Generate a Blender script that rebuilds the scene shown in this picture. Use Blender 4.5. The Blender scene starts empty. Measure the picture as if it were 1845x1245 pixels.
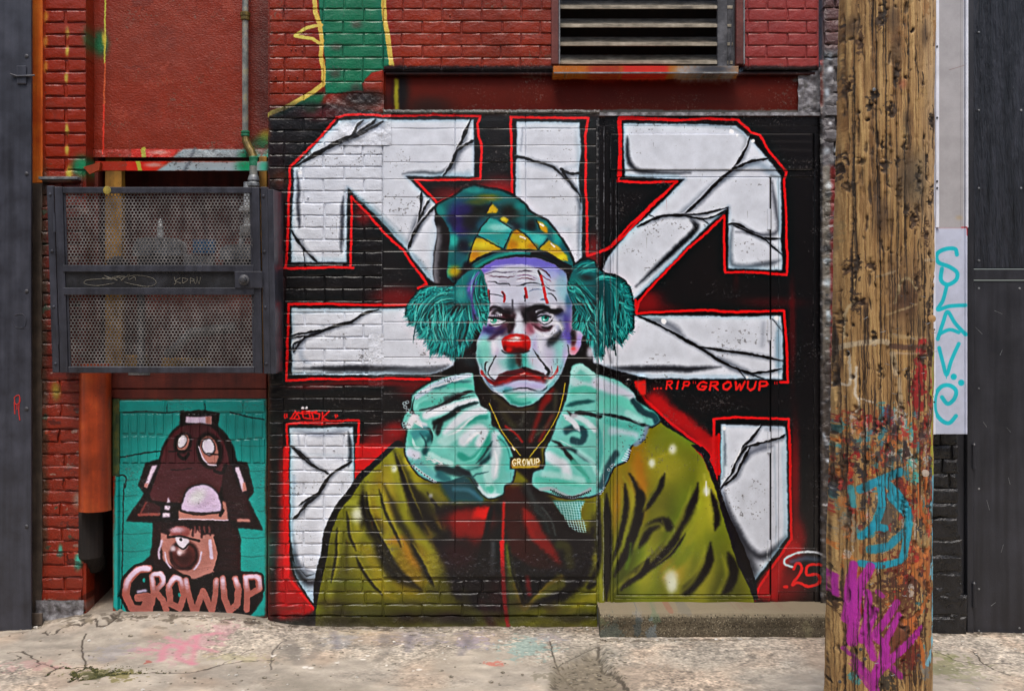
import bpy, bmesh, math, random, time
import numpy as np
from mathutils import Vector, Matrix
T0 = time.time()
scene = bpy.context.scene
# ---------------- camera ----------------
cam_d = bpy.data.cameras.new('camera'); cam = bpy.data.objects.new('camera', cam_d)
scene.collection.objects.link(cam); scene.camera = cam
cam.location = (0, -6, 1.6); cam.rotation_euler = (math.radians(90), 0, 0)
cam_d.sensor_fit = 'HORIZONTAL'; cam_d.sensor_width = 36
cam_d.lens = 36*1920/1845; cam_d.clip_end = 500; cam_d.clip_start = 0.05
# ---------------- daylight: bright overcast, light from high in front of the wall ----------------
SUN_EL, SUN_AZ = math.radians(62), math.radians(-12)
world = bpy.data.worlds.new('World'); scene.world = world; world.use_nodes = True
nt = world.node_tree; nt.nodes.clear()
sky = nt.nodes.new('ShaderNodeTexSky'); sky.sky_type = 'NISHITA'; sky.sun_disc = False
sky.sun_elevation = SUN_EL; sky.sun_rotation = math.radians(180)+SUN_AZ
sky.air_density = 1.0; sky.dust_density = 4.0; sky.ozone_density = 0.6
bg = nt.nodes.new('ShaderNodeBackground'); bg.inputs['Strength'].default_value = 0.11
wo = nt.nodes.new('ShaderNodeOutputWorld')
nt.links.new(sky.outputs[0], bg.inputs[0]); nt.links.new(bg.outputs[0], wo.inputs[0])
sun_d = bpy.data.lights.new('sun', 'SUN'); sun = bpy.data.objects.new('sun', sun_d)
scene.collection.objects.link(sun)
sun_d.energy = 1.5; sun_d.angle = math.radians(20); sun_d.color = (1.0, 0.955, 0.9)
d_ = Vector((math.sin(SUN_AZ)*math.cos(SUN_EL), -math.cos(SUN_AZ)*math.cos(SUN_EL), math.sin(SUN_EL)))
sun.rotation_euler = (-d_).to_track_quat('-Z', 'Y').to_euler()
scene.view_settings.view_transform = 'Standard'; scene.view_settings.look = 'None'
scene.view_settings.gamma = 1; scene.view_settings.use_curve_mapping = False
scene.view_settings.exposure = 0.70
import numpy as np

# ------------------------------------------------------------------
#  PAINT: a small spray-can / brush rasteriser working on numpy arrays
# ------------------------------------------------------------------
def hexc(h):
    h = h.lstrip('#')
    return np.array([int(h[i:i+2], 16)/255.0 for i in (0, 2, 4)], np.float32)

VIEWS = {'A': (480, 180, 3.662), 'B': (780, 180, 3.662), 'C': (1080, 180, 3.662),
         'D': (480, 500, 3.662), 'E': (1080, 500, 3.662), 'F': (480, 800, 3.457),
         'G': (1060, 800, 3.366), 'H': (770, 320, 6.589), 'I': (720, 460, 6.914),
         'J': (930, 460, 6.918), 'K': (830, 560, 6.917), 'L': (700, 640, 4.446),
         'M': (940, 640, 3.662), 'N': (760, 860, 4.447), 'O': (190, 700, 2.897),
         'P': (460, 0, 3.295), 'Q': (960, 0, 3.295), 'R': (0, 0, 3.558),
         'X': (0, 0, 1.0), 'W': (1440, 400, 2.9654), 'Y': (1440, 800, 2.7975)}

def P(v, s):
    """points written in the sketch frame v, as wall units (1/320 m, origin top left)"""
    ox, oy, k = VIEWS[v]
    a = np.array([[float(t) for t in p.split(',')] for p in s.split()], np.float64)
    a[:, 0] = ox + a[:, 0]/k
    a[:, 1] = oy + a[:, 1]/k
    return a

def spline(a, closed=False, n=6):
    if len(a) < 3: return a
    m = len(a); out = []
    for i in range(m if closed else m-1):
        if closed: p0, p1, p2, p3 = a[(i-1) % m], a[i], a[(i+1) % m], a[(i+2) % m]
        else: p0, p1, p2, p3 = a[max(i-1, 0)], a[i], a[i+1], a[min(i+2, m-1)]
        for t in np.arange(n)/n:
            out.append(0.5*((2*p1)+(-p0+p2)*t+(2*p0-5*p1+4*p2-p3)*t*t+(-p0+3*p1-3*p2+p3)*t**3))
    if not closed: out.append(a[-1])
    return np.array(out)

def box1(m, r, ax):
    if r < 1: return m
    pad = [(0, 0), (0, 0)]; pad[ax] = (r+1, r)
    c = np.cumsum(np.pad(m, pad, mode='edge'), axis=ax, dtype=np.float64)
    n = m.shape[ax]; w = 2*r+1
    if ax == 0: return ((c[w:w+n]-c[:n])/w).astype(np.float32)
    return ((c[:, w:w+n]-c[:, :n])/w).astype(np.float32)

def blur(m, s):
    if s < 0.35: return m
    r = max(1, int(round(s*0.98)))
    for _ in range(3): m = box1(box1(m, r, 0), r, 1)
    return m

def up(g, h, w):
    """smooth resize of a small random grid"""
    gh, gw = g.shape
    y = np.linspace(0, gh-1.001, h); x = np.linspace(0, gw-1.001, w)
    yi = y.astype(int); xi = x.astype(int)
    fy = (y-yi); fx = (x-xi); fy = (fy*fy*(3-2*fy))[:, None]; fx = (fx*fx*(3-2*fx))[None]
    a = g[yi][:, xi]; b = g[yi][:, xi+1]; c = g[yi+1][:, xi]; d = g[yi+1][:, xi+1]
    return ((a*(1-fx)+b*fx)*(1-fy)+(c*(1-fx)+d*fx)*fy).astype(np.float32)

def fbm(h, w, cy, cx, oct=4, seed=0, gain=0.55):
    """fractal noise 0..1, cells of cy x cx pixels at the coarsest octave"""
    r = np.random.RandomState(seed); out = np.zeros((h, w), np.float32); a = 1.0; t = 0
    for _ in range(oct):
        gy, gx = max(2, int(h/cy)+2), max(2, int(w/cx)+2)
        out += a*up(r.rand(gy, gx).astype(np.float32), h, w); t += a
        a *= gain; cy = max(cy/2, 1); cx = max(cx/2, 1)
    return out/t

class Canvas:
    def __init__(s, x0, y0, x1, y1, k, base):
        s.x0, s.y0, s.k = x0, y0, k
        s.w, s.h = int((x1-x0)*k), int((y1-y0)*k)
        s.c = np.empty((s.h, s.w, 3), np.float32); s.c[:] = hexc(base)
        s.clip = None
        s.g = fbm(s.h, s.w, 9, 9, 3, 77)          # spray grain, breaks up soft edges
    def tr(s, a): return (a-np.array([s.x0, s.y0]))*s.k
    def put(s, y0, y1, x0, x1, m, col, a):
        if s.clip is not None: m = m*s.clip[y0:y1, x0:x1]
        m = (m*a)[..., None]
        if isinstance(col, str): col = hexc(col)
        s.c[y0:y1, x0:x1] = s.c[y0:y1, x0:x1]*(1-m)+col*m
    def cover(s, a, soft=0):
        a = s.tr(a); pad = int(soft*s.k*3+3)
        x0 = max(0, int(a[:, 0].min())-pad); x1 = min(s.w, int(a[:, 0].max())+pad+1)
        y0 = max(0, int(a[:, 1].min())-pad); y1 = min(s.h, int(a[:, 1].max())+pad+1)
        if x1 <= x0 or y1 <= y0: return None
        q = 3; W, H = (x1-x0)*q, (y1-y0)*q
        acc = np.zeros((H, W+1), np.int32)
        b = (a-[x0, y0])*q
        for i in range(len(b)):
            (ax, ay), (bx, by) = b[i], b[(i+1) % len(b)]
            if ay == by: continue
            if ay > by: ax, ay, bx, by = bx, by, ax, ay
            r0, r1 = max(0, int(math.ceil(ay-0.5))), min(H, int(math.ceil(by-0.5)))
            if r1 <= r0: continue
            rr = np.arange(r0, r1); xx = ax+(rr+0.5-ay)*(bx-ax)/(by-ay)
            xi = np.clip(np.ceil(xx-0.5), 0, W).astype(int)
            np.add.at(acc, (rr, xi), 1)
        m = (np.cumsum(acc, 1)[:, :W] & 1).astype(np.float32)
        m = m.reshape(y1-y0, q, x1-x0, q).mean((1, 3))
        if soft > 0: m = blur(m, soft*s.k)
        return y0, y1, x0, x1, m
    def poly(s, a, col, a_=1.0, soft=0, smooth=False):
        if smooth: a = spline(a, True)
        r = s.cover(a, soft)
        if r is None: return
        y0, y1, x0, x1, m = r
        if soft > 1.5:                             # grainy spray edge
            g = s.g[y0:y1, x0:x1]; m = np.clip(m+(g-0.5)*0.5*(4*m*(1-m)), 0, 1)
        s.put(y0, y1, x0, x1, m, col, a_)
    def line(s, a, col, w=2.0, a_=1.0, soft=0.6, smooth=True, taper=0):
        """w: width or (start, end); taper 1: both ends thin, 2: end thin"""
        if smooth: a = spline(a, False)
        if len(a) == 1: a = np.vstack([a, a+0.01])
        a = s.tr(a); n = len(a)
        t = np.linspace(0, 1, n)
        ws = (w[0]+(w[1]-w[0])*t) if isinstance(w, tuple) else np.full(n, float(w))
        if taper == 1: ws = ws*np.clip(np.minimum(t, 1-t)*4, 0.12, 1)
        if taper == 3: ws = ws*np.clip(np.minimum(t, 1-t)*5+.4, 0.4, 1)*(1+.3*np.sin(t*23+a[0, 0]))
        if taper == 2: ws = ws*np.clip((1-t)*1.6, 0.1, 1)
        ws = ws*s.k/2; sf = max(soft*s.k, 0.7)
        pad = int(ws.max()+sf*2+2)
        x0 = max(0, int(a[:, 0].min())-pad); x1 = min(s.w, int(a[:, 0].max())+pad+1)
        y0 = max(0, int(a[:, 1].min())-pad); y1 = min(s.h, int(a[:, 1].max())+pad+1)
        if x1 <= x0 or y1 <= y0: return
        M = np.zeros((y1-y0, x1-x0), np.float32)
        for i in range(n-1):
            p, q = a[i], a[i+1]; r0, r1 = ws[i], ws[i+1]; pd = int(max(r0, r1)+sf*1.6+2)
            u0 = max(x0, int(min(p[0], q[0]))-pd); u1 = min(x1, int(max(p[0], q[0]))+pd+1)
            v0 = max(y0, int(min(p[1], q[1]))-pd); v1 = min(y1, int(max(p[1], q[1]))+pd+1)
            if u1 <= u0 or v1 <= v0: continue
            X = np.arange(u0, u1)[None]+0.5; Y = np.arange(v0, v1)[:, None]+0.5
            d = q-p; L = max((d**2).sum(), 1e-6)
            T = np.clip(((X-p[0])*d[0]+(Y-p[1])*d[1])/L, 0, 1)
            D = np.sqrt((X-p[0]-T*d[0])**2+(Y-p[1]-T*d[1])**2)-(r0+(r1-r0)*T)
            m = np.clip(0.5-D/(2*sf), 0, 1); m = m*m*(3-2*m)
            sub = M[v0-y0:v1-y0, u0-x0:u1-x0]; np.maximum(sub, m, out=sub)
        s.put(y0, y1, x0, x1, M, col, a_)
    def blob(s, cx, cy, rx, ry, col, a_=1.0, ang=0, hard=0):
        """soft elliptical puff of paint"""
        cx, cy = (cx-s.x0)*s.k, (cy-s.y0)*s.k; rx *= s.k; ry *= s.k; R = max(rx, ry)*1.9
        x0, x1 = max(0, int(cx-R)), min(s.w, int(cx+R)+1); y0, y1 = max(0, int(cy-R)), min(s.h, int(cy+R)+1)
        if x1 <= x0 or y1 <= y0: return
        X = np.arange(x0, x1)[None]-cx; Y = np.arange(y0, y1)[:, None]-cy
        c, n = math.cos(math.radians(ang)), math.sin(math.radians(ang))
        d = ((X*c+Y*n)/rx)**2+((-X*n+Y*c)/ry)**2
        m = np.exp(-0.75*d**1.5).astype(np.float32) if not hard else np.clip((1-np.sqrt(d))*hard, 0, 1).astype(np.float32)
        s.put(y0, y1, x0, x1, m, col, a_)
    def splat(s, cx, cy, rx, ry, col, a_=1.0, rough=1.0):
        """ragged patch of paint, broken up by the surface"""
        cx, cy = (cx-s.x0)*s.k, (cy-s.y0)*s.k; rx *= s.k; ry *= s.k; R = max(rx, ry)*1.7
        x0, x1 = max(0, int(cx-R)), min(s.w, int(cx+R)+1); y0, y1 = max(0, int(cy-R)), min(s.h, int(cy+R)+1)
        if x1 <= x0 or y1 <= y0: return
        X = np.arange(x0, x1)[None]-cx; Y = np.arange(y0, y1)[:, None]-cy
        d = np.sqrt((X/rx)**2+(Y/ry)**2)
        m = np.clip((1.0-d+(s.g[y0:y1, x0:x1]-.5)*2.2*rough)*3.5, 0, 1).astype(np.float32)
        s.put(y0, y1, x0, x1, m, col, a_)
    def setclip(s, a=None, soft=0.4, smooth=False):
        s.clip = None
        if a is None: return
        if smooth: a = spline(a, True)
        r = s.cover(a, soft); full = np.zeros((s.h, s.w), np.float32)
        y0, y1, x0, x1, m = r; full[y0:y1, x0:x1] = m; s.clip = full

def vb(v, x, y):
    ox, oy, k = VIEWS[v]; return ox+x/k, oy+y/k

def rect(x0, y0, x1, y1): return np.array([[x0, y0], [x1, y0], [x1, y1], [x0, y1]], float)

FONT = {  # simple stroke letters on a 0..1 box
 'R': ['0,1 0,0 .7,0 .8,.25 .6,.48 .1,.5', '.35,.5 .9,1'], 'I': ['.4,0 .4,1'],
 'P': ['0,1 0,0 .7,0 .85,.25 .7,.5 .05,.52'], 'G': ['.9,.15 .55,0 .15,.2 0,.6 .2,.95 .7,1 .9,.6 .5,.6'],
 'O': ['.45,0 .05,.4 .15,.9 .6,1 .95,.5 .8,.1 .45,0'], 'W': ['0,0 .22,1 .5,.3 .72,1 1,0'],
 'U': ['0,0 .08,.75 .4,1 .8,.8 .9,0']}
def text(c, s, x, y, h, adv, col, w, slant=0.2, **k):
    for ch in s:
        for st in FONT.get(ch, []):
            a = np.array([[float(t) for t in p.split(',')] for p in st.split()])
            b = np.stack([x+a[:, 0]*adv*0.74+(1-a[:, 1])*h*slant, y+a[:, 1]*h], 1)
            c.line(b, col, w, smooth=False, **k)
        x += adv
WHITE = '#c8ced9'; INK = '#131215'; RED = '#c0181c'
def crack(c, v, s, w=2.6, sh=True, a_=1.0):
    a = P(v, s)
    if sh: c.line(a+[1.8, 1], '#464c58', w*3.0, 0.6*a_, soft=4.5, taper=1); c.line(a-[2.2, 2.2], '#dde1ea', w*1.2, .5*a_, soft=1.2, taper=1)
    c.line(a, '#15161c', (w*1.5, w*1.25), a_, soft=0.8, taper=3)
    if sh and len(a) > 2:
        q = a[1:-1]+[0.5, 0]; c.line(q, '#1a1b22', w*1.7, .7*a_, soft=1.2, taper=1)

def paint_letters(c):
    '''the broken white letters with their red outline'''
    # ---------- glow patches of red spray on the black
    for (x, y, rx, ry, a) in [(905, 345, 60, 34, .9), (880, 355, 90, 22, .7), (655, 385, 22, 26, .8), (800, 350, 40, 20, .5),
                              (506, 440, 12, 150, .3), (660, 690, 120, 8, .7), (715, 540, 60, 30, .75),
                              (760, 700, 60, 25, .6), (1068, 455, 16, 40, .8), (1160, 540, 40, 26, .9), (1180, 560, 60, 20, .5),
                              (1180, 730, 30, 40, 1), (1215, 765, 40, 26, .9), (1250, 800, 42, 32, .9), (1280, 850, 20, 40, 1),
                              (1427, 600, 9, 110, .4), (1432, 860, 13, 120, .8), (1436, 970, 22, 50, .9), (1410, 1050, 60, 50, .9),
                              (690, 800, 44, 36, .8), (665, 840, 30, 60, 1), (715, 775, 30, 20, .9), (508, 890, 12, 120, .8),
                              (512, 1010, 24, 80, 1), (540, 1070, 40, 40, .9), (520, 1100, 50, 20, .6), (1390, 545, 70, 14, .3),
                              (560, 696, 60, 7, .5), (1325, 470, 8, 60, .25), (560, 746, 50, 9, .3)]:
        c.blob(x, y, rx*.72, ry*.72, '#a01014', a*.75)
    c.poly(P('F', '556,0 860,0 760,110 640,200 562,262'), '#b81418', 1, 2)
    c.poly(P('F', '105,160 140,100 142,800 300,1030 230,1080 90,1090 40,1040 60,860 85,500'), '#a81418', .9, 3)
    c.poly(P('G', '610,-10 800,-60 800,240 760,220 700,90'), '#b81418', 1, 1.5)
    c.poly(P('E', '300,775 380,880 640,1080 745,1180 735,1040 560,900 380,770'), '#a81216', .95, 4)
    c.poly(P('G', '1215,570 1300,640 1180,760 1150,950 1010,930 1030,850 1120,740'), '#a81418', .9, 4)
    # ---------- letter bodies
    L1 = P('A', '480,140 700,128 845,132 1368,132 1370,507 920,507 1020,605 1120,690 1105,800 1130,870 1105,1000 1098,1140 1112,1205 1060,1170 935,1000 750,790 535,583 528,1070 163,1072 163,860 176,640 178,450 250,390 350,265')
    L2 = P('B', '552,145 970,150 975,340 960,440 965,600 985,700 985,1040 935,1085 870,960 800,850 740,790 680,760 600,690 545,640 548,400 570,380 552,360')
    L3 = P('C', '160,155 500,158 900,168 985,250 1110,395 1200,505 1200,900 1205,1125 850,1110 848,708 820,740 700,840 600,940 480,1070 300,1245 215,1330 120,1330 0,1160 60,1030 200,870 330,760 560,525 170,505 158,300')
    M1 = P('D', '165,203 940,205 1000,300 1090,480 1245,530 1235,580 1150,620 1060,640 170,640')
    M2 = P('E', '100,252 1195,255 1212,400 1210,668 330,665 80,600 -40,560 -40,420')
    B1 = np.vstack([P('D', '155,990 570,990'), P('F', '545,100 548,270 500,340 420,430 370,560 350,680 310,800 250,815 180,740 150,600 146,300')])
    B1b = P('F', '155,720 250,825 310,800 305,1010 200,880')
    B2 = np.vstack([P('E', '800,966 1225,985'), P('G', '1205,0 1210,560 1000,835 900,640 870,560 800,280')])
    outl = [(L1, 1), (L2, 1), (L3, 1), (M1, 1), (M2, 1), (B1, 1), (B2, 1)]
    for s, _ in outl:                      # wide black keyline
        c.line(np.vstack([s, s[:1]]), INK, 11, 1, .8, False)
    red = [('A', '130,1112 135,1000 140,860 148,640 155,440 200,400 340,265 460,120 520,104 620,98 770,108 1100,98 1340,106 1415,110 1395,160 1400,240 1418,300 1412,525 1240,530 980,530 1130,680 1235,632'),
           ('A', '560,650 566,760 560,900 556,1100'), ('A', '560,640 680,765 780,880 900,990 1060,1215 1000,1245'), ('A', '122,1112 230,1112 400,1106 575,1105'),
           ('B', '522,610 520,500 512,115 760,120 1025,122 1005,250 1005,600 1015,700 1018,1030 1085,1010 1160,980 1270,890 1400,750 1538,610'),
           ('C', '820,765 700,880 600,965 380,1190 330,1245 260,1330 245,1400'),
           ('C', '820,765 818,900 826,1138 1000,1138 1235,1155 1240,1000 1222,520 1235,480 1100,320 1060,235 1000,215 915,130 700,125 500,132 150,115 125,140 132,300 125,540 300,545 510,540 330,710 200,830 80,960 0,1010'),
           ('D', '930,182 640,180 400,172 145,178 140,440 128,680 350,668 700,668 1075,668'),
           ('E', '240,150 242,235 650,216 900,225 1215,220 1235,400 1245,690 1195,688'),
           ('D', '135,1245 135,965 300,950 610,945 600,1245'), ('F', '130,0 135,830 300,1030'), ('F', '560,0 560,230'),
           ('E', '752,1245 755,930 900,918 1250,935 1262,1245'), ('G', '1226,0 1225,300 1232,580 1130,720 1030,870 1010,940'),
           ('G', '790,-60 790,180'), ('E', '240,690 300,800 470,960 700,1130 720,1245')]
    for v, s in red: c.line(P(v, s), RED, 4.6, 1, .7, False)
    for v, s in red[:7]: c.line(P(v, s)+[.8, .6], '#d5262a', 1.6, .35, .7, False)
    c.line(P('C', '135,120 135,500'), RED, 7, 1, .7, False); c.line(P('C', '130,122 520,130'), RED, 6, 1, .7, False)
    c.line(P('F', '118,30 120,820'), RED, 9, .9, 1.2)
    for s, _ in outl: c.poly(s, WHITE, 1, .4)
    # soft blue-grey modelling inside the letters
    def shade(clip, strokes):
        c.setclip(clip)
        for (v, s, col, w, a, so) in strokes: c.line(P(v, s), col, w*1.55, min(1, a*1.1), so*1.25, taper=1)
        c.line(np.vstack([clip, clip[:1]]), '#869cb0', 7, .5, 4.5, False)
        c.line(np.vstack([clip, clip[:1]]), '#2c3a52', .8, .55, .8, False)
        c.setclip()
    shade(L1, [('A', '200,470 212,700 215,850', '#3c3f4a', 4, .8, 3), ('A', '508,640 500,800 495,1010', '#3c3f4a', 4.5, .8, 3),
               ('A', '540,600 700,760 850,900 930,960', '#7e95a3', 12, .7, 7), ('A', '700,690 900,880', '#6e7d86', 4, .4, 4),
               ('A', '900,490 1040,480 1150,485 1200,440', '#3e4148', 3.5, .75, 3.5), ('A', '1345,480 1290,500 1120,500', '#7e95a8', 8, .5, 5),
               ('A', '960,1010 1040,1110 1105,1200', '#8195a5', 6, .7, 4), ('A', '560,150 700,170 770,150', '#6c7688', 12, .6, 8),
               ('A', '170,1040 520,1050', '#8aa5b4', 9, .5, 5), ('A', '900,130 1300,135', '#9fb3c4', 6, .5, 4),
               ('A', '990,760 960,900 930,960', '#5d6470', 7, .6, 5), ('A', '1320,260 1250,400 1210,480', '#5d6470', 6, .5, 5),
               ('A', '1100,800 1090,1000 1095,1180', '#b0c0cc', 10, .4, 6)])
    shade(L2, [('B', '590,190 580,340', '#6e7686', 3.5, .7, 3.5), ('B', '600,180 900,185', '#8d9aaa', 3, .5, 3), ('B', '940,200 950,420 860,445', '#98a5b2', 4, .5, 4),
               ('B', '940,640 970,720 960,1040', '#5c6270', 5, .6, 4), ('B', '560,420 570,640', '#98adc0', 8, .5, 5), ('B', '700,840 900,860', '#a3bbcb', 14, .5, 10),
               ('B', '560,400 700,430 860,470', '#9aa6b6', 8, .5, 5)])
    shade(L3, [('C', '185,260 190,400 240,460 330,480 600,482', '#3a3c44', 5, .85, 4), ('C', '500,165 860,182 960,260 940,330', '#6b7078', 4, .55, 5),
               ('C', '200,500 520,500', '#93a9ba', 9, .7, 4), ('C', '950,440 1060,430 1180,520', '#6f8598', 9, .5, 6),
               ('C', '1140,540 1160,700 1160,880 900,870', '#3d3f48', 4.5, .7, 4), ('C', '880,800 870,1080 1100,1085 1190,1060', '#50555f', 6, .8, 4.5),
               ('C', '1180,540 1190,880', '#8fb0c2', 6, .6, 3), ('C', '960,440 760,560 600,700 520,760', '#56606e', 7, .55, 5),
               ('C', '600,780 640,840 560,930 400,1080 240,1230', '#2a2d35', 6, .9, 4), ('C', '700,850 520,1030 260,1290', '#8093a5', 7, .7, 4),
               ('C', '90,1020 60,1120 140,1200', '#8b93a4', 6, .5, 4), ('C', '0,1150 60,1150', '#aab6c4', 14, .5, 6)])
    shade(M1, [('D', '180,600 600,600 800,605 1080,610 1200,580', '#3b3d44', 8, .9, 4), ('D', '240,430 230,520 290,570', '#99a6b8', 5, .6, 4),
               ('D', '180,620 1050,625', '#8c9aa8', 6, .6, 3), ('D', '200,230 500,220', '#a7bccb', 8, .5, 5), ('D', '940,300 1060,470', '#a5b8c8', 9, .4, 5)])
    shade(M2, [('E', '60,590 300,600 560,605 800,590', '#3a3d45', 6, .9, 4), ('E', '300,270 440,300 560,380', '#4a4f5a', 7, .6, 5),
               ('E', '1080,300 1070,450', '#6a7180', 10, .5, 7), ('E', '1180,300 1180,520 1190,640', '#7390a4', 7, .7, 4),
               ('E', '780,520 900,600 1000,640', '#565d69', 8, .6, 5), ('E', '100,640 900,650', '#8aa4b6', 7, .6, 4), ('E', '40,420 80,560', '#3b3d45', 6, .6, 4)])
    shade(B1, [('D', '180,1010 400,1030 540,1005', '#6d7688', 6, .6, 5), ('D', '210,1040 215,1100', '#6c7688', 4, .6, 3), ('D', '540,1020 555,1150 540,1245', '#23262f', 5, .8, 3),
               ('F', '170,200 160,560', '#7d8fa6', 8, .7, 5), ('F', '165,560 200,740 300,800', '#5b6270', 5, .6, 4), ('F', '230,60 500,70', '#a9bccb', 7, .5, 5)])
    shade(B2, [('E', '820,990 830,1230', '#4a4f5b', 5, .8, 4), ('G', '830,0 815,200', '#4a4f5b', 5, .6, 4), ('G', '820,290 880,480 960,620 1040,680 1130,640 1200,560', '#33363e', 9, .85, 6),
               ('G', '880,640 980,740 1000,830', '#23252b', 16, .7, 9), ('G', '1130,20 1140,600', '#7a94a8', 3, .4, 3), ('G', '1180,20 1190,550', '#92abbd', 9, .6, 4),
               ('E', '1100,1000 1200,1000', '#565d6b', 9, .5, 6), ('G', '920,120 1000,40 1120,10', '#4d5260', 6, .7, 5)])
    c.poly(B1b, '#99a8b8', 1, .5); c.setclip(B1b); c.line(P('F', '160,740 240,850 300,860'), '#26262c', 12, .9, 7); c.setclip()
    c.line(P('F', '146,600 160,760 210,880 300,1010'), '#17161a', 3.5)
    for cl_, v, q, col, w, a, so in [(B2, 'G', '800,300 850,440 930,600 1000,760', '#2b2d34', 13, .8, 8), (M1, 'D', '300,600 560,600 700,595', '#2f3138', 9, .8, 5), (M1, 'D', '800,612 1000,615 1180,590', '#6b6f78', 9, .7, 5), (M2, 'E', '70,600 200,605 420,600 700,603', '#2f3138', 9, .7, 5), (L1, 'A', '560,610 700,745 860,890', '#5e7078', 7, .7, 5),
                                  (L3, 'C', '600,800 630,850 540,950 380,1100', '#1c1e24', 7, .8, 4), (L3, 'C', '185,240 188,380 230,450', '#2c2e36', 6, .8, 4), (B1, 'F', '160,640 200,770 280,830', '#33363e', 8, .7, 5), (L2, 'B', '950,620 975,720', '#33363e', 7, .7, 5), (L1, 'A', '935,985 970,880 1005,780', '#3a3d46', 5, .7, 4)]:
        c.setclip(cl_); c.line(P(v, q), col, w, a, so, taper=1)
    c.setclip()
    # bright rounded corners
    for v, x, y, r in [('C', 870, 208, 5), ('C', 905, 235, 3), ('C', 1008, 271, 4), ('E', 422, 287, 6), ('E', 1166, 268, 5), ('A', 222, 478, 4.5), ('E', 958, 1098, 2.5), ('E', 820, 990, 4), ('E', 970, 655, 3), ('D', 258, 857, 0.1)]:
        x, y = vb(v, x, y); c.blob(x, y, r, r, '#e3e6ee', 1, hard=3)
    # ---------- cracks
    for v, s, w in [('A', '200,435 330,360 440,300 520,262 640,215 770,145', 5), ('A', '430,290 560,235 600,170 640,140', 3), ('A', '600,215 680,170 720,135', 3),
                    ('A', '165,865 215,945 270,1010 345,1078', 3), ('A', '240,975 252,1070', 2.5), ('A', '1350,130 1300,240 1260,330 1210,440 1165,505', 3.4),
                    ('A', '1368,268 1310,300 1250,345', 3), ('A', '1020,610 1018,720 1000,820 960,910 935,985', 3.4), ('A', '1075,660 1040,720 1020,770', 2.6), ('A', '1120,690 1060,760 1010,820 985,870', 2.6),
                    ('B', '545,380 570,378 690,412 780,440 830,480 900,545 960,620 975,680', 2.6), ('B', '840,455 900,485 965,480', 3.4), ('B', '850,460 890,530 950,610', 3),
                    ('C', '990,250 960,330 900,430 800,520 700,620 600,720 550,760', 3.2), ('C', '1110,390 1000,408 920,440 880,450', 3), ('C', '250,840 330,800 380,780 440,765 560,762 700,745 848,712', 3),
                    ('C', '560,765 680,785 760,770 830,730', 2.6), ('C', '670,785 715,820', 2.2), ('C', '330,765 380,785', 2.4),
                    ('C', '850,820 910,820 1000,870 1080,910 1205,912', 3), ('C', '880,825 1000,880 1090,920 1205,1025', 2.4),
                    ('D', '740,210 640,240 560,290 460,320 350,360 220,415 180,490', 3), ('D', '165,382 280,362 370,345', 2.6), ('D', '165,400 250,390 220,430', 2), ('D', '175,480 180,440 220,420 205,455 180,490', 2),
                    ('D', '155,1115 230,1165 300,1225', 2.6), ('F', '150,10 240,100 400,190', 2.8), ('F', '530,110 400,190 320,310 250,370 200,440 165,470', 3.4), ('F', '330,300 260,340 200,385', 2.4), ('F', '150,75 230,90', 2),
                    ('E', '250,250 420,330 640,450 780,540 900,600 1080,668', 3.2), ('E', '640,450 800,478 960,500 1100,525 1210,548', 3), ('E', '900,595 960,668', 2.6), ('E', '930,610 1000,630 1100,622 1205,600', 2.8), ('E', '1140,275 1195,345', 2.2),
                    ('E', '1070,975 1000,1060 950,1110 920,1180 870,1245', 3), ('E', '960,1115 1060,1090 1180,1060 1230,1035', 3), ('E', '990,1120 950,1220', 3), ('G', '960,10 900,90 870,170 800,270', 3.2), ('G', '970,30 930,110 890,190 820,250', 3.2)]:
        crack(c, v, s, w)
    # thin double lines in the plaster-like gaps
    c.line(P('G', '905,60 850,180'), '#c9d0da', 1.6); c.line(P('E', '930,1130 890,1220'), '#d5dbe4', 2)
    # lettering
    text(c, 'RIP', 1200, 687, 13.5, 15, '#c8201e', 3.4); 
    for x, y in ((1178, 699.5), (1184, 699.5), (1190, 699.5)): c.blob(x, y, 2.4, 2.4, '#b51c1c', 1, hard=3)
    text(c, 'GROWUP', 1256, 687.5, 14, 22, '#c8201e', 3.8)
    for x in (1249, 1253, 1396, 1400): c.line(np.array([[x, 687], [x, 691]]), '#b51c1c', 1.4)
    c.poly(P('E', '230,680 300,672 306,770 270,775 240,730'), '#c5201c', 1, 1.5)
    # red tag, two dots over it
    for s in ('165,925 195,880 225,935 160,930', '180,930 215,890', '245,925 240,885 285,885 290,930 250,930', '310,935 300,890 350,900 345,930 300,930', '370,890 365,965', '415,885 370,925 430,955', '120,900 125,925', '135,900 138,920', '455,905 458,920', '468,905 470,915', '190,890 260,900 330,885'):
        c.line(P('D', s), '#cf1a18', 2.8, .95, 1, False)
    for x in (241, 264):
        px, py = vb('D', x, 860); c.blob(px, py, 3, 3, '#c9b8c8', 1, hard=3)
    c.line(P('D', '240,960 450,965 540,935'), '#c0181c', 3, .8, 2)
    # number, swoosh
    for s in ('1262,755 1280,722 1310,730 1305,775 1255,850 1290,838 1345,862', '1425,728 1350,735 1345,790 1400,790 1420,820 1400,850 1350,862', '1205,862 1222,862'):
        c.line(P('G', s)-[5, 0], '#d21c1c', 5.2, 1, .9)
    c.line(P('G', '1235,742 1190,725 1195,690 1260,662 1340,650 1410,662 1445,685'), '#c5cad4', 4, .95, 1.2)
    c.line(P('G', '1230,712 1320,690 1420,700'), '#5f6a82', 9, .6, 5); c.line(P('G', '1445,770 1425,765'), '#c5cad4', 3.5)

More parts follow.
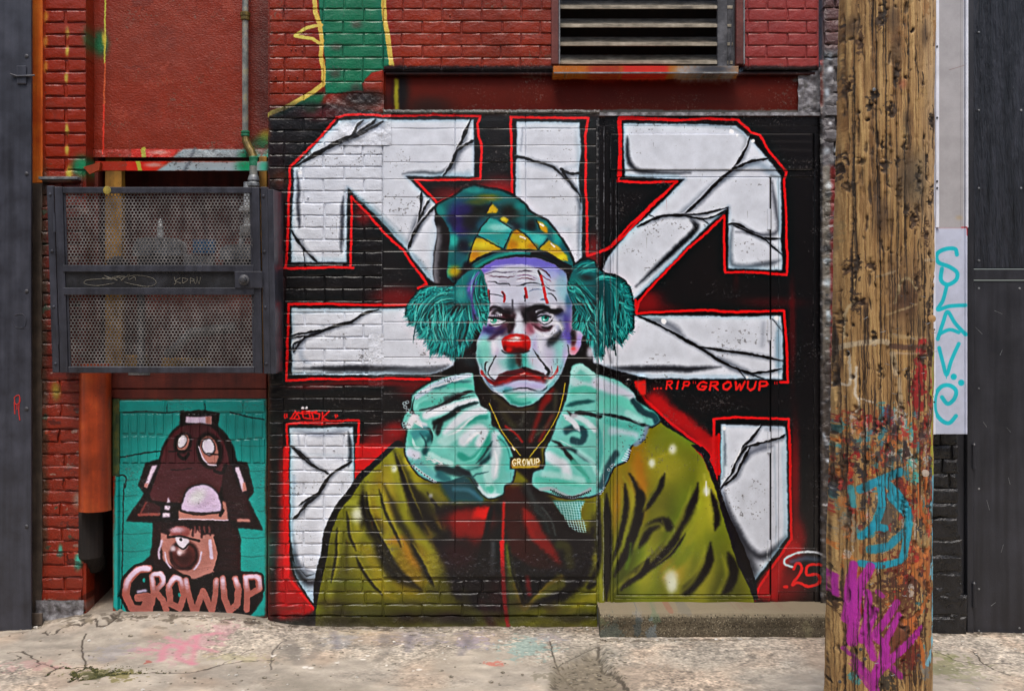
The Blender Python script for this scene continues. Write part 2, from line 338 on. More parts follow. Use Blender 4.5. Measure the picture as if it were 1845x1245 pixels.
def paint_clown(c):
    # ---------- coat
    coat = np.vstack([P('F', '800,20 700,120 600,220 530,330 450,420 400,560 380,690 350,800 310,1000 300,1200'),
                      P('X', '650,1150 1080,1150 1104,1088 1360,1088'), P('G', '980,880 900,720 830,480 770,280 700,90 620,0'), P('E', '640,1100 480,1010 405,960 300,880'), P('L', '1000,500 400,420 130,740')])
    c.line(np.vstack([P('F', '820,10 700,120 600,210 540,300 460,400 395,540 370,690 340,800 325,900 330,1010 330,1100')]), INK, 20, 1, 1)
    c.line(np.vstack([P('E', '240,800 400,930 480,1010 640,1115 715,1180'), P('G', '690,30 730,120 790,300 850,460 930,640 1000,830 1010,930')]), INK, 9, 1, .8, False)
    c.poly(P('G', '770,200 800,280 830,440 930,640 1000,830 1000,930 960,930 870,600 780,330'), INK, 1, 1)
    c.setclip(coat, .6)
    c.poly(coat, '#6a6b14')
    c.poly(P('X', '590,700 1110,700 1110,1150 590,1150'), '#686812', 1, 4)
    O = '#6a6d18'; Y = '#93831a'; OR = '#9a6a14'; DK = '#17150f'; GR = '#5a7a1c'
    for (x, y, rx, ry, col, a) in [(640, 960, 60, 120, '#6d6f1e', .7), (700, 860, 50, 60, '#71751c', .8), (690, 900, 22, 60, '#97721c', .6), (740, 1020, 36, 50, OR, .5), (650, 1040, 60, 60, '#79701e', .5),
                                  (1180, 850, 50, 60, Y, .9), (1150, 870, 18, 70, OR, .9), (1210, 800, 40, 40, '#6d7a22', .8), (1230, 900, 60, 90, '#666a18', .7), (1250, 960, 60, 90, GR, .5),
                                  (1150, 1020, 60, 60, '#5f7c1d', .7), (1280, 900, 14, 60, '#a6a02c', .9), (1262, 920, 12, 70, '#9a9a24', .8), (1240, 1040, 60, 40, '#74702a', .6),
                                  (1210, 1030, 18, 20, '#a8842a', .8), (1300, 1030, 40, 60, '#5d6120', .7), (735, 835, 12, 14, '#b3ae3a', .9), (1115, 910, 14, 60, '#a0791a', .8), (1090, 1060, 14, 30, '#86861e', .7)]:
        c.blob(x, y, rx, ry, col, a)
    for x, y, rx, ry in [(700, 870, 14, 60), (650, 930, 10, 70), (745, 880, 12, 50), (820, 940, 14, 40), (690, 1010, 14, 50), (1200, 840, 30, 30), (1180, 960, 14, 60), (1240, 980, 12, 60), (1160, 1040, 20, 30), (1270, 1040, 16, 40), (1130, 920, 8, 70), (780, 1010, 16, 40)]: c.blob(x, y, rx, ry, '#a39c2a', .55, 12)
    for x, y, rx, ry, a in [(610, 1060, 30, 90, .5), (860, 1000, 30, 60, .6), (1130, 980, 20, 90, .5), (1190, 930, 26, 60, .35), (1310, 1060, 30, 40, .4), (1110, 1040, 20, 60, .5), (680, 1100, 80, 24, .5)]: c.blob(x, y, rx, ry, '#2f3010', a)
    # left folds
    for v, s, col, w, a, so in [('F', '790,40 830,140 870,260 920,400 980,500 1040,620', DK, 16, .9, 7), ('F', '900,240 960,380 1010,480 1100,560', DK, 22, .95, 8),
                                ('F', '730,250 780,360 830,480 880,560 960,760 1030,860', DK, 9, .8, 5), ('F', '600,260 620,460 690,600 760,760 860,860 960,900', DK, 12, .85, 7),
                                ('F', '690,620 740,740 820,840', DK, 18, .8, 8), ('F', '640,560 700,560 690,500 620,430', DK, 12, .6, 6), ('F', '500,600 500,800', '#2e2a12', 7, .6, 5), ('F', '780,60 800,160 870,400', '#8e8e22', 9, .8, 5),
                                ('F', '680,260 720,400 790,520', '#8a8a22', 11, .8, 6), ('F', '740,620 840,600 900,700 960,780', '#a07018', 12, .7, 6), ('F', '940,600 1050,640 1130,740 1140,780', '#8c8a20', 14, .8, 6),
                                ('F', '970,470 1040,600 1140,740', '#8f7a1c', 7, .7, 4), ('F', '960,260 1060,330 1090,440 1090,520', '#8d8d22', 16, .95, 5), ('F', '930,250 1000,300 1080,420', '#757620', 8, .8, 4),
                                ('F', '850,560 930,700 1000,820 1060,920', '#3a3410', 4, .7, 4), ('F', '470,480 440,700 400,900 400,1060', '#7a7a22', 10, .7, 6), ('F', '560,640 640,680 720,900 800,960', '#8a7a1c', 12, .6, 8),
                                ('F', '380,860 480,860 700,900', '#57601a', 12, .5, 8), ('F', '480,380 580,360 560,460', '#8c9030', 9, .8, 5), ('F', '590,330 600,420 590,520', DK, 10, .8, 5)]:
        c.line(P(v, s), col, w*(1.3 if col == DK else 1.4), a*(.9 if col == DK else 1), so*1.3, taper=1)
    for q, w in [('800,60 850,200 900,330 960,460', 5), ('700,280 740,420 800,540 840,640', 4), ('620,300 640,420 700,560 780,700', 4.5), ('440,520 430,700 400,860', 3), ('900,620 980,760 1040,880', 4), ('560,700 620,820 720,940', 4), ('1000,300 1070,400 1100,520', 4), ('500,420 520,560 560,660', 3)]:
        c.line(P('F', q), '#12100c', w*1.3, .9, 3, taper=1); c.line(P('F', q)+[4, -1], '#9c9226', w*.7, .6, 2.5, taper=1)
    # right folds
    for s, w, so in [('250,180 310,300 300,420 260,560 210,680 160,800', 14, 4), ('460,180 430,260 380,340 350,400', 8, 4), ('660,240 640,340 580,480 480,620 380,720 240,830 200,880', 14, 4.5),
                     ('370,690 330,760 280,800', 8, 3), ('740,600 730,700 680,800 600,880 560,900', 12, 5), ('850,660 880,760 850,850 810,900', 13, 5), ('740,280 780,420 770,520', 8, 4),
                     ('480,450 490,500 460,470 380,500 330,580 310,620', 11, 5), ('220,240 225,380 190,560 150,700', 7, 4), ('590,540 500,660 420,720', 4, 3), ('110,300 115,600 110,950', 11, 4), ('60,300 60,700 0,860', 7, 5)]:
        c.line(P('G', s), DK, w*1.5, .97, so, taper=1); c.line(P('G', s)+[-w*.9, w*.3], '#8d8f26', w*.6, .55, so, taper=1)
    for s, col, w in [('180,250 170,400', '#a27818', 9), ('300,60 310,200 340,280', '#a06c14', 12), ('700,180 715,300', '#b9b648', 3.5), ('690,330 640,440 560,560', '#8f9422', 9), ('380,100 520,40', '#a39a26', 12),
                      ('240,520 200,640', '#7f8a22', 6), ('640,600 560,700 440,800', '#6f7c20', 12), ('520,740 460,800', '#a8801e', 5), ('260,600 230,750', '#587c1c', 12), ('520,520 470,600', '#6f8020', 10)]:
        c.line(P('G', s), col, w*1.3, .8, 6, taper=1)
    for v, x, y, r in [('F', 792, 150, 3.5), ('F', 565, 440, 7), ('F', 1022, 318, 2.5), ('G', 510, 30, 4.5), ('G', 383, 112, 4), ('G', 713, 285, 4), ('G', 500, 810, 8), ('G', 505, 860, 6)]:
        px, py = vb(v, x, y); c.blob(px, py, r*1.5, r*1.9, '#c8cdb0', .9)
    c.line(P('G', '712,230 714,310'), '#d8dccc', 2.4, .9, 1.5)
    # ---------- dark chest with red
    chest = P('N', '80,260 200,200 300,200 420,190 570,190 880,20 1000,120 1180,330 1330,450 1400,250 1400,560 1350,820 1150,990 900,1040 500,1090 250,950 180,700 60,500 190,400')
    c.poly(chest, '#141114', 1, 5)
    c.setclip(P('N', '0,0 1400,0 1400,1245 0,1245'), 1)
    for x, y, rx, ry, col, a in [(360, 340, 190, 80, '#7e1210', .9), (300, 620, 130, 120, '#2d1016', .9), (430, 440, 60, 90, '#6a1212', .8), (620, 950, 80, 160, '#3a0e12', .9), (1000, 600, 110, 70, '#2a1a14', .8)]:
        px, py = vb('N', x, y); c.blob(px, py, rx/4.447, ry/4.447, col, a)
    c.poly(P('N', '240,280 420,250 570,228 530,330 500,480 250,480 240,400'), '#801412', .85, 5)
    c.poly(P('N', '440,245 572,230 520,330 400,325'), '#c41712', .95, 3)
    c.poly(P('N', '660,60 780,60 900,280 1000,480 1090,600 1125,715 980,760 860,740 700,600 640,300'), '#3a100e', .9, 4)
    c.poly(P('N', '800,240 900,300 980,440 1080,590 1125,715 1040,640 950,560 860,470 820,380'), '#b21712', .95, 3)
    c.line(P('N', '560,240 520,420 480,600 450,760'), '#141114', 9, .95, 3)
    c.line(P('N', '660,200 650,400 645,560'), '#a51612', 5, .9, 2.5); c.line(P('N', '640,520 645,700 655,900 665,1040 690,1180'), '#c0151a', 8, .95, 2)
    c.line(P('N', '570,530 560,760'), '#3a3a3e', 9, .8, 4)
    c.line(P('N', '840,60 900,200 960,280 1000,340'), '#2c3030', 10, .8, 5); c.line(P('N', '960,240 1030,330 1070,460'), '#4f5b58', 3, .8, 2.5); c.line(P('N', '900,260 980,330 1020,440'), '#3d4543', 5, .6, 4)
    c.poly(P('N', '668,520 690,530 740,760 820,1010 1090,760 1150,800 1160,870 880,1010 830,1090 780,1140 700,1170 680,900'), '#6e6e1e', .95, 2.5)
    c.line(P('N', '740,860 780,960 820,1050 900,960 1000,860 1120,790'), '#8f7a1e', 8, .8, 4); c.line(P('N', '700,560 730,760 810,1010 840,1000 1040,790'), '#15130f', 5, .8, 2.5, False)
    c.poly(P('N', '730,640 820,900 830,980 1080,740 900,720'), '#141114', .9, 3); c.line(P('N', '850,800 860,930'), '#8a1418', 9, .8, 4)
    c.line(P('N', '1100,540 1160,560 1180,640 1190,700'), '#4c4c1c', 16, .8, 6); c.line(P('N', '1400,640 1430,720 1440,800 1380,960'), '#83801e', 16, .8, 6)
    c.line(P('N', '1180,1100 1300,980 1400,960'), '#8a851f', 12, .8, 6); c.line(P('N', '1130,960 1180,860 1200,780'), '#15130f', 9, .8, 5); c.line(P('N', '1340,880 1420,820 1480,720'), '#15130f', 8, .9, 4)
    c.line(P('N', '0,1120 200,1130 400,1140'), '#4b4b24', 14, .8, 6); c.line(P('N', '340,920 360,1030'), '#4b4b1c', 14, .6, 6); c.line(P('N', '60,880 100,900'), '#5c5c1c', 16, .6, 6)
    c.line(P('N', '480,1000 560,1180'), '#3a1214', 14, .7, 6); c.line(P('N', '720,1150 1000,1110 1250,1150'), '#4f4e20', 12, .8, 6)
    c.setclip()
    # neck behind the ruffle
    neck = np.vstack([P('K', '60,700 200,880 420,1100 700,1240 1000,1160 1250,860 1360,760 1330,1100'), P('M', '290,300 200,540 130,620 140,760 60,850'), P('L', '1010,900 990,760 860,600 720,330 660,160')])
    c.poly(neck, '#17110f', 1, 2)
    c.line(P('K', '420,1060 640,1220 760,1230 900,1190'), '#3d3a26', 10, .8, 6); c.line(P('L', '900,420 960,520 1000,560'), '#38331f', 12, .7, 6)
    c.poly(P('K', '1100,980 1180,940 1120,1120 1000,1240 980,1180'), '#7b1412', .9, 3); c.line(P('M', '160,240 120,380 60,560'), '#6d1310', 9, .8, 5); c.line(P('M', '200,400 120,560'), '#7a1512', 6, .8, 4)
    c.line(P('M', '230,240 200,420 100,520'), '#3f3a2c', 7, .7, 4); c.line(P('L', '940,570 1010,620 1070,690'), '#8f1614', 4, .9, 2.5); c.line(P('L', '1080,470 1060,560'), '#3d3f38', 7, .6, 4)
    for q, w in [('830,160 880,300 940,440 1010,560', 9), ('720,600 780,720 860,820 960,900', 8), ('600,300 610,430 660,560', 7), ('980,420 1060,520 1110,600', 8)]: c.line(P('F', q), '#12100c', w, .8, 5, taper=1)
    for x, y, rx, ry in [(680, 770, 26, 20), (705, 790, 20, 16), (1185, 745, 16, 16), (1240, 790, 20, 14)]: c.blob(x, y, rx, ry, '#c0181a', .0)
    # ---------- ruffle collar
    teal = '#68b4aa'; lt = '#9fd0cc'; wt = '#c2d0d8'; dk = '#123c40'; bl = '#1b1c20'
    cl = P('L', '655,145 680,190 690,280 720,340 735,400 810,450 830,560 880,600 980,760 1010,900 985,1010 930,1040 915,1110 800,1140 720,1070 640,960 500,1000 370,1010 250,960 190,890 150,820 130,740 150,600 110,560 130,480 180,420 190,340 210,300 330,220 480,170')
    cr = P('M', '330,80 390,58 470,110 500,130 640,170 740,250 760,300 870,370 905,430 860,465 820,480 790,560 720,600 690,690 600,740 560,830 500,910 380,940 260,930 130,890 70,850 80,770 150,740 160,620 200,540 250,400 290,300 310,200')
    c.line(np.vstack([cl, cl[:1]]), bl, 6, 1, 1, True); c.line(np.vstack([cr, cr[:1]]), bl, 6, 1, 1, True)
    # dark teal undersides
    c.poly(P('L', '400,940 520,960 640,960 760,1130 750,1180 500,1180 420,1060'), '#20474e', 1, 2.5); c.line(P('L', '520,1070 640,1080 740,1150'), '#3d7080', 7, .7, 4)
    c.poly(cl, teal, 1, .5, True); c.setclip(cl, .6, True)
    for s, col, w, a, so in [('230,330 330,260 480,200 640,160', '#a8bccb', 9, .95, 3), ('210,400 300,340 420,300 600,270', '#6fb8ae', 10, .7, 4), ('340,270 480,230 660,210', '#2e6469', 5, .7, 4), ('480,250 600,240 680,260', '#4db09e', 7, .8, 3),
                             ('250,440 380,420 480,370 620,300 690,290', bl, 4, .9, 3), ('460,350 560,320', bl, 7, .6, 5), ('300,480 420,440 560,400 700,370', wt, 12, .9, 5), ('260,400 420,360', '#4fae9f', 8, .7, 5),
                             ('560,430 640,400 730,370', '#1d4a4a', 4, .9, 3), ('700,430 740,405', bl, 2.4, .9, 1), ('370,540 440,510 500,480 560,430', '#17292c', 8, .85, 5), ('390,640 400,580 430,520', '#1c2226', 6, .8, 4),
                             ('470,620 540,540 640,470 760,430', wt, 13, .9, 6), ('590,590 640,540 700,500 780,490', '#2f8f83', 7, .85, 4), ('540,690 640,580 700,530', '#48a394', 6, .7, 4), ('430,700 560,620 660,600', lt, 16, .8, 7),
                             ('600,680 700,600 760,620 740,700', wt, 16, .85, 7), ('580,800 660,840 760,760 820,660 860,600', '#2f9484', 11, .9, 5), ('640,900 740,860 830,780 850,650', '#17494c', 7, .9, 5), ('520,880 620,890 700,860', '#5fb5a8', 10, .7, 5),
                             ('860,640 860,800 840,960', wt, 14, .75, 7), ('900,660 960,780 960,900', '#58b3a6', 10, .8, 5), ('780,900 790,960 830,1100', lt, 12, .8, 5), ('790,1050 820,1080 830,1040', '#4fb09c', 6, .8, 4), ('700,1010 780,1120 900,1110', wt, 5, .7, 3),
                             ('210,330 190,420 200,470 270,560 330,600 345,680 310,760', '#182629', 3.4, .95, 1.5), ('270,620 320,640 320,700 290,770', '#1d5558', 9, .9, 5), ('220,500 250,540 290,560', wt, 8, .9, 4), ('200,640 240,620 290,600', '#378388', 14, .7, 7),
                             ('160,560 200,500', '#ccd3da', 10, .9, 5), ('160,640 190,700 200,760', '#53b09f', 8, .8, 4), ('190,660 210,730 250,740', lt, 3, .9, 1.5), ('170,780 220,800', '#bcc8d6', 14, .9, 7), ('240,860 330,940 400,960', '#5fa6a6', 10, .8, 5),
                             ('330,790 420,840 500,870', lt, 8, .8, 4), ('400,900 500,930 620,950', '#1c3136', 12, .85, 6), ('550,900 640,960 700,1040', '#1b2b30', 7, .8, 4), ('410,960 470,1000', '#1f5a60', 12, .8, 6), ('340,720 400,740 500,800', '#6cc0b4', 12, .6, 7),
                             ('260,300 200,330', '#6d8d92', 6, .6, 4), ('640,640 680,650', '#7c8b90', 1.5, .8, 1)]:
        c.line(P('L', s), col, w*(1.25 if w > 6 else 1.6), min(1, a*1.12), so*.75, taper=0 if w > 6 else 1)
    c.setclip()
    c.setclip(cl, .6, True)
    for s_, col, w in [('300,460 420,400 560,350 690,320', '#16282c', 2.2), ('420,520 520,440 640,390 720,380', '#1a3034', 2.4), ('360,600 380,540 470,480', '#12181c', 5), ('700,860 780,780 830,690', '#173a3e', 4), ('650,1000 700,950 800,930', '#2a5a5e', 3), ('870,640 940,720 970,820', '#2b7f78', 3), ('250,620 300,700 290,780', '#1b4a50', 3), ('230,300 340,260 500,210 640,170', '#cfd8e0', 3), ('480,640 560,600 640,520 720,470', '#d3dde2', 4), ('620,700 680,640 730,620', '#d8dfe4', 5), ('850,760 870,860 850,960', '#d0dbe0', 4), ('330,480 440,430 560,390', '#d3dce2', 3.4), ('220,430 240,380 330,330', '#79c9bd', 4), ('560,860 680,830 760,740', '#69c2b3', 4)]:
        c.line(P('L', s_), col, w, .9, w*.6, taper=1)
    c.setclip(cr, .6, True)
    for s_, col, w in [('300,350 400,330 480,335', '#10272a', 3), ('320,260 400,250 480,262', '#2a7a72', 2.5), ('500,398 640,420 800,462', '#0f1c20', 2.4), ('300,420 360,470 400,520', '#12343a', 4), ('200,570 300,640 420,790', '#152a30', 3.4), ('350,620 430,690 490,740', '#1c4248', 3), ('520,200 620,240 720,290', '#d5dbe4', 4), ('330,120 380,90 440,110', '#cfe0e0', 4), ('200,690 250,740 290,800', '#d5dee2', 5), ('620,490 700,520', '#d0dce0', 4), ('250,400 330,440', '#d0dce0', 2.6), ('540,600 640,560 720,540', '#2f8c84', 3), ('100,800 180,810 260,840', '#2b8278', 3), ('540,480 560,640 530,780', '#2f8078', 2.6)]:
        c.line(P('M', s_), col, w, .9, w*.6, taper=1)
    c.setclip()
    for i in range(9):                      # lace on the left edge
        x, y = vb('L', 200+i*21, 890+i*15); c.blob(x, y, 3.6, 3.2, '#b5c3c6', .85, 30, hard=3); c.blob(x, y+.6, 1.7, 1.5, bl, 1, hard=3)
    for x, y in ((128, 385), (132, 415), (150, 440), (150, 375), (122, 560), (118, 540), (128, 580), (175, 455)):
        px, py = vb('L', x, y); c.blob(px, py, 4, 3.6, '#9db0b6', .9, hard=3); c.blob(px, py, 2.4, 2.1, bl, 1, hard=3)
    rs = np.random.RandomState(4)
    for i in range(30):
        x, y = vb('L', 300+rs.rand()*130, 795+rs.rand()*30); y += (x-767)*.45
        c.line(np.array([[x-2, y], [x+2, y+1]]), '#c3ced2', 1.3, .8, .5); 
    for i in range(12):
        x, y = vb('L', 200+i*6, 510+(i % 3)*12+i*3); c.line(np.array([[x-1.6, y-1], [x+1.6, y+1]]), '#d2dade', 1.7, .9, .5)
    for i in range(18):
        x, y = vb('L', 440+rs.rand()*85, 180+rs.rand()*35); c.blob(x, y, 1.2, 1.0, '#34424a', .9, hard=3)
    c.poly(cr, teal, 1, .5, True); c.setclip(cr, .6, True)
    for s, col, w, a, so in [('340,110 390,80 470,130', lt, 9, .8, 5), ('330,170 400,200 480,210', '#a9c4c8', 12, .7, 6), ('340,240 400,220 480,230', '#48a996', 10, .8, 5), ('290,340 380,310 480,300', '#1d5b5a', 5, .9, 4), ('300,370 340,400 380,380 480,390', bl, 5, .9, 3),
                             ('500,180 620,230 740,280', '#b7c1d0', 17, .9, 8), ('520,330 640,300 720,330', '#62c0ae', 16, .8, 8), ('500,380 600,400 700,420 800,460 840,465', '#1c2b2f', 4, .95, 2.5), ('380,370 500,400 520,400', '#1c2b2f', 4, .95, 2.5),
                             ('560,430 680,460 760,480', '#4aa79c', 10, .7, 5), ('600,500 680,520 740,530', '#a5c2cb', 12, .8, 7), ('540,640 620,560 720,560', '#63bcae', 14, .7, 7), ('740,300 800,370 870,400 890,440', '#24454a', 10, .9, 4), ('700,380 780,430', '#97ccc8', 9, .7, 5),
                             ('290,500 340,480 400,490 410,530 390,570 340,560', '#204f55', 10, .95, 4), ('270,390 340,440 380,500', wt, 6, .9, 3), ('340,400 420,430 480,490', wt, 8, .7, 4), ('230,440 260,520', '#6fbab5', 10, .7, 5), ('190,560 240,580 300,650 380,740 440,810', bl, 4, .85, 3),
                             ('250,560 330,600', wt, 4, .9, 2), ('220,600 330,620 420,680 490,720', '#17343a', 4, .8, 3.5), ('170,660 220,690 280,720 300,790', wt, 14, .85, 7), ('340,700 400,760 440,830', '#49a897', 7, .8, 4), ('380,640 460,700 500,780', '#98cfcb', 8, .7, 5),
                             ('100,820 200,830 400,845', '#4fb19f', 9, .8, 4), ('150,780 300,800 400,830', lt, 10, .6, 6), ('500,450 520,600 500,800', '#3a8c88', 5, .6, 4), ('520,860 580,720 620,650', '#2a4a50', 10, .8, 5), ('500,430 498,480', bl, 4, .9, 1.5)]:
        c.line(P('M', s), col, w*(1.25 if w > 6 else 1.6), min(1, a*1.12), so*.75, taper=0 if w > 6 else 1)
    c.setclip()
    c.line(P('M', '120,880 200,880 260,910 340,935 420,900 450,880'), '#8fa3a6', 6, .9, 1.5)
    for i in range(22):
        t = i/21; x, y = vb('M', 190+t*260, 885+45*math.sin(t*3)); c.blob(x, y, 1.9, 1.6, bl, 1, hard=3); x, y = vb('M', 200+t*240, 900+38*math.sin(t*3)); c.blob(x, y, 1.4, 1.4, bl, .9, hard=3)
    c.line(P('M', '750,590 800,540 820,480'), '#7b929c', 8, .9, 3)
    for i in range(14):
        x, y = vb('M', 768+rs.rand()*55, 485+rs.rand()*90); c.blob(x, y, 1.3, 1.1, '#1c2226', .9, hard=3)
    for i in range(6): c.line(P('M', '%d,%d %d,%d' % (660+i*8, 690-i*14, 690+i*6, 700-i*14)), '#c2ced4', 2, .9, .8)
    for x, y in ((510, 905), (540, 870), (570, 755), (590, 730), (600, 720), (525, 890)):
        px, py = vb('M', x, y); c.blob(px, py, 3.4, 3, '#9fbabd', .9, hard=3); c.blob(px, py, 1.6, 1.5, bl, 1, hard=3)
    # lace strip hanging on the chest
    c.poly(P('M', '200,955 420,960 385,1010 395,1080 300,1090 250,1030'), '#3f9490', .9, 1)
    c.setclip(P('M', '215,965 415,965 385,1050 425,1110 425,1170 370,1165 310,1130 280,1070'), .6)
    for i in range(14):
        c.line(P('M', '%d,950 %d,1180' % (190+i*17, 240+i*17)), '#a3d0cd', 1.3, .9, .5); c.line(P('M', '190,%d 440,%d' % (960+i*16, 975+i*16)), '#a3d0cd', 1.1, .85, .5)
    c.setclip()
    # ---------- hat
    hat = P('H', '100,360 130,320 220,270 350,210 450,140 560,105 680,130 900,165 1050,240 1160,330 1200,400 1300,460 1400,510 1480,600 1600,760 1680,880 1750,1060 1720,1110 1500,990 1300,930 1050,910 850,950 700,1020 560,1100 450,1186 300,1250 230,1180 250,900 270,720 260,600 160,470 110,420')
    c.line(np.vstack([hat, hat[:1]]), INK, 7, 1, .8)
    st = P('H', '120,470 80,510 110,600 115,700 90,900 70,1100 90,1250 330,1300 220,1200 240,900 270,700 250,590 160,480')
    c.poly(st, '#1b1a1d', 1, .8); c.setclip(st); c.line(P('H', '110,620 125,760 90,950 90,1240'), '#7e8088', 12, .85, 7); c.setclip()
    c.poly(hat, '#17595a', 1, .5); c.setclip(hat, .5)
    for x, y, rx, ry, col, a in [(380, 480, 130, 190, '#2b1f66', 1), (420, 600, 90, 70, '#2c2268', .9), (300, 520, 60, 90, '#1d1a2c', .6), (520, 500, 120, 160, '#14141a', .95), (650, 380, 190, 70, '#15170f', .9), (960, 420, 110, 100, '#15160f', .95),
                                 (720, 240, 120, 40, '#5f6418', 1), (600, 290, 120, 30, '#3e4a1c', .8), (1020, 580, 90, 60, '#14151a', .95), (430, 820, 80, 90, '#161624', .9), (380, 940, 60, 60, '#1d4f5c', .8), (1230, 560, 60, 70, '#141517', .9),
                                 (150, 390, 60, 60, '#1f7d7b', .9), (560, 160, 100, 30, '#1f7d78', .9), (1100, 330, 70, 50, '#1a7674', .9), (310, 740, 50, 70, '#2aa096', .9), (1540, 700, 60, 110, '#27988d', .9), (260, 1100, 50, 60, '#1f8d84', 1), (640, 560, 60, 60, '#1a4f62', .8),
                                 (1400, 560, 90, 50, '#1f8a80', .7), (450, 380, 80, 60, '#25205a', .7), (250, 620, 40, 60, '#176a72', .7)]:
        px, py = vb('H', x, y); c.blob(px, py, rx/6.589, ry/6.589, col, a)
    c.poly(P('H', '740,480 860,520 1010,620 910,840 760,780 600,690 640,590'), '#2b8f88', 1, 1); px, py = vb('H', 850, 590); c.blob(px, py, 22, 7, '#7fc4bd', .9)
    c.poly(P('H', '1090,600 1200,640 1300,660 1420,700 1390,740 1320,820 1220,720'), '#2e978e', 1, 1.5); px, py = vb('H', 1300, 740); c.blob(px, py, 12, 8, '#45b5a8', .8)
    yl = '#a8921c'
    for s in ('770,310 840,385 810,425 700,425 720,370', '860,490 910,460 970,500 940,540', '1290,515 1360,540 1410,610 1415,665 1330,620', '580,720 720,740 880,850 800,870 650,930 490,1030 520,860', '1080,610 1130,650 1310,855 1100,850 930,860 1010,650', '1320,850 1440,750 1560,830 1640,920 1680,1000 1560,970 1420,900'):
        c.poly(P('H', s), yl, 1, .9)
    for x, y, rx, ry, col in [(660, 800, 120, 40, '#c5b62a'), (560, 930, 60, 60, '#a86f14'), (1110, 790, 90, 40, '#c4a41e'), (1010, 800, 60, 60, '#a5700f'), (1240, 820, 60, 40, '#a36e14'), (1500, 860, 60, 40, '#bb981c'), (1600, 940, 60, 30, '#c4bf24'), (1390, 620, 30, 40, '#b08a16'), (1060, 640, 40, 30, '#a87412'), (900, 490, 30, 24, '#b3b03a')]:
        px, py = vb('H', x, y); c.blob(px, py, rx/6.589, ry/6.589, col, .85)
    for s in ('740,470 640,580 590,690', '590,690 760,780 900,850', '1000,640 960,730 905,850', '1070,610 1180,700 1310,860', '1420,740 1310,860', '580,710 520,860 480,1030', '860,510 1000,600', '1290,510 1330,620', '760,300 690,420'):
        c.line(P('H', s), INK, 2, .95, .8)
    c.line(P('H', '480,1060 620,960 820,880 1050,862 1300,880 1420,900 1560,980 1700,1060'), INK, 4.5, 1, 1); c.line(P('H', '440,1186 560,1080 760,960 950,905 1150,895'), '#1f7f78', 4.5, .95, 1.5)
    c.line(P('H', '1250,915 1450,960 1600,1050 1720,1140'), INK, 10, 1, 1.5); c.line(P('H', '420,1130 500,1040 460,1040 440,1150'), '#15131a', 10, .9, 4); c.line(P('H', '330,1200 430,1130 500,1100'), '#1b1518', 14, .9, 6)
    px, py = vb('H', 315, 1110); c.blob(px, py, 11, 9, '#9a8a1c', 1)
    for s in ('1330,555 1370,580', '1105,700 1160,725', '1470,790 1505,830'): c.line(P('H', s), '#e4dfe0', 3, 1, .8)
    c.line(P('H', '1560,780 1600,870'), '#d8d84a', 1.5, .0)
    c.setclip()
    # ---------- hair, left and right
    hl = P('I', '670,390 560,385 380,395 250,440 150,560 100,640 75,740 110,770 130,850 200,830 215,940 250,990 300,1000 330,1060 370,1120 390,1210 440,1160 510,1220 560,1180 640,1245 720,1245 800,1180 880,1060 960,900 1050,940 1110,850 1120,640 1095,430 1050,230 1000,160 850,200 700,340')
    c.line(np.vstack([hl[:9], hl[9:10]]), INK, 5, 1, .8)
    c.poly(P('I', '200,860 330,1000 400,1210 520,1200 900,1245 1010,1100 960,1245 1100,1400 900,1400 760,1300 640,1280 480,1120 300,980'), '#1a2327', .9, 3)
    c.poly(hl, '#10666a', 1, .6); c.setclip(hl, .6)
    for x, y, rx, ry, col, a in [(420, 500, 190, 60, '#1f8d85', .9), (480, 720, 100, 90, '#16292c', .9), (330, 740, 60, 60, '#123a3c', .8), (700, 660, 120, 50, '#1a1f24', .9), (760, 480, 70, 90, '#3f9a94', .7), (980, 500, 100, 200, '#147d75', .9),
                                 (930, 860, 70, 100, '#2a2c3c', .95), (960, 790, 40, 40, '#7f8fae', .7), (880, 420, 50, 120, '#4b4a8c', .9), (920, 720, 40, 80, '#46488a', .8), (560, 900, 80, 120, '#15403f', .8), (750, 950, 60, 120, '#15504d', .8), (860, 1150, 90, 80, '#23606a', .9), (400, 900, 60, 60, '#1a2a2c', .7), (780, 300, 60, 60, '#1f6f6b', .8)]:
        px, py = vb('I', x, y); c.blob(px, py, rx/6.914, ry/6.914, col, a)
    c.setclip()
    rs = np.random.RandomState(11)
    strands = ['600,440 450,450 300,520 200,640 170,760', '660,480 500,490 380,560 280,680 230,820', '640,570 520,600 440,700 410,860 440,1080', '700,610 580,650 500,740 460,900 480,1060', '680,640 560,760 490,880 560,1040 600,1230', '660,560 560,560 430,620 350,760',
               '330,860 370,960 450,1060 520,1200', '430,700 400,880 410,980 500,1160', '820,640 840,760 880,880 850,1000 800,1100', '760,640 700,760 640,860 640,1040 650,1240', '800,680 720,800 700,960 690,1040', '870,560 890,760 870,920 820,1080', '1010,240 960,360 980,560 1060,760 1060,950',
               '1060,300 1080,500 1100,700 1090,900', '940,380 960,560 1010,760', '700,840 640,900 620,1100', '560,640 460,700 300,860', '250,460 160,600 110,720', '500,400 360,430 240,540', '600,700 540,840 580,960 640,1180', '780,860 740,1000 720,1120', '1100,700 1060,820 1070,940']
    cols = ['#1d8c8a', '#167a7a', '#27a29c', '#56c0b6', '#0f6264', '#0d5558']
    c.setclip(np.vstack([hl]), .9)
    for i, s in enumerate(strands):
        a = P('I', s)
        for j in range(8):
            k_ = j > 2; c.line(a+rs.randn(2)*3.4+rs.randn(*a.shape)*.8, cols[rs.randint(6)] if k_ else '#0f2a2c', 1.2+rs.rand()*1.9, .8, .9, taper=1)
    for s in ('930,380 900,520 910,640 950,800', '430,640 370,760 380,900', '720,620 640,740', '860,820 820,980 760,1120', '540,640 460,720'): c.line(P('I', s), '#162226', 3, .85, 2.5)
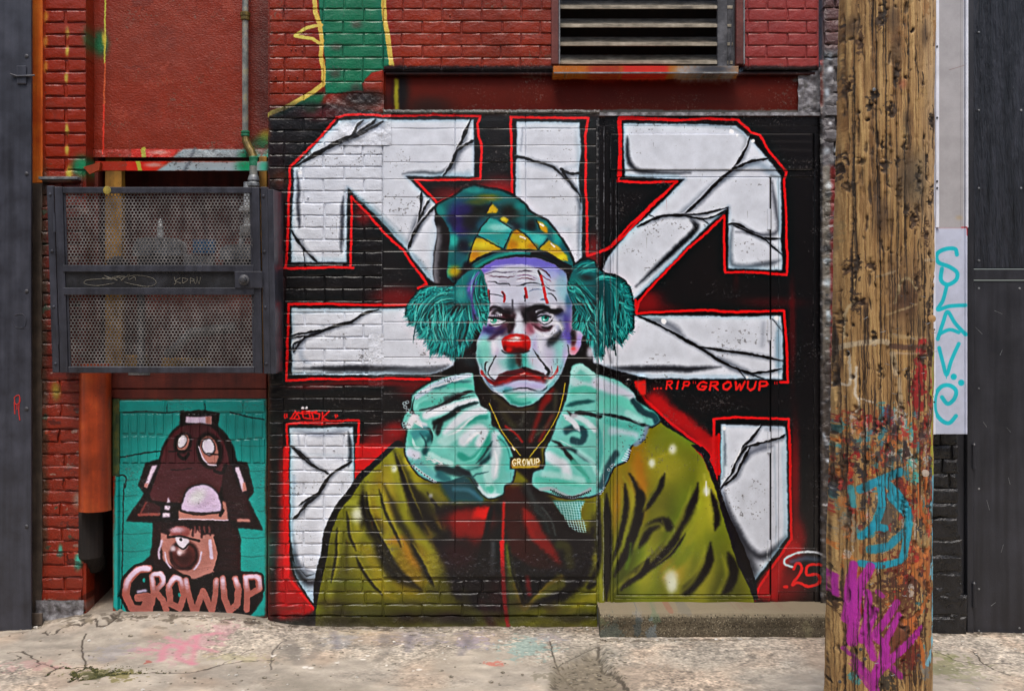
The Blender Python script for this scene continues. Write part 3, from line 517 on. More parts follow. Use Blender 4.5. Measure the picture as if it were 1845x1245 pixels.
    c.line(P('I', '960,330 900,460 900,600 940,720'), '#5753a0', 3, .8, 2.5); c.line(P('I', '980,220 900,330 850,440'), '#6d68b4', 4, .8, 3)
    c.setclip()
    hr = P('J', '730,130 800,90 900,60 960,80 1010,170 1100,230 1230,245 1330,310 1400,400 1440,540 1450,640 1450,900 1380,960 1310,1080 1270,980 1200,1060 1160,1110 1100,1080 1080,1245 990,1230 930,1080 840,1000 760,940 700,900 690,640 640,420 660,300')
    c.line(hr, INK, 6, 1, .8, False)
    c.poly(hr, '#0d565a', 1, .6); c.setclip(hr, .8)
    for x, y, rx, ry, col, a in [(720, 760, 60, 160, '#1a1c22', .95), (860, 280, 90, 40, '#1b2a2c', .9), (870, 160, 80, 40, '#1b5c60', .9), (1060, 500, 90, 200, '#0e3c40', .9), (760, 400, 90, 120, '#1c8b82', .8), (1300, 450, 80, 160, '#1b8a80', .8), (950, 640, 60, 80, '#15282c', .8), (1350, 700, 60, 160, '#126a66', .8), (700, 500, 40, 100, '#2f6b8a', .6), (1080, 1040, 40, 70, '#1a1c22', .9), (1260, 1040, 30, 60, '#1a1c22', .8), (830, 920, 70, 60, '#16221e', .9)]:
        px, py = vb('J', x, y); c.blob(px, py, rx/6.918, ry/6.918, col, a)
    strands = ['700,320 800,420 850,490', '700,380 740,520 840,620 900,740 1000,880', '740,480 820,560 800,520', '690,480 760,640 840,760 1000,980 1040,1100', '860,700 920,800 1000,860 1050,960 1060,1150', '760,880 880,960 960,1060 1000,1200', '1170,380 1220,460 1240,560 1240,760', '1180,330 1300,420 1350,560 1340,640',
               '1200,300 1330,360 1400,470 1440,600', '1340,720 1350,800 1320,960 1300,1020', '1420,760 1400,860 1330,1000', '1210,820 1260,900 1260,960', '1170,800 1190,900 1170,1080', '1080,560 1090,800 1120,1040', '780,340 900,480 980,560', '1000,300 1100,260 1250,290', '760,200 860,120 960,100', '800,240 900,200 1000,200', '1000,880 1060,1000 1040,1200', '860,520 940,640 1000,700', '1290,500 1300,700 1260,900', '1040,640 1060,800 1040,900']
    for i, s in enumerate(strands):
        a = P('J', s)
        for j in range(8): c.line(a+rs.randn(2)*3.4+rs.randn(*a.shape)*.8, cols[rs.randint(6)] if j > 2 else '#0d2a2c', 1.2+rs.rand()*1.9, .8, .9, taper=1)
    c.setclip()
    for s in ('1320,330 1370,370 1395,395', '1440,700 1455,840 1440,900', '1380,1000 1310,1085', '1080,1060 1070,1245 1080,1300', '1230,1060 1230,1160 1245,1240', '1230,1100 1215,1180'): c.line(P('J', s), '#14383a', 2.2, .95, .8)
    for poly_, (hx, hy) in ((hl, (835, 540)), (hr, (1060, 540))):
        b = spline(poly_, True, 5)
        for q in b[::1]:
            d = q-np.array([hx, hy]); L = np.hypot(*d)
            if L < 38 or q[1] < 505: continue
            d = d/L; side = np.array([-d[1], d[0]])*(.5 if d[0] < 0 else -.5); g_ = np.array([0, .75]); t_ = d*.55+g_+side*rs.randn()*.22
            for m_ in range(3):
                l = 4+rs.rand()*9; p0 = q-d*(8+rs.rand()*8)+rs.randn(2)*2.5; c.line(np.array([p0, p0+t_*l*.6, q+t_*l*.75+rs.randn(2)*1.5]), ['#12686a', '#1d8c8a', '#37a89f', '#113c40', '#0f5a5c'][rs.randint(5)], 1.4+rs.rand()*1.6, .9, .8, taper=2)
    for (x0_, y0_, n_) in ((790, 560, 26), (1085, 560, 26)):       # pale locks through the middle
        for m_ in range(n_):
            x = x0_+np.clip(rs.randn(), -1.5, 1.5)*24; y = y0_-24+rs.rand()*40; l = 26+rs.rand()*34; bnd = (x-x0_)*.35
            c.line(np.array([[x, y], [x+bnd*.6+rs.randn()*2, y+l*.5], [x+bnd*.7, y+l]]), ['#3fb0a6', '#62c4ba', '#2a9a94', '#0e3a3e'][rs.randint(4)], 1.1+rs.rand()*1.3, .75, .8, taper=1)
    # ---------- face
    face = np.vstack([P('H', '640,1080 800,980 1050,945 1300,960 1500,1030 1640,1130'), P('J', '640,330 630,450 690,620 690,880 700,930 800,950 845,1020 815,1180 730,1245 650,1230'),
                      P('K', '1310,620 1270,760 1180,900 1050,1010 960,1110 860,1170 720,1190 620,1160 540,1080 400,990 300,890 230,760 190,600 200,480 200,380 260,260 290,150'), P('I', '1080,900 1110,760 1120,600 1095,420 1050,230 1010,170')])
    c.line(P('K', '1310,620 1270,760 1180,900 1050,1010 960,1110 860,1170 720,1190 620,1160 540,1080 400,990 300,890 230,760 190,600'), INK, 5, 1, .8)
    c.poly(face, '#b7b9cb', 1, .6)
    c.setclip(face, .6)
    def kb(x, y, rx, ry, col, a=1.0, ang=0):
        px, py = vb('K', x, y); c.blob(px, py, rx*1.22/6.917, ry*1.22/6.917, col, a, ang)
    def kl(s, col, w, a=1.0, so=1.0, **k): c.line(P('K', s), col, w, a, so, **k)
    def jb(x, y, rx, ry, col, a=1.0, ang=0):
        px, py = vb('J', x, y); c.blob(px, py, rx*1.2/6.918, ry*1.2/6.918, col, a, ang)
    # forehead: purple top, wrinkles
    c.line(P('H', '640,1090 800,990 1050,960 1300,980 1500,1050 1620,1120'), '#5a55ab', 18, 1, 4)
    c.line(P('H', '700,1080 900,1010 1200,1010 1450,1080'), '#6c67bd', 12, .9, 5)
    c.line(P('H', '760,1060 940,1040 1180,1050'), '#a9a8da', 2.2, .8, 1.5); c.line(P('H', '860,1085 1050,1040 1180,1050'), '#c3c2e2', 1.5, .8, 1.2)
    jb(600, 320, 70, 160, '#6f8fb0', .9); jb(620, 460, 50, 90, '#65aab6', .8); jb(560, 420, 60, 120, '#8fb4c2', .7); jb(450, 220, 80, 60, '#8d95cc', .8); jb(660, 640, 40, 120, '#4a5a94', .8)
    jb(650, 560, 34, 60, '#2a6a7a', .8)
    for s, col, w in [('0,215 100,195 200,200', '#3a1c40', 2), ('0,260 130,250 260,290', '#7a4a78', 1.6), ('0,305 120,285 240,310', '#5a1830', 1.8), ('0,385 80,370 150,345 230,345 320,370', '#1a1a26', 2.2),
                      ('220,150 330,185 400,240 435,290', '#4a1830', 2.4), ('290,230 380,290 440,330', '#6a2a48', 1.6), ('360,380 430,430 485,445', '#262238', 2.0), ('160,460 220,430 320,430', '#4a5a80', 1.4), ('380,480 430,480 480,530 505,575', '#1d1f30', 2.2),
                      ('290,565 350,550 400,590', '#4d5674', 3), ('120,185 60,200', '#1c1824', 2), ('330,300 420,400', '#8a5c84', 1)]:
        c.line(P('J', s), col, w, .95, .7, taper=1)
    for s, col, w in [('1060,240 1180,205 1300,215 1440,205', '#3a2a50', 1.6), ('1110,262 1200,262 1340,275 1430,262', '#4a1830', 1.8), ('1090,325 1180,325 1230,348 1350,355 1370,385', '#1a1a28', 2), ('1250,205 1320,215', '#0e0c12', 2.6), ('1060,235 1150,245', '#3a1838', 1.6), ('1240,320 1330,325', '#5a3a60', 1.4), ('1100,300 1200,310', '#dcdce8', 2), ('1150,230 1400,235', '#d4d4e2', 2)]:
        c.line(P('I', s), col, w, .95, .7, taper=1)
    for s in ('0,235 200,230 300,260', '0,330 100,325 200,330', '40,280 200,270'): c.line(P('J', s), '#d6d6e4', 2, .8, 1.2)
    # brows, eye sockets
    kb(830, 60, 90, 90, '#1c181d', .95); kb(760, 30, 60, 80, '#3a3038', .8); kb(990, -10, 190, 40, '#1a161a', .9, -5); kb(1180, 20, 90, 34, '#1b171c', .9, 10); kb(900, 90, 60, 60, '#241a20', .9)
    c.line(P('J', '130,680 230,640 330,640 430,680 560,690'), '#151317', 6, .95, 3); kb(1260, 70, 60, 60, '#3b4680', .6)
    c.line(P('J', '440,620 490,640 440,650'), '#ccccda', 6, .9, 4)
    kb(600, 20, 90, 60, '#1b171c', .9, 20); kb(570, 110, 90, 80, '#3a1a22', .9); kb(640, 130, 50, 60, '#4b2530', .8); kb(430, 10, 100, 30, '#2a2630', .8)
    c.line(P('I', '1115,680 1160,645 1240,660 1310,710 1400,720'), '#17141a', 5, .95, 3); c.line(P('I', '1405,560 1405,680 1390,720'), '#2a2630', 2, .9, 2)
    kb(340, 260, 90, 70, '#3b3a80', .95); kb(520, 240, 80, 60, '#4a2836', .9, -30); kb(280, 320, 70, 40, '#6a66b8', .8); kb(430, 200, 70, 40, '#33235a', .7)
    kb(1010, 230, 130, 40, '#6e3440', .9, 8); kb(1100, 200, 60, 30, '#3d1c2a', .9, -10); kb(870, 220, 60, 60, '#a86478', .8); kb(840, 260, 40, 50, '#b06a7c', .7); kb(950, 180, 60, 30, '#6b3a48', .7)
    # nose bridge, cheeks
    kb(700, 180, 60, 130, '#c9cbd8', 1); kb(700, 90, 40, 60, '#c2c4d2', .9); kb(600, 320, 50, 60, '#5a4a5c', .7); 
    kb(300, 440, 90, 120, '#7cc3b8', .95); kb(270, 540, 70, 100, '#6fb9ae', .9); kb(440, 420, 60, 110, '#c3c4d2', .9); kb(430, 540, 50, 60, '#b49ac4', .5); kb(360, 640, 60, 90, '#6fc0b0', .7)
    kb(1140, 260, 120, 110, '#c6c8d6', 1); kb(1000, 380, 90, 100, '#bfc0d2', .9); kb(930, 440, 40, 80, '#a999c4', .7); kb(1150, 400, 60, 60, '#2a2e36', .95); kb(1220, 350, 50, 50, '#3e4450', .8, -30); kb(1180, 300, 40, 30, '#9aa0b0', .5)
    kb(1230, 470, 80, 90, '#7eb9bb', .95); kb(1120, 560, 60, 90, '#b6b4ce', .8); kb(1220, 640, 60, 90, '#86b8c2', .8); kb(1300, 560, 30, 120, '#a89ac8', .7)
    kb(1330, 180, 50, 90, '#8a5a88', .7); kb(1300, 290, 60, 60, '#5a52a4', .8); kb(1260, 180, 50, 60, '#7a86b4', .7); kb(1320, 100, 40, 60, '#3c4a88', .7)
    for q, col, w, a, so in [('640,20 660,60 640,110 600,190 600,260', '#2a161c', 5, .9, 4), ('760,20 800,80 810,150', '#1c171c', 6, .9, 4), ('820,140 860,220 900,280', '#7a4254', 5, .7, 4), ('880,170 980,230 1080,240 1150,190', '#3a1a26', 4, .9, 3),
                             ('900,200 940,260 1020,300 1120,330 1210,300', '#e0e0e8', 3, .6, 3), ('1240,120 1250,220 1200,320 1120,370 1100,430', '#2b2f38', 5, .85, 5), ('1270,420 1240,560 1200,700 1140,800', '#8fc4c4', 6, .6, 5), ('560,220 480,270 400,330 340,360', '#3b2038', 6, .85, 5),
                             ('620,180 640,260 600,300', '#6a4656', 4, .8, 3), ('210,420 230,560 290,680', '#4f9a94', 6, .6, 5), ('400,380 420,470 400,540', '#d2d3df', 6, .7, 4), ('1160,140 1230,170 1260,250', '#d8d9e4', 5, .8, 4), ('1000,330 980,420 1000,500', '#cfd0dc', 7, .7, 5)]:
        kl(q, col, w*1.3, a, so, taper=1)
    # ear
    kb(1360, 340, 40, 60, '#5548a8', .9); kb(1430, 500, 60, 50, '#c2768c', .9); kb(1480, 380, 40, 80, '#8a78bc', .8); kb(1410, 380, 24, 50, '#4a1a20', .95, 10); kb(1400, 290, 30, 60, '#1b181e', .9); kb(1400, 470, 20, 16, '#c8484c', .9)
    kl('1335,430 1345,500 1350,560', '#1d1a28', 1.8)
    # folds cheek -> mouth, muzzle
    kb(480, 700, 130, 100, '#b9bccc', 1); kb(420, 760, 80, 50, '#bfc2d0', .9); kb(590, 620, 90, 80, '#6fb3ae', .9); kb(640, 640, 50, 90, '#2f6a6a', .95); kb(720, 620, 50, 90, '#40302c', .95); kb(800, 620, 40, 90, '#2f9488', .95); kb(850, 680, 60, 50, '#5cb6a8', .8)
    kb(960, 640, 90, 90, '#b5b8ca', .95); kb(700, 700, 90, 30, '#3f7f80', .8); kb(900, 540, 60, 50, '#9fb4c4', .6); kb(520, 560, 40, 40, '#a9b4c4', .8)
    kl('440,560 390,650 350,730 340,790 400,850 440,860', '#17171c', 2.2, .95, .8); kl('900,470 950,550 1020,650 1090,730 1090,790 1060,800', '#17151a', 3.4, .95, .8, taper=1); kl('1060,720 1100,760 1080,800', '#17151a', 5, .9, 1.5)
    kl('180,580 210,680 230,760', '#1b2226', 2.4, .9, 1); kl('120,560 170,640 210,760 260,860', '#14201f', 3, .8, 1.5)
    # mouth
    c.poly(P('K', '470,800 560,745 680,735 790,705 900,740 990,770 1060,810 1130,830 1160,850 1090,900 1000,905 900,870 800,855 700,870 560,930 440,945 380,905 300,820 420,870'), '#541820', 1, .9)
    kl('600,850 700,810 780,785 870,800 980,840', '#a81a18', 5, .95, 2); kl('420,900 520,880 620,850 720,830 900,850 1020,880', '#74161a', 5, .9, 3); kl('480,800 620,755 760,750', '#4d2028', 4, .9, 2); kl('800,720 900,760 1020,800', '#3b161c', 5, .9, 2)
    kl('480,895 620,860 560,900', '#8d1c1e', 4, .8, 2); kl('1040,840 1100,860', '#b85a52', 3, .9, 1.6); kl('740,792 800,782', '#d8a8a4', 2, .9, 1); kl('380,935 470,945 600,915', '#16131a', 2, .9, 1)
    kl('770,712 800,715', '#141014', 3)
    kb(620, 930, 110, 34, '#a9a8cc', .9, -12); kb(820, 910, 160, 40, '#b2acd0', .95); kb(560, 980, 90, 30, '#4d95a0', .9); kb(960, 930, 80, 30, '#a79fca', .8); kb(480, 960, 60, 30, '#93a6c0', .7)
    kl('540,1010 640,985 740,962 830,960 900,980 980,1000 1050,960 1090,910', '#161a22', 3, .95, 1.2); kl('560,1000 640,990', '#1f6a70', 5, .8, 2)
    kb(760, 1000, 120, 26, '#c0bdd2', .95); kb(700, 1080, 160, 60, '#55b3a2', 1); kb(800, 1120, 160, 60, '#5cb9a8', .9); kb(870, 1040, 90, 30, '#8fc0c4', .9); kb(760, 1060, 60, 16, '#a8cfd0', .7); kb(980, 1020, 60, 40, '#98b9c6', .8)
    kb(1130, 900, 60, 60, '#7fb6b8', .9); kl('400,990 500,1050 560,1100', '#c8cbd8', 3.5, .8, 2); kl('640,1140 740,1160 860,1140', '#2b7c74', 4, .8, 3); kl('250,800 330,890 400,960', '#9fb8ce', 5, .8, 2.5)
    # painted blood marks
    for s, w, col in [('250,740 275,790 310,830', 5, '#a8181a'), ('290,790 340,870 400,900', 4, '#8a1a1e'), ('255,660 262,720', 3, '#2a1014'), ('345,633 310,650 298,720 310,780', 3, '#2a1014'), ('300,700 310,790', 3.4, '#6a141a'),
                      ('1150,600 1158,640', 3, '#2c1018'), ('1202,590 1205,650', 3.4, '#3a1220'), ('1130,690 1138,780', 3.8, '#8a1216'), ('1130,690 1132,730', 3.2, '#1d0f14'), ('1215,680 1200,760 1150,820 1090,850', 4.2, '#a3181a'), ('1120,800 1150,760', 2, '#3a1218')]:
        kl(s, col, w, .95, .7, taper=1)
    c.line(P('J', '270,195 320,290 330,380'), '#2a0d12', 3.6, .95, .7); c.line(P('J', '310,260 345,400 350,470 385,595'), '#b01418', 4.6, 1, .7); c.line(P('J', '345,400 355,500 378,600'), '#c01a1c', 3.6, 1, .7, taper=2)
    c.line(P('J', '110,415 120,460 135,520'), '#b31418', 4.6, 1, .7, taper=0); c.line(P('J', '108,500 112,565'), '#1f0f14', 2.2, 1, .7)
    c.line(P('I', '1108,420 1100,500 1110,590'), '#9c1216', 4.6, 1, .7, taper=1); c.line(P('I', '1120,440 1115,600'), '#190d12', 1.6, .9, .6); c.line(P('I', '1275,460 1305,510 1300,580'), '#a01418', 4, 1, .7); c.line(P('I', '1278,460 1295,500'), '#1b0d12', 2); c.line(P('I', '1125,485 1200,490 1290,520'), '#1f2030', 1.6, .95, .7)
    # eyes
    c.poly(P('J', '245,790 300,740 360,730 430,760 450,800 420,835 360,850 300,828'), '#b0b4c2', 1, .5, True); px, py = vb('J', 355, 783); c.blob(px, py, 7.6, 7.2, '#1d6d68', 1, hard=5); c.blob(px-.5, py+1.5, 4, 3.4, '#52b3a6', .9); c.blob(px+.6, py-.8, 3, 3, '#16161c', 1, hard=4); c.blob(px-2.4, py+2.6, 1.8, 1.5, '#cfeee6', .9)
    c.line(P('J', '240,772 290,738 360,732 430,765'), '#100e12', 3.6, 1, 1.1); c.line(P('J', '200,800 240,770 250,760'), '#15121a', 5, .9, 2.5); c.line(P('J', '235,680 330,655 440,690 540,700'), '#17131a', 5, .9, 2.5); c.line(P('J', '290,835 360,862 430,830 460,780'), '#100e12', 2, 1, .6); c.line(P('J', '250,705 320,690 400,720'), '#c5c7d4', 4, .95, 1.6); c.line(P('J', '420,740 460,750 450,790'), '#c9cbd6', 3, .9, 1)
    c.line(P('J', '330,895 400,905 440,880'), '#191418', 2.6, .9, 1); c.line(P('J', '330,870 420,880'), '#8a8a98', 1.6, .8, .8)
    c.poly(P('I', '1125,790 1170,770 1230,790 1330,820 1280,855 1200,890 1150,872'), '#b4b2c0', 1, .5, True); px, py = vb('I', 1172, 805); c.blob(px, py, 6.4, 6.6, '#2c8a7c', 1, hard=4); c.blob(px-2, py-2, 3, 3, '#101014', 1, hard=4); c.blob(px-3.2, py-.5, 1.6, 1.5, '#e0f0ec', .9)
    c.line(P('I', '1110,768 1200,772 1300,797 1410,802'), '#120e12', 3.8, 1, 1); c.line(P('I', '1290,720 1360,770 1400,850 1370,950'), '#2d1218', 6, .9, 3.5); c.line(P('I', '1120,870 1210,865 1290,845 1350,820'), '#1b1418', 2.2, .95, .8); c.line(P('I', '1130,720 1180,700 1260,740'), '#c8cad6', 4.4, .95, 1.4)
    c.poly(P('J', '240,775 290,728 360,718 440,752 420,768 360,748 300,762'), '#8e8fa0', 1, .8); c.line(P('J', '243,780 300,758 360,750 430,775'), '#0f0d11', 2.6, 1, .7); c.line(P('J', '300,700 360,698 420,725'), '#3a3540', 1.6, .9, 1)
    c.line(P('I', '1115,778 1200,782 1290,803 1400,806'), '#0f0d11', 2.4, 1, .7)
    for i in range(4): c.line(P('I', '%d,720 %d,760' % (1180+i*24, 1185+i*24)), '#24202a', .9, .8, .5)
    for i in range(5): c.line(P('K', '%d,50 %d,90' % (1100+i*16, 1120+i*14)), '#8c90a0', 1, .7, .6)
    c.setclip()
    c.setclip(face, .6)
    for q, col, w, a, so in [('560,60 620,100 650,160 640,220', '#1d1015', 7, .85, 5), ('380,30 460,0 560,30', '#1d191f', 6, .9, 3), ('930,40 1000,10 1100,0 1220,40', '#141116', 6, .95, 3), ('860,40 900,100 960,140', '#1d1218', 8, .85, 5), ('1000,200 1080,215 1140,190', '#241018', 4, .9, 2.5),
                             ('270,200 360,260 480,270 560,230', '#2c2350', 8, .75, 6), ('1230,280 1180,350 1130,400', '#262a32', 9, .85, 6), ('1300,60 1330,200 1310,330', '#4a3f86', 8, .7, 5), ('220,560 260,700 330,820', '#2f7a76', 6, .55, 5), ('1290,600 1240,760 1150,900 1020,1010', '#4f8f98', 6, .6, 5),
                             ('640,560 660,640 640,720', '#1f5c5c', 6, .8, 4), ('720,540 730,640 740,700', '#2d1c1c', 6, .8, 4), ('560,1040 660,1130 800,1160', '#1f7a6c', 6, .6, 5), ('1060,930 1130,860 1200,760', '#cfdfe2', 4, .6, 3), ('420,1000 340,900 290,830', '#2a3a50', 4, .6, 3)]:
        kl(q, col, w, a, so, taper=1)
    c.setclip()
    # red nose
    c.poly(P('K', '520,400 540,340 620,295 720,285 820,310 865,370 870,430 840,490 780,525 640,525 550,500'), '#b3100e', 1, .6, True)
    c.setclip(P('K', '520,400 540,340 620,295 720,285 820,310 865,370 870,430 840,490 780,525 640,525 550,500'), .5, True)
    kb(700, 500, 130, 40, '#3a0a0a', .95); kb(640, 470, 80, 50, '#5a0c0c', .8); kb(560, 440, 20, 50, '#2a0808', .7); kb(700, 400, 160, 40, '#cf1510', .9); kb(800, 430, 30, 40, '#8a0f0d', .6); kb(600, 480, 30, 24, '#c81a14', .8)
    kb(685, 335, 44, 14, '#e6dcdc', 1); kb(660, 368, 70, 12, '#dccfd2', .9); kb(640, 350, 40, 16, '#d87a74', .6)
    c.setclip()
    kl('520,500 560,530 640,535 760,530 850,500', '#241a1e', 2.5, .9, 1.5)
    # ear side gap + right jaw shadow
    kl('1530,330 1510,450 1440,560 1370,600', '#141317', 5, .9, 1.5); kb(1620, 520, 40, 60, '#b9bfcc', .8)
    # necklace
    for s in ('805,380 860,500 920,620 1000,730 1060,800', ): c.line(P('L', s), '#a8962a', 1.9, .95, .6); c.line(P('L', s)+[1.5, 0], '#3a3413', .8, .6, .5)
    c.line(P('M', '285,185 265,300 220,430 140,560 50,670'), '#a8962a', 1.9, .95, .6); c.line(P('K', '230,840 330,940 380,1010'), '#5c5216', 1.2, .6, .7)
    c.line(P('L', '990,730 1010,755'), '#e8e8e0', 2.4, .9, .8)
    x0, y0 = 921, 825
    c.poly(rect(919, 823, 975, 844), '#1b1710', .95, 1); c.poly(np.vstack([P('X', '921,830 926,825 970,825 975,831 973,841 967,843 924,843 920,838')]), '#8a7420', 1, .6)
    text(c, 'GROWUP', 923, 826.5, 11, 8.6, '#d9cfae', 1.7, slant=0.05, soft=.5)
    c.line(P('X', '923,841 971,841'), '#c2ac2c', 1.2, .8, .5)

def paint_small_piece(c):
    """the little teal piece low on the left"""
    c.poly(P('O', '30,60 830,52 828,1190 700,1200 100,1200 40,1140 50,420 30,300'), '#168a84', 1, 1.2)
    K = '#130d10'; M = '#4a2228'; SK = '#a8726a'; LV = '#c7b4cc'
    def p(s, col, a=1, so=.5, sm=False): c.poly(P('O', s), col, a, so, sm)
    def l(s, col, w, a=1, so=.7, **k): c.line(P('O', s), col, w, a, so, **k)
    for x, y, r, col, a in [(300, 300, 40, '#1da39c', .4), (760, 850, 40, '#1aa39a', .5), (150, 800, 50, '#139087', .5), (700, 200, 50, '#127a76', .4), (100, 300, 30, '#127a76', .4)]:
        px, py = vb('O', x, y); c.blob(px, py, r, r, col, a)
    l('40,365 150,345 280,330', '#0c2a2c', 2.4); l('80,128 200,120 300,125 400,115', '#0c2a2c', 2); l('640,125 740,150 820,165', '#0c2a2c', 2.2); l('510,80 510,120', '#0c2a2c', 1.6); l('310,80 305,125', '#0c2a2c', 1.4)
    l('58,455 85,455 97,470 92,520', K, 2); l('86,500 80,800 76,1150', K, 1.8)
    # body keylines
    p('380,120 480,112 585,130 580,195 615,225 645,270 665,320 680,380 735,385 770,545 740,580 815,740 680,730 700,790 695,950 810,1000 815,1100 770,1170 730,1205 120,1195 70,1090 100,980 220,880 240,770 235,705 95,695 190,550 160,510 200,390 270,370 285,315 310,265 345,215 380,185', K, 1, .8)
    p('410,145 545,150 545,190 510,185 410,178', LV); p('515,150 545,150 545,190 515,185', SK)
    p('300,310 322,265 350,225 385,200 420,190 480,182 530,195 570,222 605,270 628,330 640,400 600,500 560,620 420,640 380,600 230,590 220,550 245,490 270,420 284,360', M, 1, .6)
    p('605,390 650,400 680,500 730,560 760,690 640,690 600,560', '#2a1418', 1, 1)
    for y, (x0, x1) in ((480, (40, 160)), (560, (60, 150)), (640, (60, 110)), (760, (60, 225)), (850, (60, 220)), (300, (690, 830)), (430, (740, 830)), (520, (780, 830)), (640, (790, 830)), (780, (700, 830)), (880, (700, 830))): l('%d,%d %d,%d %d,%d' % (x0, y, (x0+x1)/2, y+4, x1, y-3), '#0f5450', 1.6, .55, 1)
    # eyes on the helmet
    for cx, cy, rx, ry, ang in ((395, 285, 34, 50, 15), (533, 325, 50, 84, -12)):
        px, py = vb('O', cx, cy); c.blob(px, py, rx*1.5/2.897, ry*1.25/2.897, K, 1, ang, hard=5)
        c.blob(px, py, rx/2.897, ry/2.897, SK, 1, ang, hard=6)
    for cx, cy, rx, ry, ang in ((390, 278, 27, 42, 15), (527, 305, 38, 52, -12)):
        px, py = vb('O', cx, cy); c.blob(px, py, rx/2.897, ry/2.897, K, 1, ang, hard=6); c.blob(px, py, rx*.86/2.897, ry*.9/2.897, '#d3c9da', 1, ang, hard=6)
    l('480,305 490,345 520,390 570,400', LV, 2.4); l('325,330 440,328', K, 2.6); l('370,345 400,370 425,345', K, 5); l('520,340 580,345', K, 2.6); l('335,425 380,425 440,420', K, 2, .7); l('560,430 600,440 620,400', K, 6, .8)
    # side pieces
    p('235,405 262,402 205,525 190,515', LV); p('193,500 215,500 205,525 190,518', SK); p('668,412 692,410 730,535 708,540', LV); p('708,490 722,490 732,535 710,540', SK)
    # brim
    p('195,585 280,620 275,668 160,668', '#3a1a1e', 1, 1); l('165,662 270,660', '#8a4a44', 5, .9, 1.5); l('200,600 170,660', '#7a3c38', 3, .8, 1.5); p('680,680 745,685 750,700 680,698', SK)
    p('320,570 330,600 310,600', LV); p('300,615 328,615 325,635 300,635', LV); p('290,652 326,650 326,672 286,674', LV)
    for y in (600, 640, 660): l('640,%d 740,%d' % (y, y+10), '#1a0c10', 2, .7, 1)
    # bulb
    p('372,640 375,690 630,692 620,600 600,590 600,655', SK); l('375,685 630,690', LV, 1.8)
    p('388,640 392,580 420,525 480,500 540,510 585,560 600,640 560,655 470,655', K, 1, .6, True); p('392,636 398,582 424,530 480,506 538,515 580,562 594,636 556,648 470,648', '#c6b0d0', 1, .5, True)
    px, py = vb('O', 470, 565); c.blob(px, py, 17, 11, '#d9d9de', .9, -35); l('385,642 470,662 600,650', K, 3); l('590,665 605,640', K, 5)
    # hair fringe + face
    p('250,700 640,695 680,760 700,950 560,960 240,960 235,760', '#231014', 1, 1)
    p('275,755 320,770 350,730 470,740 500,770 560,765 580,880 560,960 450,1000 380,960 290,900', SK, 1, .8)
    for i in range(14): l('%d,700 %d,%d' % (260+i*30, 255+i*30, 740+(i % 3)*10), '#14090c', 2.4, .9, 1)
    for i in range(7): l('%d,735 %d,%d' % (275+i*44, 272+i*44, 770+(i % 2)*12), '#2a1216', 4, .8, 1.4)
    for i in range(4): l('%d,728 %d,755' % (460+i*24, 462+i*24), '#6a3a3a', 3.4, .9, 1.2)
    for i in range(5): l('600,%d 680,%d' % (790+i*34, 800+i*34), '#14090c', 2, .8, 1)
    px, py = vb('O', 400, 870); c.blob(px, py, 29, 30, '#2a0f12', 1, 0, hard=5); c.blob(px, py, 23, 24, '#6a3430', 1, 0, hard=5); c.blob(px+1, py+5, 18, 17, '#3a1718', 1); c.blob(px-4, py-8, 8, 8, '#c9a8a8', .8)
    px, py = vb('O', 345, 740); c.blob(px+12, py+3, 21, 12, '#8a4a48', 1, hard=4); c.blob(px+7, py, 12, 5, '#c7a4b4', .9)
    l('320,780 390,775 450,790 480,800', K, 4); p('355,785 390,780 430,795 420,835 385,838', '#cfc2d0', 1, .6, True); px, py = vb('O', 385, 790); c.blob(px, py, 3.4, 3.4, K, 1, hard=3); l('360,815 400,840 430,815', K, 3)
    for x, y, r in ((343, 838, 5), (378, 860, 4.5), (540, 840, 0)):
        px, py = vb('O', x, y); c.blob(px, py, r+.1, r+.1, '#d3bfc8', .9)
    l('537,800 545,885', LV, 6, .95, 1.5); l('285,800 268,860 270,890', LV, 4, .9, 1.8); l('300,860 310,910 330,940', LV, 3, .9, 1.2); l('492,855 480,910 455,945', LV, 3, .9, 1.2); l('330,900 360,940 440,940', '#2a0f12', 3, .8, 1.5); l('560,780 580,860 560,950', K, 4)
    # the word: bubble letters
    W = [('215,945 160,950 105,1010 95,1080 130,1150 190,1160 210,1090 160,1095', 14), ('232,985 240,1080 225,1160', 11), ('240,975 280,975 290,1020 240,1070', 11), ('245,1060 290,1110 310,1160', 11),
         ('350,990 320,1040 330,1130 380,1150 400,1080 380,1000 350,990', 12), ('410,1000 430,1090 455,1180 500,1060 545,1170 565,1080 570,1005', 11), ('605,995 615,1100 640,1165 680,1130 690,1050 672,995', 12), ('725,985 735,1070 730,1160', 11), ('725,985 790,990 795,1050 740,1080', 11)]
    W2 = [(s, w) for s, w in W]
    for s, w in W2: l(s, K, w+9, 1, .8, smooth=False)
    l('190,1185 450,1205 700,1195', K, 10)
    for s, w in W2: l(s, '#955850', w, 1, .6, smooth=False)
    ox, oy, k = VIEWS['O']
    for s, w in W2:                       # paler upper halves
        a = spline(P('O', s))
        for q in range(len(a)-1):
            t = np.clip((oy+1055/k-a[q, 1])/28, 0, 1)
            if t > .05: c.line(a[q:q+2], '#cbb9d2', w*.62, float(t)*.8, 2, False)
    l('150,1120 170,1130', K, 3); l('160,1065 200,1060', '#c4b4d0', 5, .8, 2.5)
    for x, y in ((375, 1080), (190, 1005)):
        px, py = vb('O', x, y); c.blob(px, py, 3, 5, '#168a84', .9, hard=3)

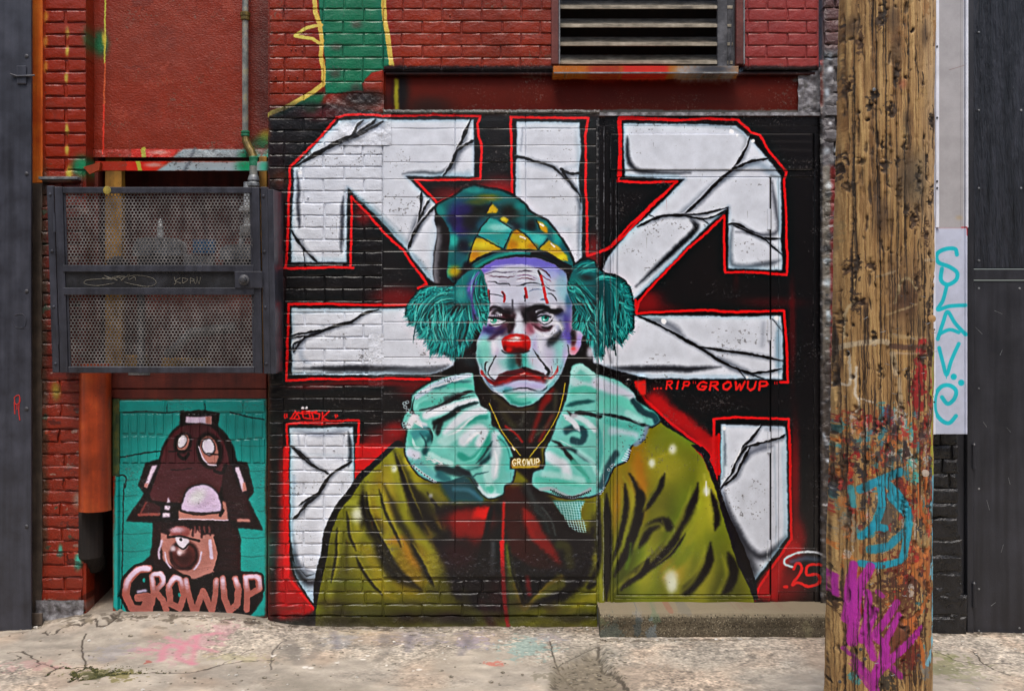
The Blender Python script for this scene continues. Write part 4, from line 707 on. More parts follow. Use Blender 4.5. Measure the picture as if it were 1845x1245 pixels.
def warp(im, amp, seed, k):
    """let every painted edge wander a little, as a hand does on rough brick"""
    h, w, _ = im.shape
    dx = (fbm(h, w, 34*k, 34*k, 2, seed)-.5)*amp*3.2*k+(fbm(h, w, 5*k, 5*k, 2, seed+1)-.5)*amp*2.2*k
    dy = (fbm(h, w, 34*k, 34*k, 2, seed+2)-.5)*amp*3.2*k+(fbm(h, w, 5*k, 5*k, 2, seed+3)-.5)*amp*2.2*k
    X = np.clip(np.arange(w)[None]+dx, 0, w-1.01); Y = np.clip(np.arange(h)[:, None]+dy, 0, h-1.01)
    xi = X.astype(int); yi = Y.astype(int); fx = (X-xi)[..., None]; fy = (Y-yi)[..., None]
    return (im[yi, xi]*(1-fx)+im[yi, xi+1]*fx)*(1-fy)+(im[yi+1, xi]*(1-fx)+im[yi+1, xi+1]*fx)*fy
def weather(c, im):
    k = c.k; im = warp(im, .85, 300, k); H, W = im.shape[:2]
    for ch in range(3):                       # crisper local contrast in the pigments
        im[..., ch] += 0.32*(im[..., ch]-blur(im[..., ch], 9*k))+.28*(im[..., ch]-blur(im[..., ch], 2.2*k))
    im = np.clip(im, 0, 1)
    im = im+.10*(im-.42)*4*im*(1-im)
    # scuffed and chipped paint
    a, b = fbm(H, W, 5, 6, 3, 401), fbm(H, W, 60, 90, 3, 402); lum = im.mean(2)
    chip = np.clip((a*.62+b*.38-.70)*26, 0, 1)
    chip = chip*.7; im = im*(1-chip[..., None]*.75)+(np.where(lum > .45, .20, .36)[..., None]*np.array([1.0, .93, .90]))*chip[..., None]*.75
    a = fbm(H, W, 3, 3, 2, 403); dust = np.clip((a-.72)*9, 0, 1)*np.clip((b-.50)*5, 0, 1)
    im = im+(.62-im)*dust[..., None]*.35
    return np.clip(im, 0, 1)
rsb = np.random.RandomState(44)
def paint_step():
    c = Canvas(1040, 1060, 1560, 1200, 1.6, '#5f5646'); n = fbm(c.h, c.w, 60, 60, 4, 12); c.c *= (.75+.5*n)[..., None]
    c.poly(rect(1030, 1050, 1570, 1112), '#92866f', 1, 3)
    for i in range(4200):
        x, y = 1045+rsb.rand()*510, 1108+rsb.rand()*60; c.blob(x, y, .5+rsb.rand()*1.3, .5+rsb.rand()*1.1, ['#35302a', '#8c826c', '#6c6350', '#28241e', '#a89e86'][rsb.randint(5)], .8, hard=2)
    for x, y, rx, ry, col, a in [(1100, 1140, 24, 24, '#5d6a64', .7), (1150, 1110, 10, 8, '#9aa0a8', .8), (1148, 1130, 8, 26, '#3e4c52', .7), (1180, 1112, 10, 14, '#3e7a5a', .7), (1174, 1140, 9, 22, '#7c8c96', .7), (1208, 1100, 8, 6, '#a0382c', .7), (1236, 1104, 12, 6, '#5d6670', .6), (1085, 1120, 12, 10, '#6d7350', .6), (1390, 1130, 40, 14, '#4c4538', .5), (1455, 1135, 10, 16, '#8f8a6a', .5), (1370, 1098, 60, 5, '#8a4a44', .3)]:
        c.splat(x, y, rx, ry, col, a*(.35 if y < 1114 else .8), .8)
    return np.clip(c.c*.93, 0, 1)
def paint_main(K=1.25):
    c = Canvas(-100, -60, 1945, 1305, K, '#79260a')
    H, W = c.h, c.w
    n = fbm(H, W, 90, 90, 5, 5); n2 = fbm(H, W, 14, 30, 3, 6)
    c.c *= (0.86+0.28*n+0.12*(n2-.5))[..., None]
    # regions of base colour
    def R_(x0, y0, x1, y1, col, soft=1.0, a=1): c.poly(rect(x0, y0, x1, y1), col, a, soft)
    R_(78, -60, 172, 330, '#84280c', 1, .9); R_(172, -60, 484, 276, '#7c270a', .5, .95)
    R_(60, 320, 480, 700, '#5a1f18', 2, .7); R_(60, 680, 215, 1120, '#7c2a17', 3, .85)
    c.blob(240, 60, 120, 70, '#74301f', .5); c.blob(465, 120, 22, 160, '#3c1716', .6)
    for y in range(340, 1000, 90): c.blob(78, y, 8, 40, '#1d3a30', .45)
    c.blob(100, 705, 8, 16, '#8a7a2a', .8); c.blob(140, 900, 9, 14, '#8f8f8c', .6); c.blob(140, 1010, 6, 14, '#3fae9c', .8); c.blob(108, 990, 4, 10, '#3fae9c', .7); c.blob(120, 1090, 40, 10, '#77777a', .8)
    # yellow dabs in the pier joints, orange edge line
    for y in (58, 92, 140, 232, 270): c.blob(120, y, 3.5, 9, '#a88c3a', .9)
    for y in (30, 74, 120): c.blob(81, y, 5, 10, '#b3742c', .8)
    c.blob(165, 68, 14, 22, '#1d6a42', .9); c.blob(172, 60, 4, 12, '#b39a3a', .9); c.blob(146, 300, 16, 18, '#1d7a52', .95); c.blob(125, 312, 6, 12, '#a59a3a', .9); c.blob(100, 322, 30, 6, '#7c7c78', .5)
    for x, y0, y1, col in ((176, -60, 60, '#a89a3c'), (174, 60, 105, '#a89a3c'), (174, 105, 180, '#b5502a'), (172, 180, 272, '#c2351f')): c.line(np.array([[x, y0], [x-1, y1]]), col, 3, .95, .8)
    c.blob(470, 240, 14, 12, '#9a9a30', .7); c.blob(462, 256, 22, 16, '#1c6a4a', .7)
    # painted fascia strips below the render and on the bar
    for y0, y1, sh in ((262, 286, 0), (290, 308, -12)):
        R_(172, y0, 484, y1, '#94301e', .6); c.poly(np.array([[225, y0], [310+sh, y0], [292+sh, y1], [225, y1]]), '#b8301e', 1, 1)
        c.poly(np.array([[318+sh, y0], [484, y0], [484, y1], [290+sh, y1]]), '#8f9294', 1, 1.2); c.line(np.array([[340, y0], [330, y1]]), '#5a5a60', 6, .6, 3)
        c.blob(440, (y0+y1)/2, 16, 12, '#1f8458', .95); c.blob(476, (y0+y1)/2, 10, 10, '#3a9a7a', .8); c.line(np.array([[246, y0], [250, y1]]), '#a89a3a', 8, .9, 1.2)
        c.blob(275, y0+6, 16, 4, '#b8b4b0', .5)
    for i in range(70):                       # patchy, faded red over the old masonry
        x, y = rsb.rand()*1420+80, -50+rsb.rand()*330; c.splat(x, y, 6+rsb.rand()*26, 3+rsb.rand()*12, ['#5c1d10', '#8c3620', '#6f2a1c', '#904030'][rsb.randint(4)], .35, 1.4)
    for i in range(90):
        x, y = 78+rsb.rand()*80, 330+rsb.rand()*770; c.splat(x, y, 2+rsb.rand()*9, 1.5+rsb.rand()*4, ['#3e1610', '#9a3a1e', '#57201a', '#8d857e', '#2f4a3c'][rsb.randint(5)], .5, 1.4)
    # upper wall: green form, yellow lines
    c.poly(P('P', '370,-60 750,-60 780,260 825,400 690,430 630,500 640,540 420,560 410,480 415,360 400,240 385,130'), '#12684a', 1, 1)
    c.poly(P('P', '300,570 420,545 380,640 160,690 60,720 180,640'), '#14603f', .95, 2.5)
    for s, w in (('345,-80 358,80 385,150 395,240 390,330 405,420 405,500 340,550 220,620 60,690', 8), ('395,150 300,170 235,212 340,230 400,270', 6), ('760,-60 765,80 785,230 800,330 812,402', 9)):
        c.line(P('P', s), '#b8a14c', w, .97, .9, False)
    for x, y in ((470, 440), (600, 150), (480, 280), (600, 520)):
        px, py = vb('P', x, y); c.blob(px, py, 10, 7, '#4a3a30', .6)
    R_(1340, -60, 1490, 125, '#843638', 2, .8)
    # lintel beam
    R_(692, 120, 1480, 205, '#521002', .8); R_(692, 120, 1480, 134, '#241010', 2); c.blob(720, 165, 14, 40, '#15110f', .95); c.line(P('P', '830,470 835,640'), '#8d8420', 8, .9, 3); c.blob(770, 190, 40, 18, '#241a18', .7)  # dark band along the beam top: painted shade under the brick ledge
    c.blob(1240, 185, 160, 20, '#4e1d14', .7); c.poly(P('Q', '1540,460 1600,440 1700,500 1690,680 1670,640 1680,520'), '#5e5c58', .9, 2)
    # sill colours
    c.poly(rect(995, 120, 1330, 140), '#a05a20', 1, .6); c.poly(rect(1060, 120, 1120, 140), '#8f2f20', .9, 6); c.poly(rect(1120, 120, 1200, 140), '#b52f22', 1, 3); c.poly(rect(1215, 120, 1330, 140), '#868a92', 1, 8); c.blob(1280, 130, 30, 8, '#2c2e36', .7)
    # ---------- mural ground: black field
    c.poly(np.array([[484, 212], [560, 190], [640, 196], [690, 205], [1080, 205], [1500, 205], [1500, 1300], [484, 1300]]), '#141214', 1, 4)
    c.poly(rect(484, 250, 520, 500), '#1c1012', .7, 6); c.blob(560, 200, 70, 14, '#181416', .9); c.blob(655, 178, 40, 16, '#1a1516', .9); c.blob(590, 205, 40, 12, '#571518', .8)
    c.blob(505, 320, 20, 16, '#54321c', .6); c.blob(560, 195, 14, 10, '#1c3a2a', .6)
    R_(690, 195, 1490, 208, '#57524f', .8, .9)
    paint_letters(c)
    # soft streaks of black on the door's right side
    for y in (255, 270, 290, 302, 318): c.line(np.array([[1390, y], [1460, y+2]]), '#33302f', 4, .35, 3)
    paint_clown(c)
    for x, y, rx, ry, a in [(870, 1060, 90, 50, .6), (790, 1110, 120, 16, .5), (1010, 1020, 60, 50, .5), (620, 1120, 60, 10, .5), (1040, 1110, 40, 12, .4), (980, 940, 40, 40, .4), (780, 920, 26, 40, .5)]: c.blob(x, y, rx, ry, '#161214', a)
    # base of the mural wall: overspray and soil
    c.poly(np.array([[484, 1118], [700, 1124], [1075, 1126], [1075, 1160], [484, 1160]]), '#4b4640', .75, 4)
    for i in range(30):
        r = np.random.RandomState(i); c.blob(484+r.rand()*590, 1085+r.rand()*35, 12+r.rand()*22, 4+r.rand()*7, ['#3a3424', '#2a1a1c', '#4b4e2c', '#1d1a1c'][r.randint(4)], .35)
    c.poly(rect(476, 740, 500, 1125), '#1b1614', .5, 5); c.poly(rect(470, 690, 486, 1125), '#332a18', .7, 3); c.blob(480, 1090, 16, 40, '#4b1614', .8)
    paint_small_piece(c)
    # rough pier between door and pole: grey paint over red brick
    c.poly(rect(1479, -60, 1600, 330), '#5d5a5c', 1, 2); c.poly(rect(1479, -60, 1600, 90), '#5a3a38', .8, 6); c.poly(rect(1490, 300, 1600, 720), '#6c1f1c', 1, 3); c.poly(rect(1479, 300, 1494, 1140), '#6d665e', .9, 1.5)
    c.poly(rect(1479, 640, 1600, 1140), '#2b2524', .8, 12); rs = np.random.RandomState(3)
    for i in range(60): c.blob(1480+rs.rand()*30, 100+rs.rand()*900, 3+rs.rand()*6, 2+rs.rand()*6, ['#9aa2aa', '#c5c8cc', '#2c2a2c', '#3d3a3c'][rs.randint(4)], .7)
    # black pier, right of the pole
    R_(1672, 700, 1760, 1200, '#111012', 2)
    c.c[:] = weather(c, c.c)
    def glint_wear(pts, w=1.1, a=.6, col='#a9acb2'):  # pale lines: edge highlights painted on the door frame, plus worn ridges, white hinges
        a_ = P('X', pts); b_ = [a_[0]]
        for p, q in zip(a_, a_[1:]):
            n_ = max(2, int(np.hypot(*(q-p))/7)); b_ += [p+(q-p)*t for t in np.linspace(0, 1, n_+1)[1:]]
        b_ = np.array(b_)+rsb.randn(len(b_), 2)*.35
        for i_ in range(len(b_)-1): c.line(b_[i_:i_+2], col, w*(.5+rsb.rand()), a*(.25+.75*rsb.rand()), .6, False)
    glint_wear('1100,243 1100,306.5 1465,306.5 1465,243'); glint_wear('1078,226 1480,226', .9, .45); glint_wear('1088,230 1087,1080', 1.4, .7); glint_wear('1100,322 1100,700', 1.1, .6); glint_wear('1110,322 1112,1070', 1.1, .65); glint_wear('1100,700 1100,1080', .8, .4)
    glint_wear('1466,320 1467,1060', .9, .3); glint_wear('1403,320 1403,1070', .9, .35); glint_wear('1400,987 1471,987 1471,1065 1401,1065', .9, .4); glint_wear('1112,1072 1388,1072', 1.2, .6, '#b9b890'); glint_wear('1108,1078 1388,1078', 1, .5, '#b9b890')
    for y0_, y1_ in ((377, 414), (576, 613), (777, 815), (972, 1009)): glint_wear('1382,%d 1382,%d' % (y0_, y1_), 1.6, .9, '#d8dade')
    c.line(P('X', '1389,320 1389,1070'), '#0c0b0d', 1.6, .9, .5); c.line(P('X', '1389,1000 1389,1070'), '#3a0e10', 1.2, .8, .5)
    glint_wear('688,206 688,980', 1.8, .35, '#8f9298'); glint_wear('1075,210 1075,980', 1.8, .6, '#b0b4b8'); c.line(P('X', '1077.5,210 1077.5,980'), '#0c0b0d', 1.6, .8, .6)
    for i_ in range(60):                   # small runs of paint
        x, y = rsb.rand()*960+500, rsb.rand()*800+230; l_ = 4+rsb.rand()*16; c.line(np.array([[x, y], [x+rsb.randn()*.4, y+l_]]), ['#1a181a', '#8a1416', '#b8bcc4', '#2a2c1a'][rsb.randint(4)], .9, .45, .5, taper=2)
    # white cover board standing 16 cm proud, with its turquoise letters
    def fw(a, d=-.16): return np.array([922.5, 622.5])+(a-np.array([922.5, 622.5]))*(6+d)/6
    c.poly(fw(rect(1660, -200, 1760, 411)), '#a3a1a3', 1, .5); c.poly(fw(rect(1736.5, -200, 1744, 411)), '#d6dae4', 1, .4); c.poly(fw(rect(1683, -200, 1690.5, 411)), '#dadde6', 1, .4)
    c.poly(fw(rect(1660, 411, 1760, 800)), '#b9bfd2', 1, .5); c.poly(fw(rect(1675, 411, 1684, 800)), '#d9dce6', 1, .5); c.line(fw(np.array([[1731, -50], [1731, 411]])), '#8f8d90', 1.2)
    c.line(fw(np.array([[1711, 126], [1738, 118]])), '#6e4a40', .8, .6); c.blob(*fw(np.array([[1728, 392]]))[0], 6, 4, '#a8906a', .5); c.line(fw(np.array([[1733, 410], [1740, 411], [1741, 424]])), '#b52a2e', 2.4, .9)
    for s_, w_ in (('840,175 830,145 780,145 735,170 740,215 800,240 840,270 835,310 790,335 755,310 760,250', 7), ('785,345 765,420 738,468 800,450 882,445', 6.5), ('738,625 765,540 790,480 830,540 885,600', 6.5), ('745,600 800,575 850,590', 6),
                   ('745,672 765,750 785,815 810,740 850,650', 6.5), ('760,935 790,970 825,945 835,900 800,872 755,880 725,930 725,1010 760,1060 800,1072 835,1035', 7)):
        c.line(fw(P('W', s_)), '#12b3c0', w_, .96, .9)
    for x_, y_ in ((822, 825), (862, 857)):
        p_ = fw(np.array([vb('W', x_, y_)]))[0]; c.blob(p_[0], p_[1], 6, 6, '#12b3c0', 1, hard=5)
    c.line(fw(P('W', '783,800 784,835')), '#12b3c0', 1.6)
    # mottling and scuffs over everything
    m = fbm(H, W, 26, 26, 4, 31); g = np.random.RandomState(8).rand(H, W).astype(np.float32)
    c.c *= (0.93+0.14*m+0.05*(g-.5))[..., None]
    rs = np.random.RandomState(5)
    for i in range(900):                     # specks
        x, y = rs.rand()*1500+300, 200+rs.rand()*920; c.blob(x, y, .7+rs.rand()*.8, .7+rs.rand()*.7, '#a9a5a2' if rs.rand() < .6 else '#1a1818', .5*rs.rand(), hard=2)
    return np.clip(c.c, 0, 1)
# ------------------------------------------------------------------
#  other painted surfaces: pole and ground
# ------------------------------------------------------------------
def paint_pole(K=2.0):
    """flat-unrolled front of the pole; returns colour and height"""
    c = Canvas(1470, -300, 1700, 1400, K, '#7c5f3f'); H, W = c.h, c.w
    f1 = fbm(H, W, 240, 5, 4, 1, .7); f2 = fbm(H, W, 500, 22, 4, 2); f3 = fbm(H, W, 160, 120, 4, 3); f4 = fbm(H, W, 60, 9, 3, 9)
    hgt = (f1*0.6+f2*0.4)
    a, b, d = hexc('#bb9a64'), hexc('#74522c'), hexc('#20160e')
    t = np.clip((f1-.33)*2.6, 0, 1)[..., None]; c.c[:] = b*(1-t)+a*t
    t = np.clip((f2-.45)*2.2, 0, 1)[..., None]*.5; c.c[:] = c.c*(1-t)+hexc('#85602f')*t
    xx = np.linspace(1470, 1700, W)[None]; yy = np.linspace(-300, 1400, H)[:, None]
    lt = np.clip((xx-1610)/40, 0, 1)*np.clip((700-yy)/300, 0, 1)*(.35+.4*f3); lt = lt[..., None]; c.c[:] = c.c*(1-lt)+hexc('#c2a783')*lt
    gm = np.clip((.42-f1)*7, 0, 1)*np.clip((f4-.42)*6, 0, 1); c.c[:] = c.c*(1-gm[..., None]*.85)+d*gm[..., None]*.85; hgt = hgt-gm*.35
    rs = np.random.RandomState(14)
    G = Canvas(1470, -300, 1700, 1400, K, '#000000')
    for i in range(260):                          # climbing-spur gouges
        x, y = 1475+rs.rand()*215, -280+rs.rand()*1640; l = 4+rs.rand()**3*46; w = .9+rs.rand()**2*4.2
        al = .5+.5*rs.rand()
        a_ = np.array([[x, y], [x+rs.randn()*1.2, y+l*.5], [x+rs.randn()*2, y+l]])
        c.line(a_, '#23160d', w, al*.9, 1.1, taper=1); G.line(a_, '#ffffff', w, al, 1.4, taper=1)
        if rs.rand() < .4: c.line(a_+[w*.8, 1], '#b79a6e', w*.5, .5, .8)
    for i in range(120):                           # ragged dark bruises
        x, y = 1480+rs.rand()*205, -280+rs.rand()**1.3*1400; c.splat(x, y, 2+rs.rand()*8, 5+rs.rand()*20, ['#25170d', '#3a2414', '#1b120c'][rs.randint(3)], .75, 1.2); G.splat(x, y, 2+rs.rand()*4, 5+rs.rand()*12, '#ffffff', .6, 1.2)
    for i in range(40):
        x, y = 1480+rs.rand()*205, -280+rs.rand()*1500; c.splat(x, y, 3+rs.rand()*9, 10+rs.rand()*40, ['#b8965f', '#a5804c', '#8a5a2a', '#7a6a48'][rs.randint(4)], .45, 1.4)
    for i in range(46):                            # long checks
        x = 1480+rs.rand()*205; y = -280+rs.rand()*1200; n = 9
        a_ = np.stack([x+np.cumsum(rs.randn(n)*.7), y+np.linspace(0, 120+rs.rand()*420, n)], 1)
        c.line(a_, '#1d130c', .9+rs.rand()*1.1, .9, .6, taper=1); G.line(a_, '#ffffff', 1.6, .9, .9, taper=1)
    for (x, y, r) in ((1580, 60, 16), (1585, 110, 16), (1520, 60, 12), (1640, 85, 14), (1605, 235, 13), (1668, 225, 12), (1560, 400, 22), (1600, 330, 30)):
        c.blob(x, y, r*.6, r*1.5, '#2b1c11', .55)
    c.blob(1620, 340, 24, 50, '#514a3c', .55); c.blob(1597, 172, 6, 8, '#9a5a3a', .8); c.blob(1600, 545, 22, 28, '#4c2c17', .9)
    for i in range(260):
        x = 1478+rs.rand()*210; y = -280+rs.rand()*1600; l = 8+rs.rand()*50; c.line(np.array([[x, y], [x+rs.randn()*1.5, y+l]]), ['#2a1a0e', '#c09a62', '#d0b080', '#3a2412'][rs.randint(4)], .7+rs.rand()*1.4, .6, .6, taper=1)
    for r in range(4): c.line(np.array([[1585+r*4, 560-r*3], [1600, 520+r*7], [1615-r*3, 560]]), '#2f1a0e', .8, .7, .5)
    c.poly(P('W', '380,200 560,190 600,620 380,600'), '#5d4630', .35, 5)
    # worn ochre letter, cream daubs
    cr = '#b7a47e'
    for s, w, col, al in [('230,430 195,500 190,620', 4, cr, .8), ('160,680 230,650 350,640 390,650', 9, '#b9a98c', .85), ('390,610 560,625 620,620', 7, '#a58c62', .9), ('400,665 600,672', 9, '#54382a', .9), ('400,700 610,698', 4, '#b59a78', .9), ('420,440 450,340 490,320 540,370', 5, '#a79870', .7), ('380,500 540,450', 4, '#a6936c', .7), ('560,400 555,600', 8, '#8d7448', .6),
                          ('410,700 420,800', 9, '#a8987c', .8), ('210,700 215,850 180,860', 4, '#c9c2b2', .8), ('240,770 235,900 250,960 215,1030', 3.6, '#d5cfc2', .8), ('250,930 310,950', 3, '#d0c8ba', .8), ('330,310 420,280', 4, '#9c9078', .6), ('600,220 690,215', 5, '#b7ab94', .6), ('440,830 450,980 440,1040', 7, '#a59a86', .6)]:
        c.line(P('W', s), col, w, al, 1.2)
    blobs = [('W', 575, 640, 12, 6, '#b01c1c', .95), ('W', 570, 690, 14, 5, '#b8262a', .8), ('W', 565, 800, 13, 22, '#a31718', .95), ('W', 560, 870, 16, 22, '#9a1516', .95), ('W', 550, 960, 14, 22, '#8d1516', .95), ('W', 540, 1010, 6, 10, '#a01516', .9), ('W', 650, 960, 6, 40, '#a52430', .6),
             ('W', 270, 1060, 16, 16, '#a5222c', .95), ('W', 330, 1060, 14, 20, '#a0242c', .9), ('W', 215, 1085, 7, 12, '#16805c', .95), ('W', 370, 1010, 10, 12, '#1d4a8c', .95), ('W', 400, 1050, 12, 14, '#1c3f7a', .95), ('W', 490, 1090, 10, 10, '#3fb3a8', .95), ('W', 510, 1140, 10, 14, '#8ec7c2', .7), ('W', 270, 1130, 9, 24, '#b9b4b8', .9), ('W', 460, 1050, 12, 14, '#aeb3ae', .8), ('W', 490, 1200, 10, 24, '#c3c8c4', .8),
             ('W', 400, 1130, 22, 30, '#2a2c34', .8), ('W', 600, 1110, 20, 30, '#57302a', .8), ('W', 240, 1190, 20, 16, '#3a3634', .8), ('W', 690, 860, 3, 30, '#8d9a30', .5),
             ('Y', 290, 90, 14, 18, '#b8802c', .9), ('Y', 200, 110, 5, 30, '#c04c22', .9), ('Y', 480, 80, 14, 16, '#2fa7a6', .95), ('Y', 500, 140, 12, 20, '#3fb2b0', .9), ('Y', 440, 20, 20, 16, '#b9bcb8', .8), ('Y', 340, 50, 40, 24, '#33343a', .85), ('Y', 440, 190, 22, 20, '#6a1a14', .9), ('Y', 480, 240, 18, 16, '#7a1a12', .9), ('Y', 600, 110, 16, 40, '#55191a', .8), ('Y', 620, 120, 8, 26, '#2a3f6a', .8),
             ('Y', 270, 325, 5, 7, '#c83a1c', 1), ('Y', 200, 350, 16, 40, '#8f8676', .7), ('Y', 350, 330, 30, 50, '#3c3a3c', .7), ('Y', 540, 430, 24, 20, '#9a8258', .8), ('Y', 460, 640, 46, 30, '#4a231a', .85), ('Y', 470, 560, 40, 24, '#6d2516', .8), ('Y', 400, 720, 50, 30, '#4c2a1a', .7), ('Y', 420, 900, 46, 60, '#5f2c1a', .8), ('Y', 480, 990, 26, 24, '#6a1d12', .8), ('Y', 340, 1120, 20, 16, '#2c2a24', .8), ('Y', 560, 1060, 16, 20, '#6d7478', .7)]
    for v, x, y, rx, ry, col, al in blobs:
        px, py = vb(v, x, y); c.splat(px, py, rx*1.1, ry*1.1, col, al, 1.1)
    pal = ['#a01c16', '#c8702c', '#23242c', '#bdb8b0', '#7a2418', '#2f8a98', '#8a5226', '#c8742e', '#3a2a26', '#b02a22']
    for i in range(420):
        y = 735+abs(rs.randn())*150; x = 1490+rs.rand()*190
        if y < 1200: c.splat(x, y, 1.5+rs.rand()*6, 3+rs.rand()*13, pal[rs.randint(10)], .75, 1.5)
    for s, w, col in [('240,200 330,150 420,110', 10, '#1a8ca6'), ('320,150 330,260 300,360 260,420', 9, '#1494b0'), ('360,170 440,260 470,330 450,460 430,520', 10, '#1494b0'), ('380,230 450,300', 13, '#1494b0'), ('200,200 210,280', 7, '#3f9ba4'), ('280,490 350,470 400,430 440,400', 10, '#1a86a0'), ('240,560 330,560 430,530 440,500', 8, '#1494b0'), ('240,430 300,380 340,380', 9, '#1494b0'),
                      ('525,180 540,300 590,390', 6, '#c0642a'), ('575,145 575,290', 6, '#c46a2c'), ('530,330 590,340', 5, '#b8602a'), ('500,450 545,520 600,600', 6, '#b9703a'), ('600,490 560,540 490,580 540,640 590,600', 6, '#bd6e36'), ('480,560 560,680', 5, '#a96a34'), ('560,770 490,820 440,840', 6, '#c06a30'), ('440,830 500,870 540,960 560,1060', 5, '#b5652c'), ('620,700 560,760', 5, '#a8622e'), ('600,520 590,640 620,740', 4, '#a05a2c'),
                      ('210,570 195,700 180,850', 9, '#a9219a'), ('280,570 230,700 210,860 200,950', 10, '#ad239c'), ('240,690 270,720 260,830 240,930', 8, '#a9219a'), ('300,780 260,900 290,1010', 8, '#a61f96'), ('400,740 350,820 300,900 350,960 300,1080 290,1170', 9, '#a9219a'), ('410,800 350,920 330,1000', 8, '#a9219a'), ('540,870 440,950 360,1020 310,1080', 10, '#a9219a'), ('210,1040 260,1100 310,1180', 9, '#9a2088'), ('150,640 150,740', 5, '#a9219a'), ('380,1050 420,1090', 8, '#9c2088'), ('310,690 330,710', 6, '#9c2088'), ('170,990 240,1050', 5, '#8c2080')]:
        a_ = P('Y', s); c.line(a_, col, w*1.45, .93, 1.3)
        for k in range(3): c.line(a_+rs.randn(2)*w*.35, col, w*.5, .8, .8, taper=1)
    for s, w, col in [('640,0 650,150', 3.5, '#a8ad3a'), ('625,280 640,340 650,450 640,560 615,620', 4, '#6fb4cc'), ('650,150 655,600 650,800 660,900', 3.4, '#6db3cd'), ('655,900 620,1000 590,1050', 6, '#7cb9ce'), ('640,610 650,740', 3, '#6fb4cc'), ('655,1100 662,1245', 2.5, '#5aa6c0')]:
        c.line(P('Y', s)-[1.5, 0], col, w*1.9, .95, .8)
    for s, w, col in [('670,880 655,900 685,950', 3, '#b4bb3c'), ('690,690 680,800 690,960', 2.4, '#a9b03a'), ('690,1000 670,1100 690,1240', 3, '#aab13a')]: c.line(P('W', s)-[1.5, 0], col, w*1.6, .9, .8)
    # the grain comes through the paint
    t = np.clip((.445-f1)*8, 0, 1)[..., None]*.9*(yy[..., None] > 500); c.c[:] = c.c*(1-t)+hexc('#2f2218')*t
    c.c[:] = warp(c.c, .9, 500, K)
    g = G.c[..., 0]; t = (g*.5)[..., None]; c.c[:] = c.c*(1-t)+hexc('#1c130c')*t
    c.c *= (.9+.2*np.random.RandomState(2).rand(H, W, 1))
    return np.clip(c.c, 0, 1), hgt-g*.55

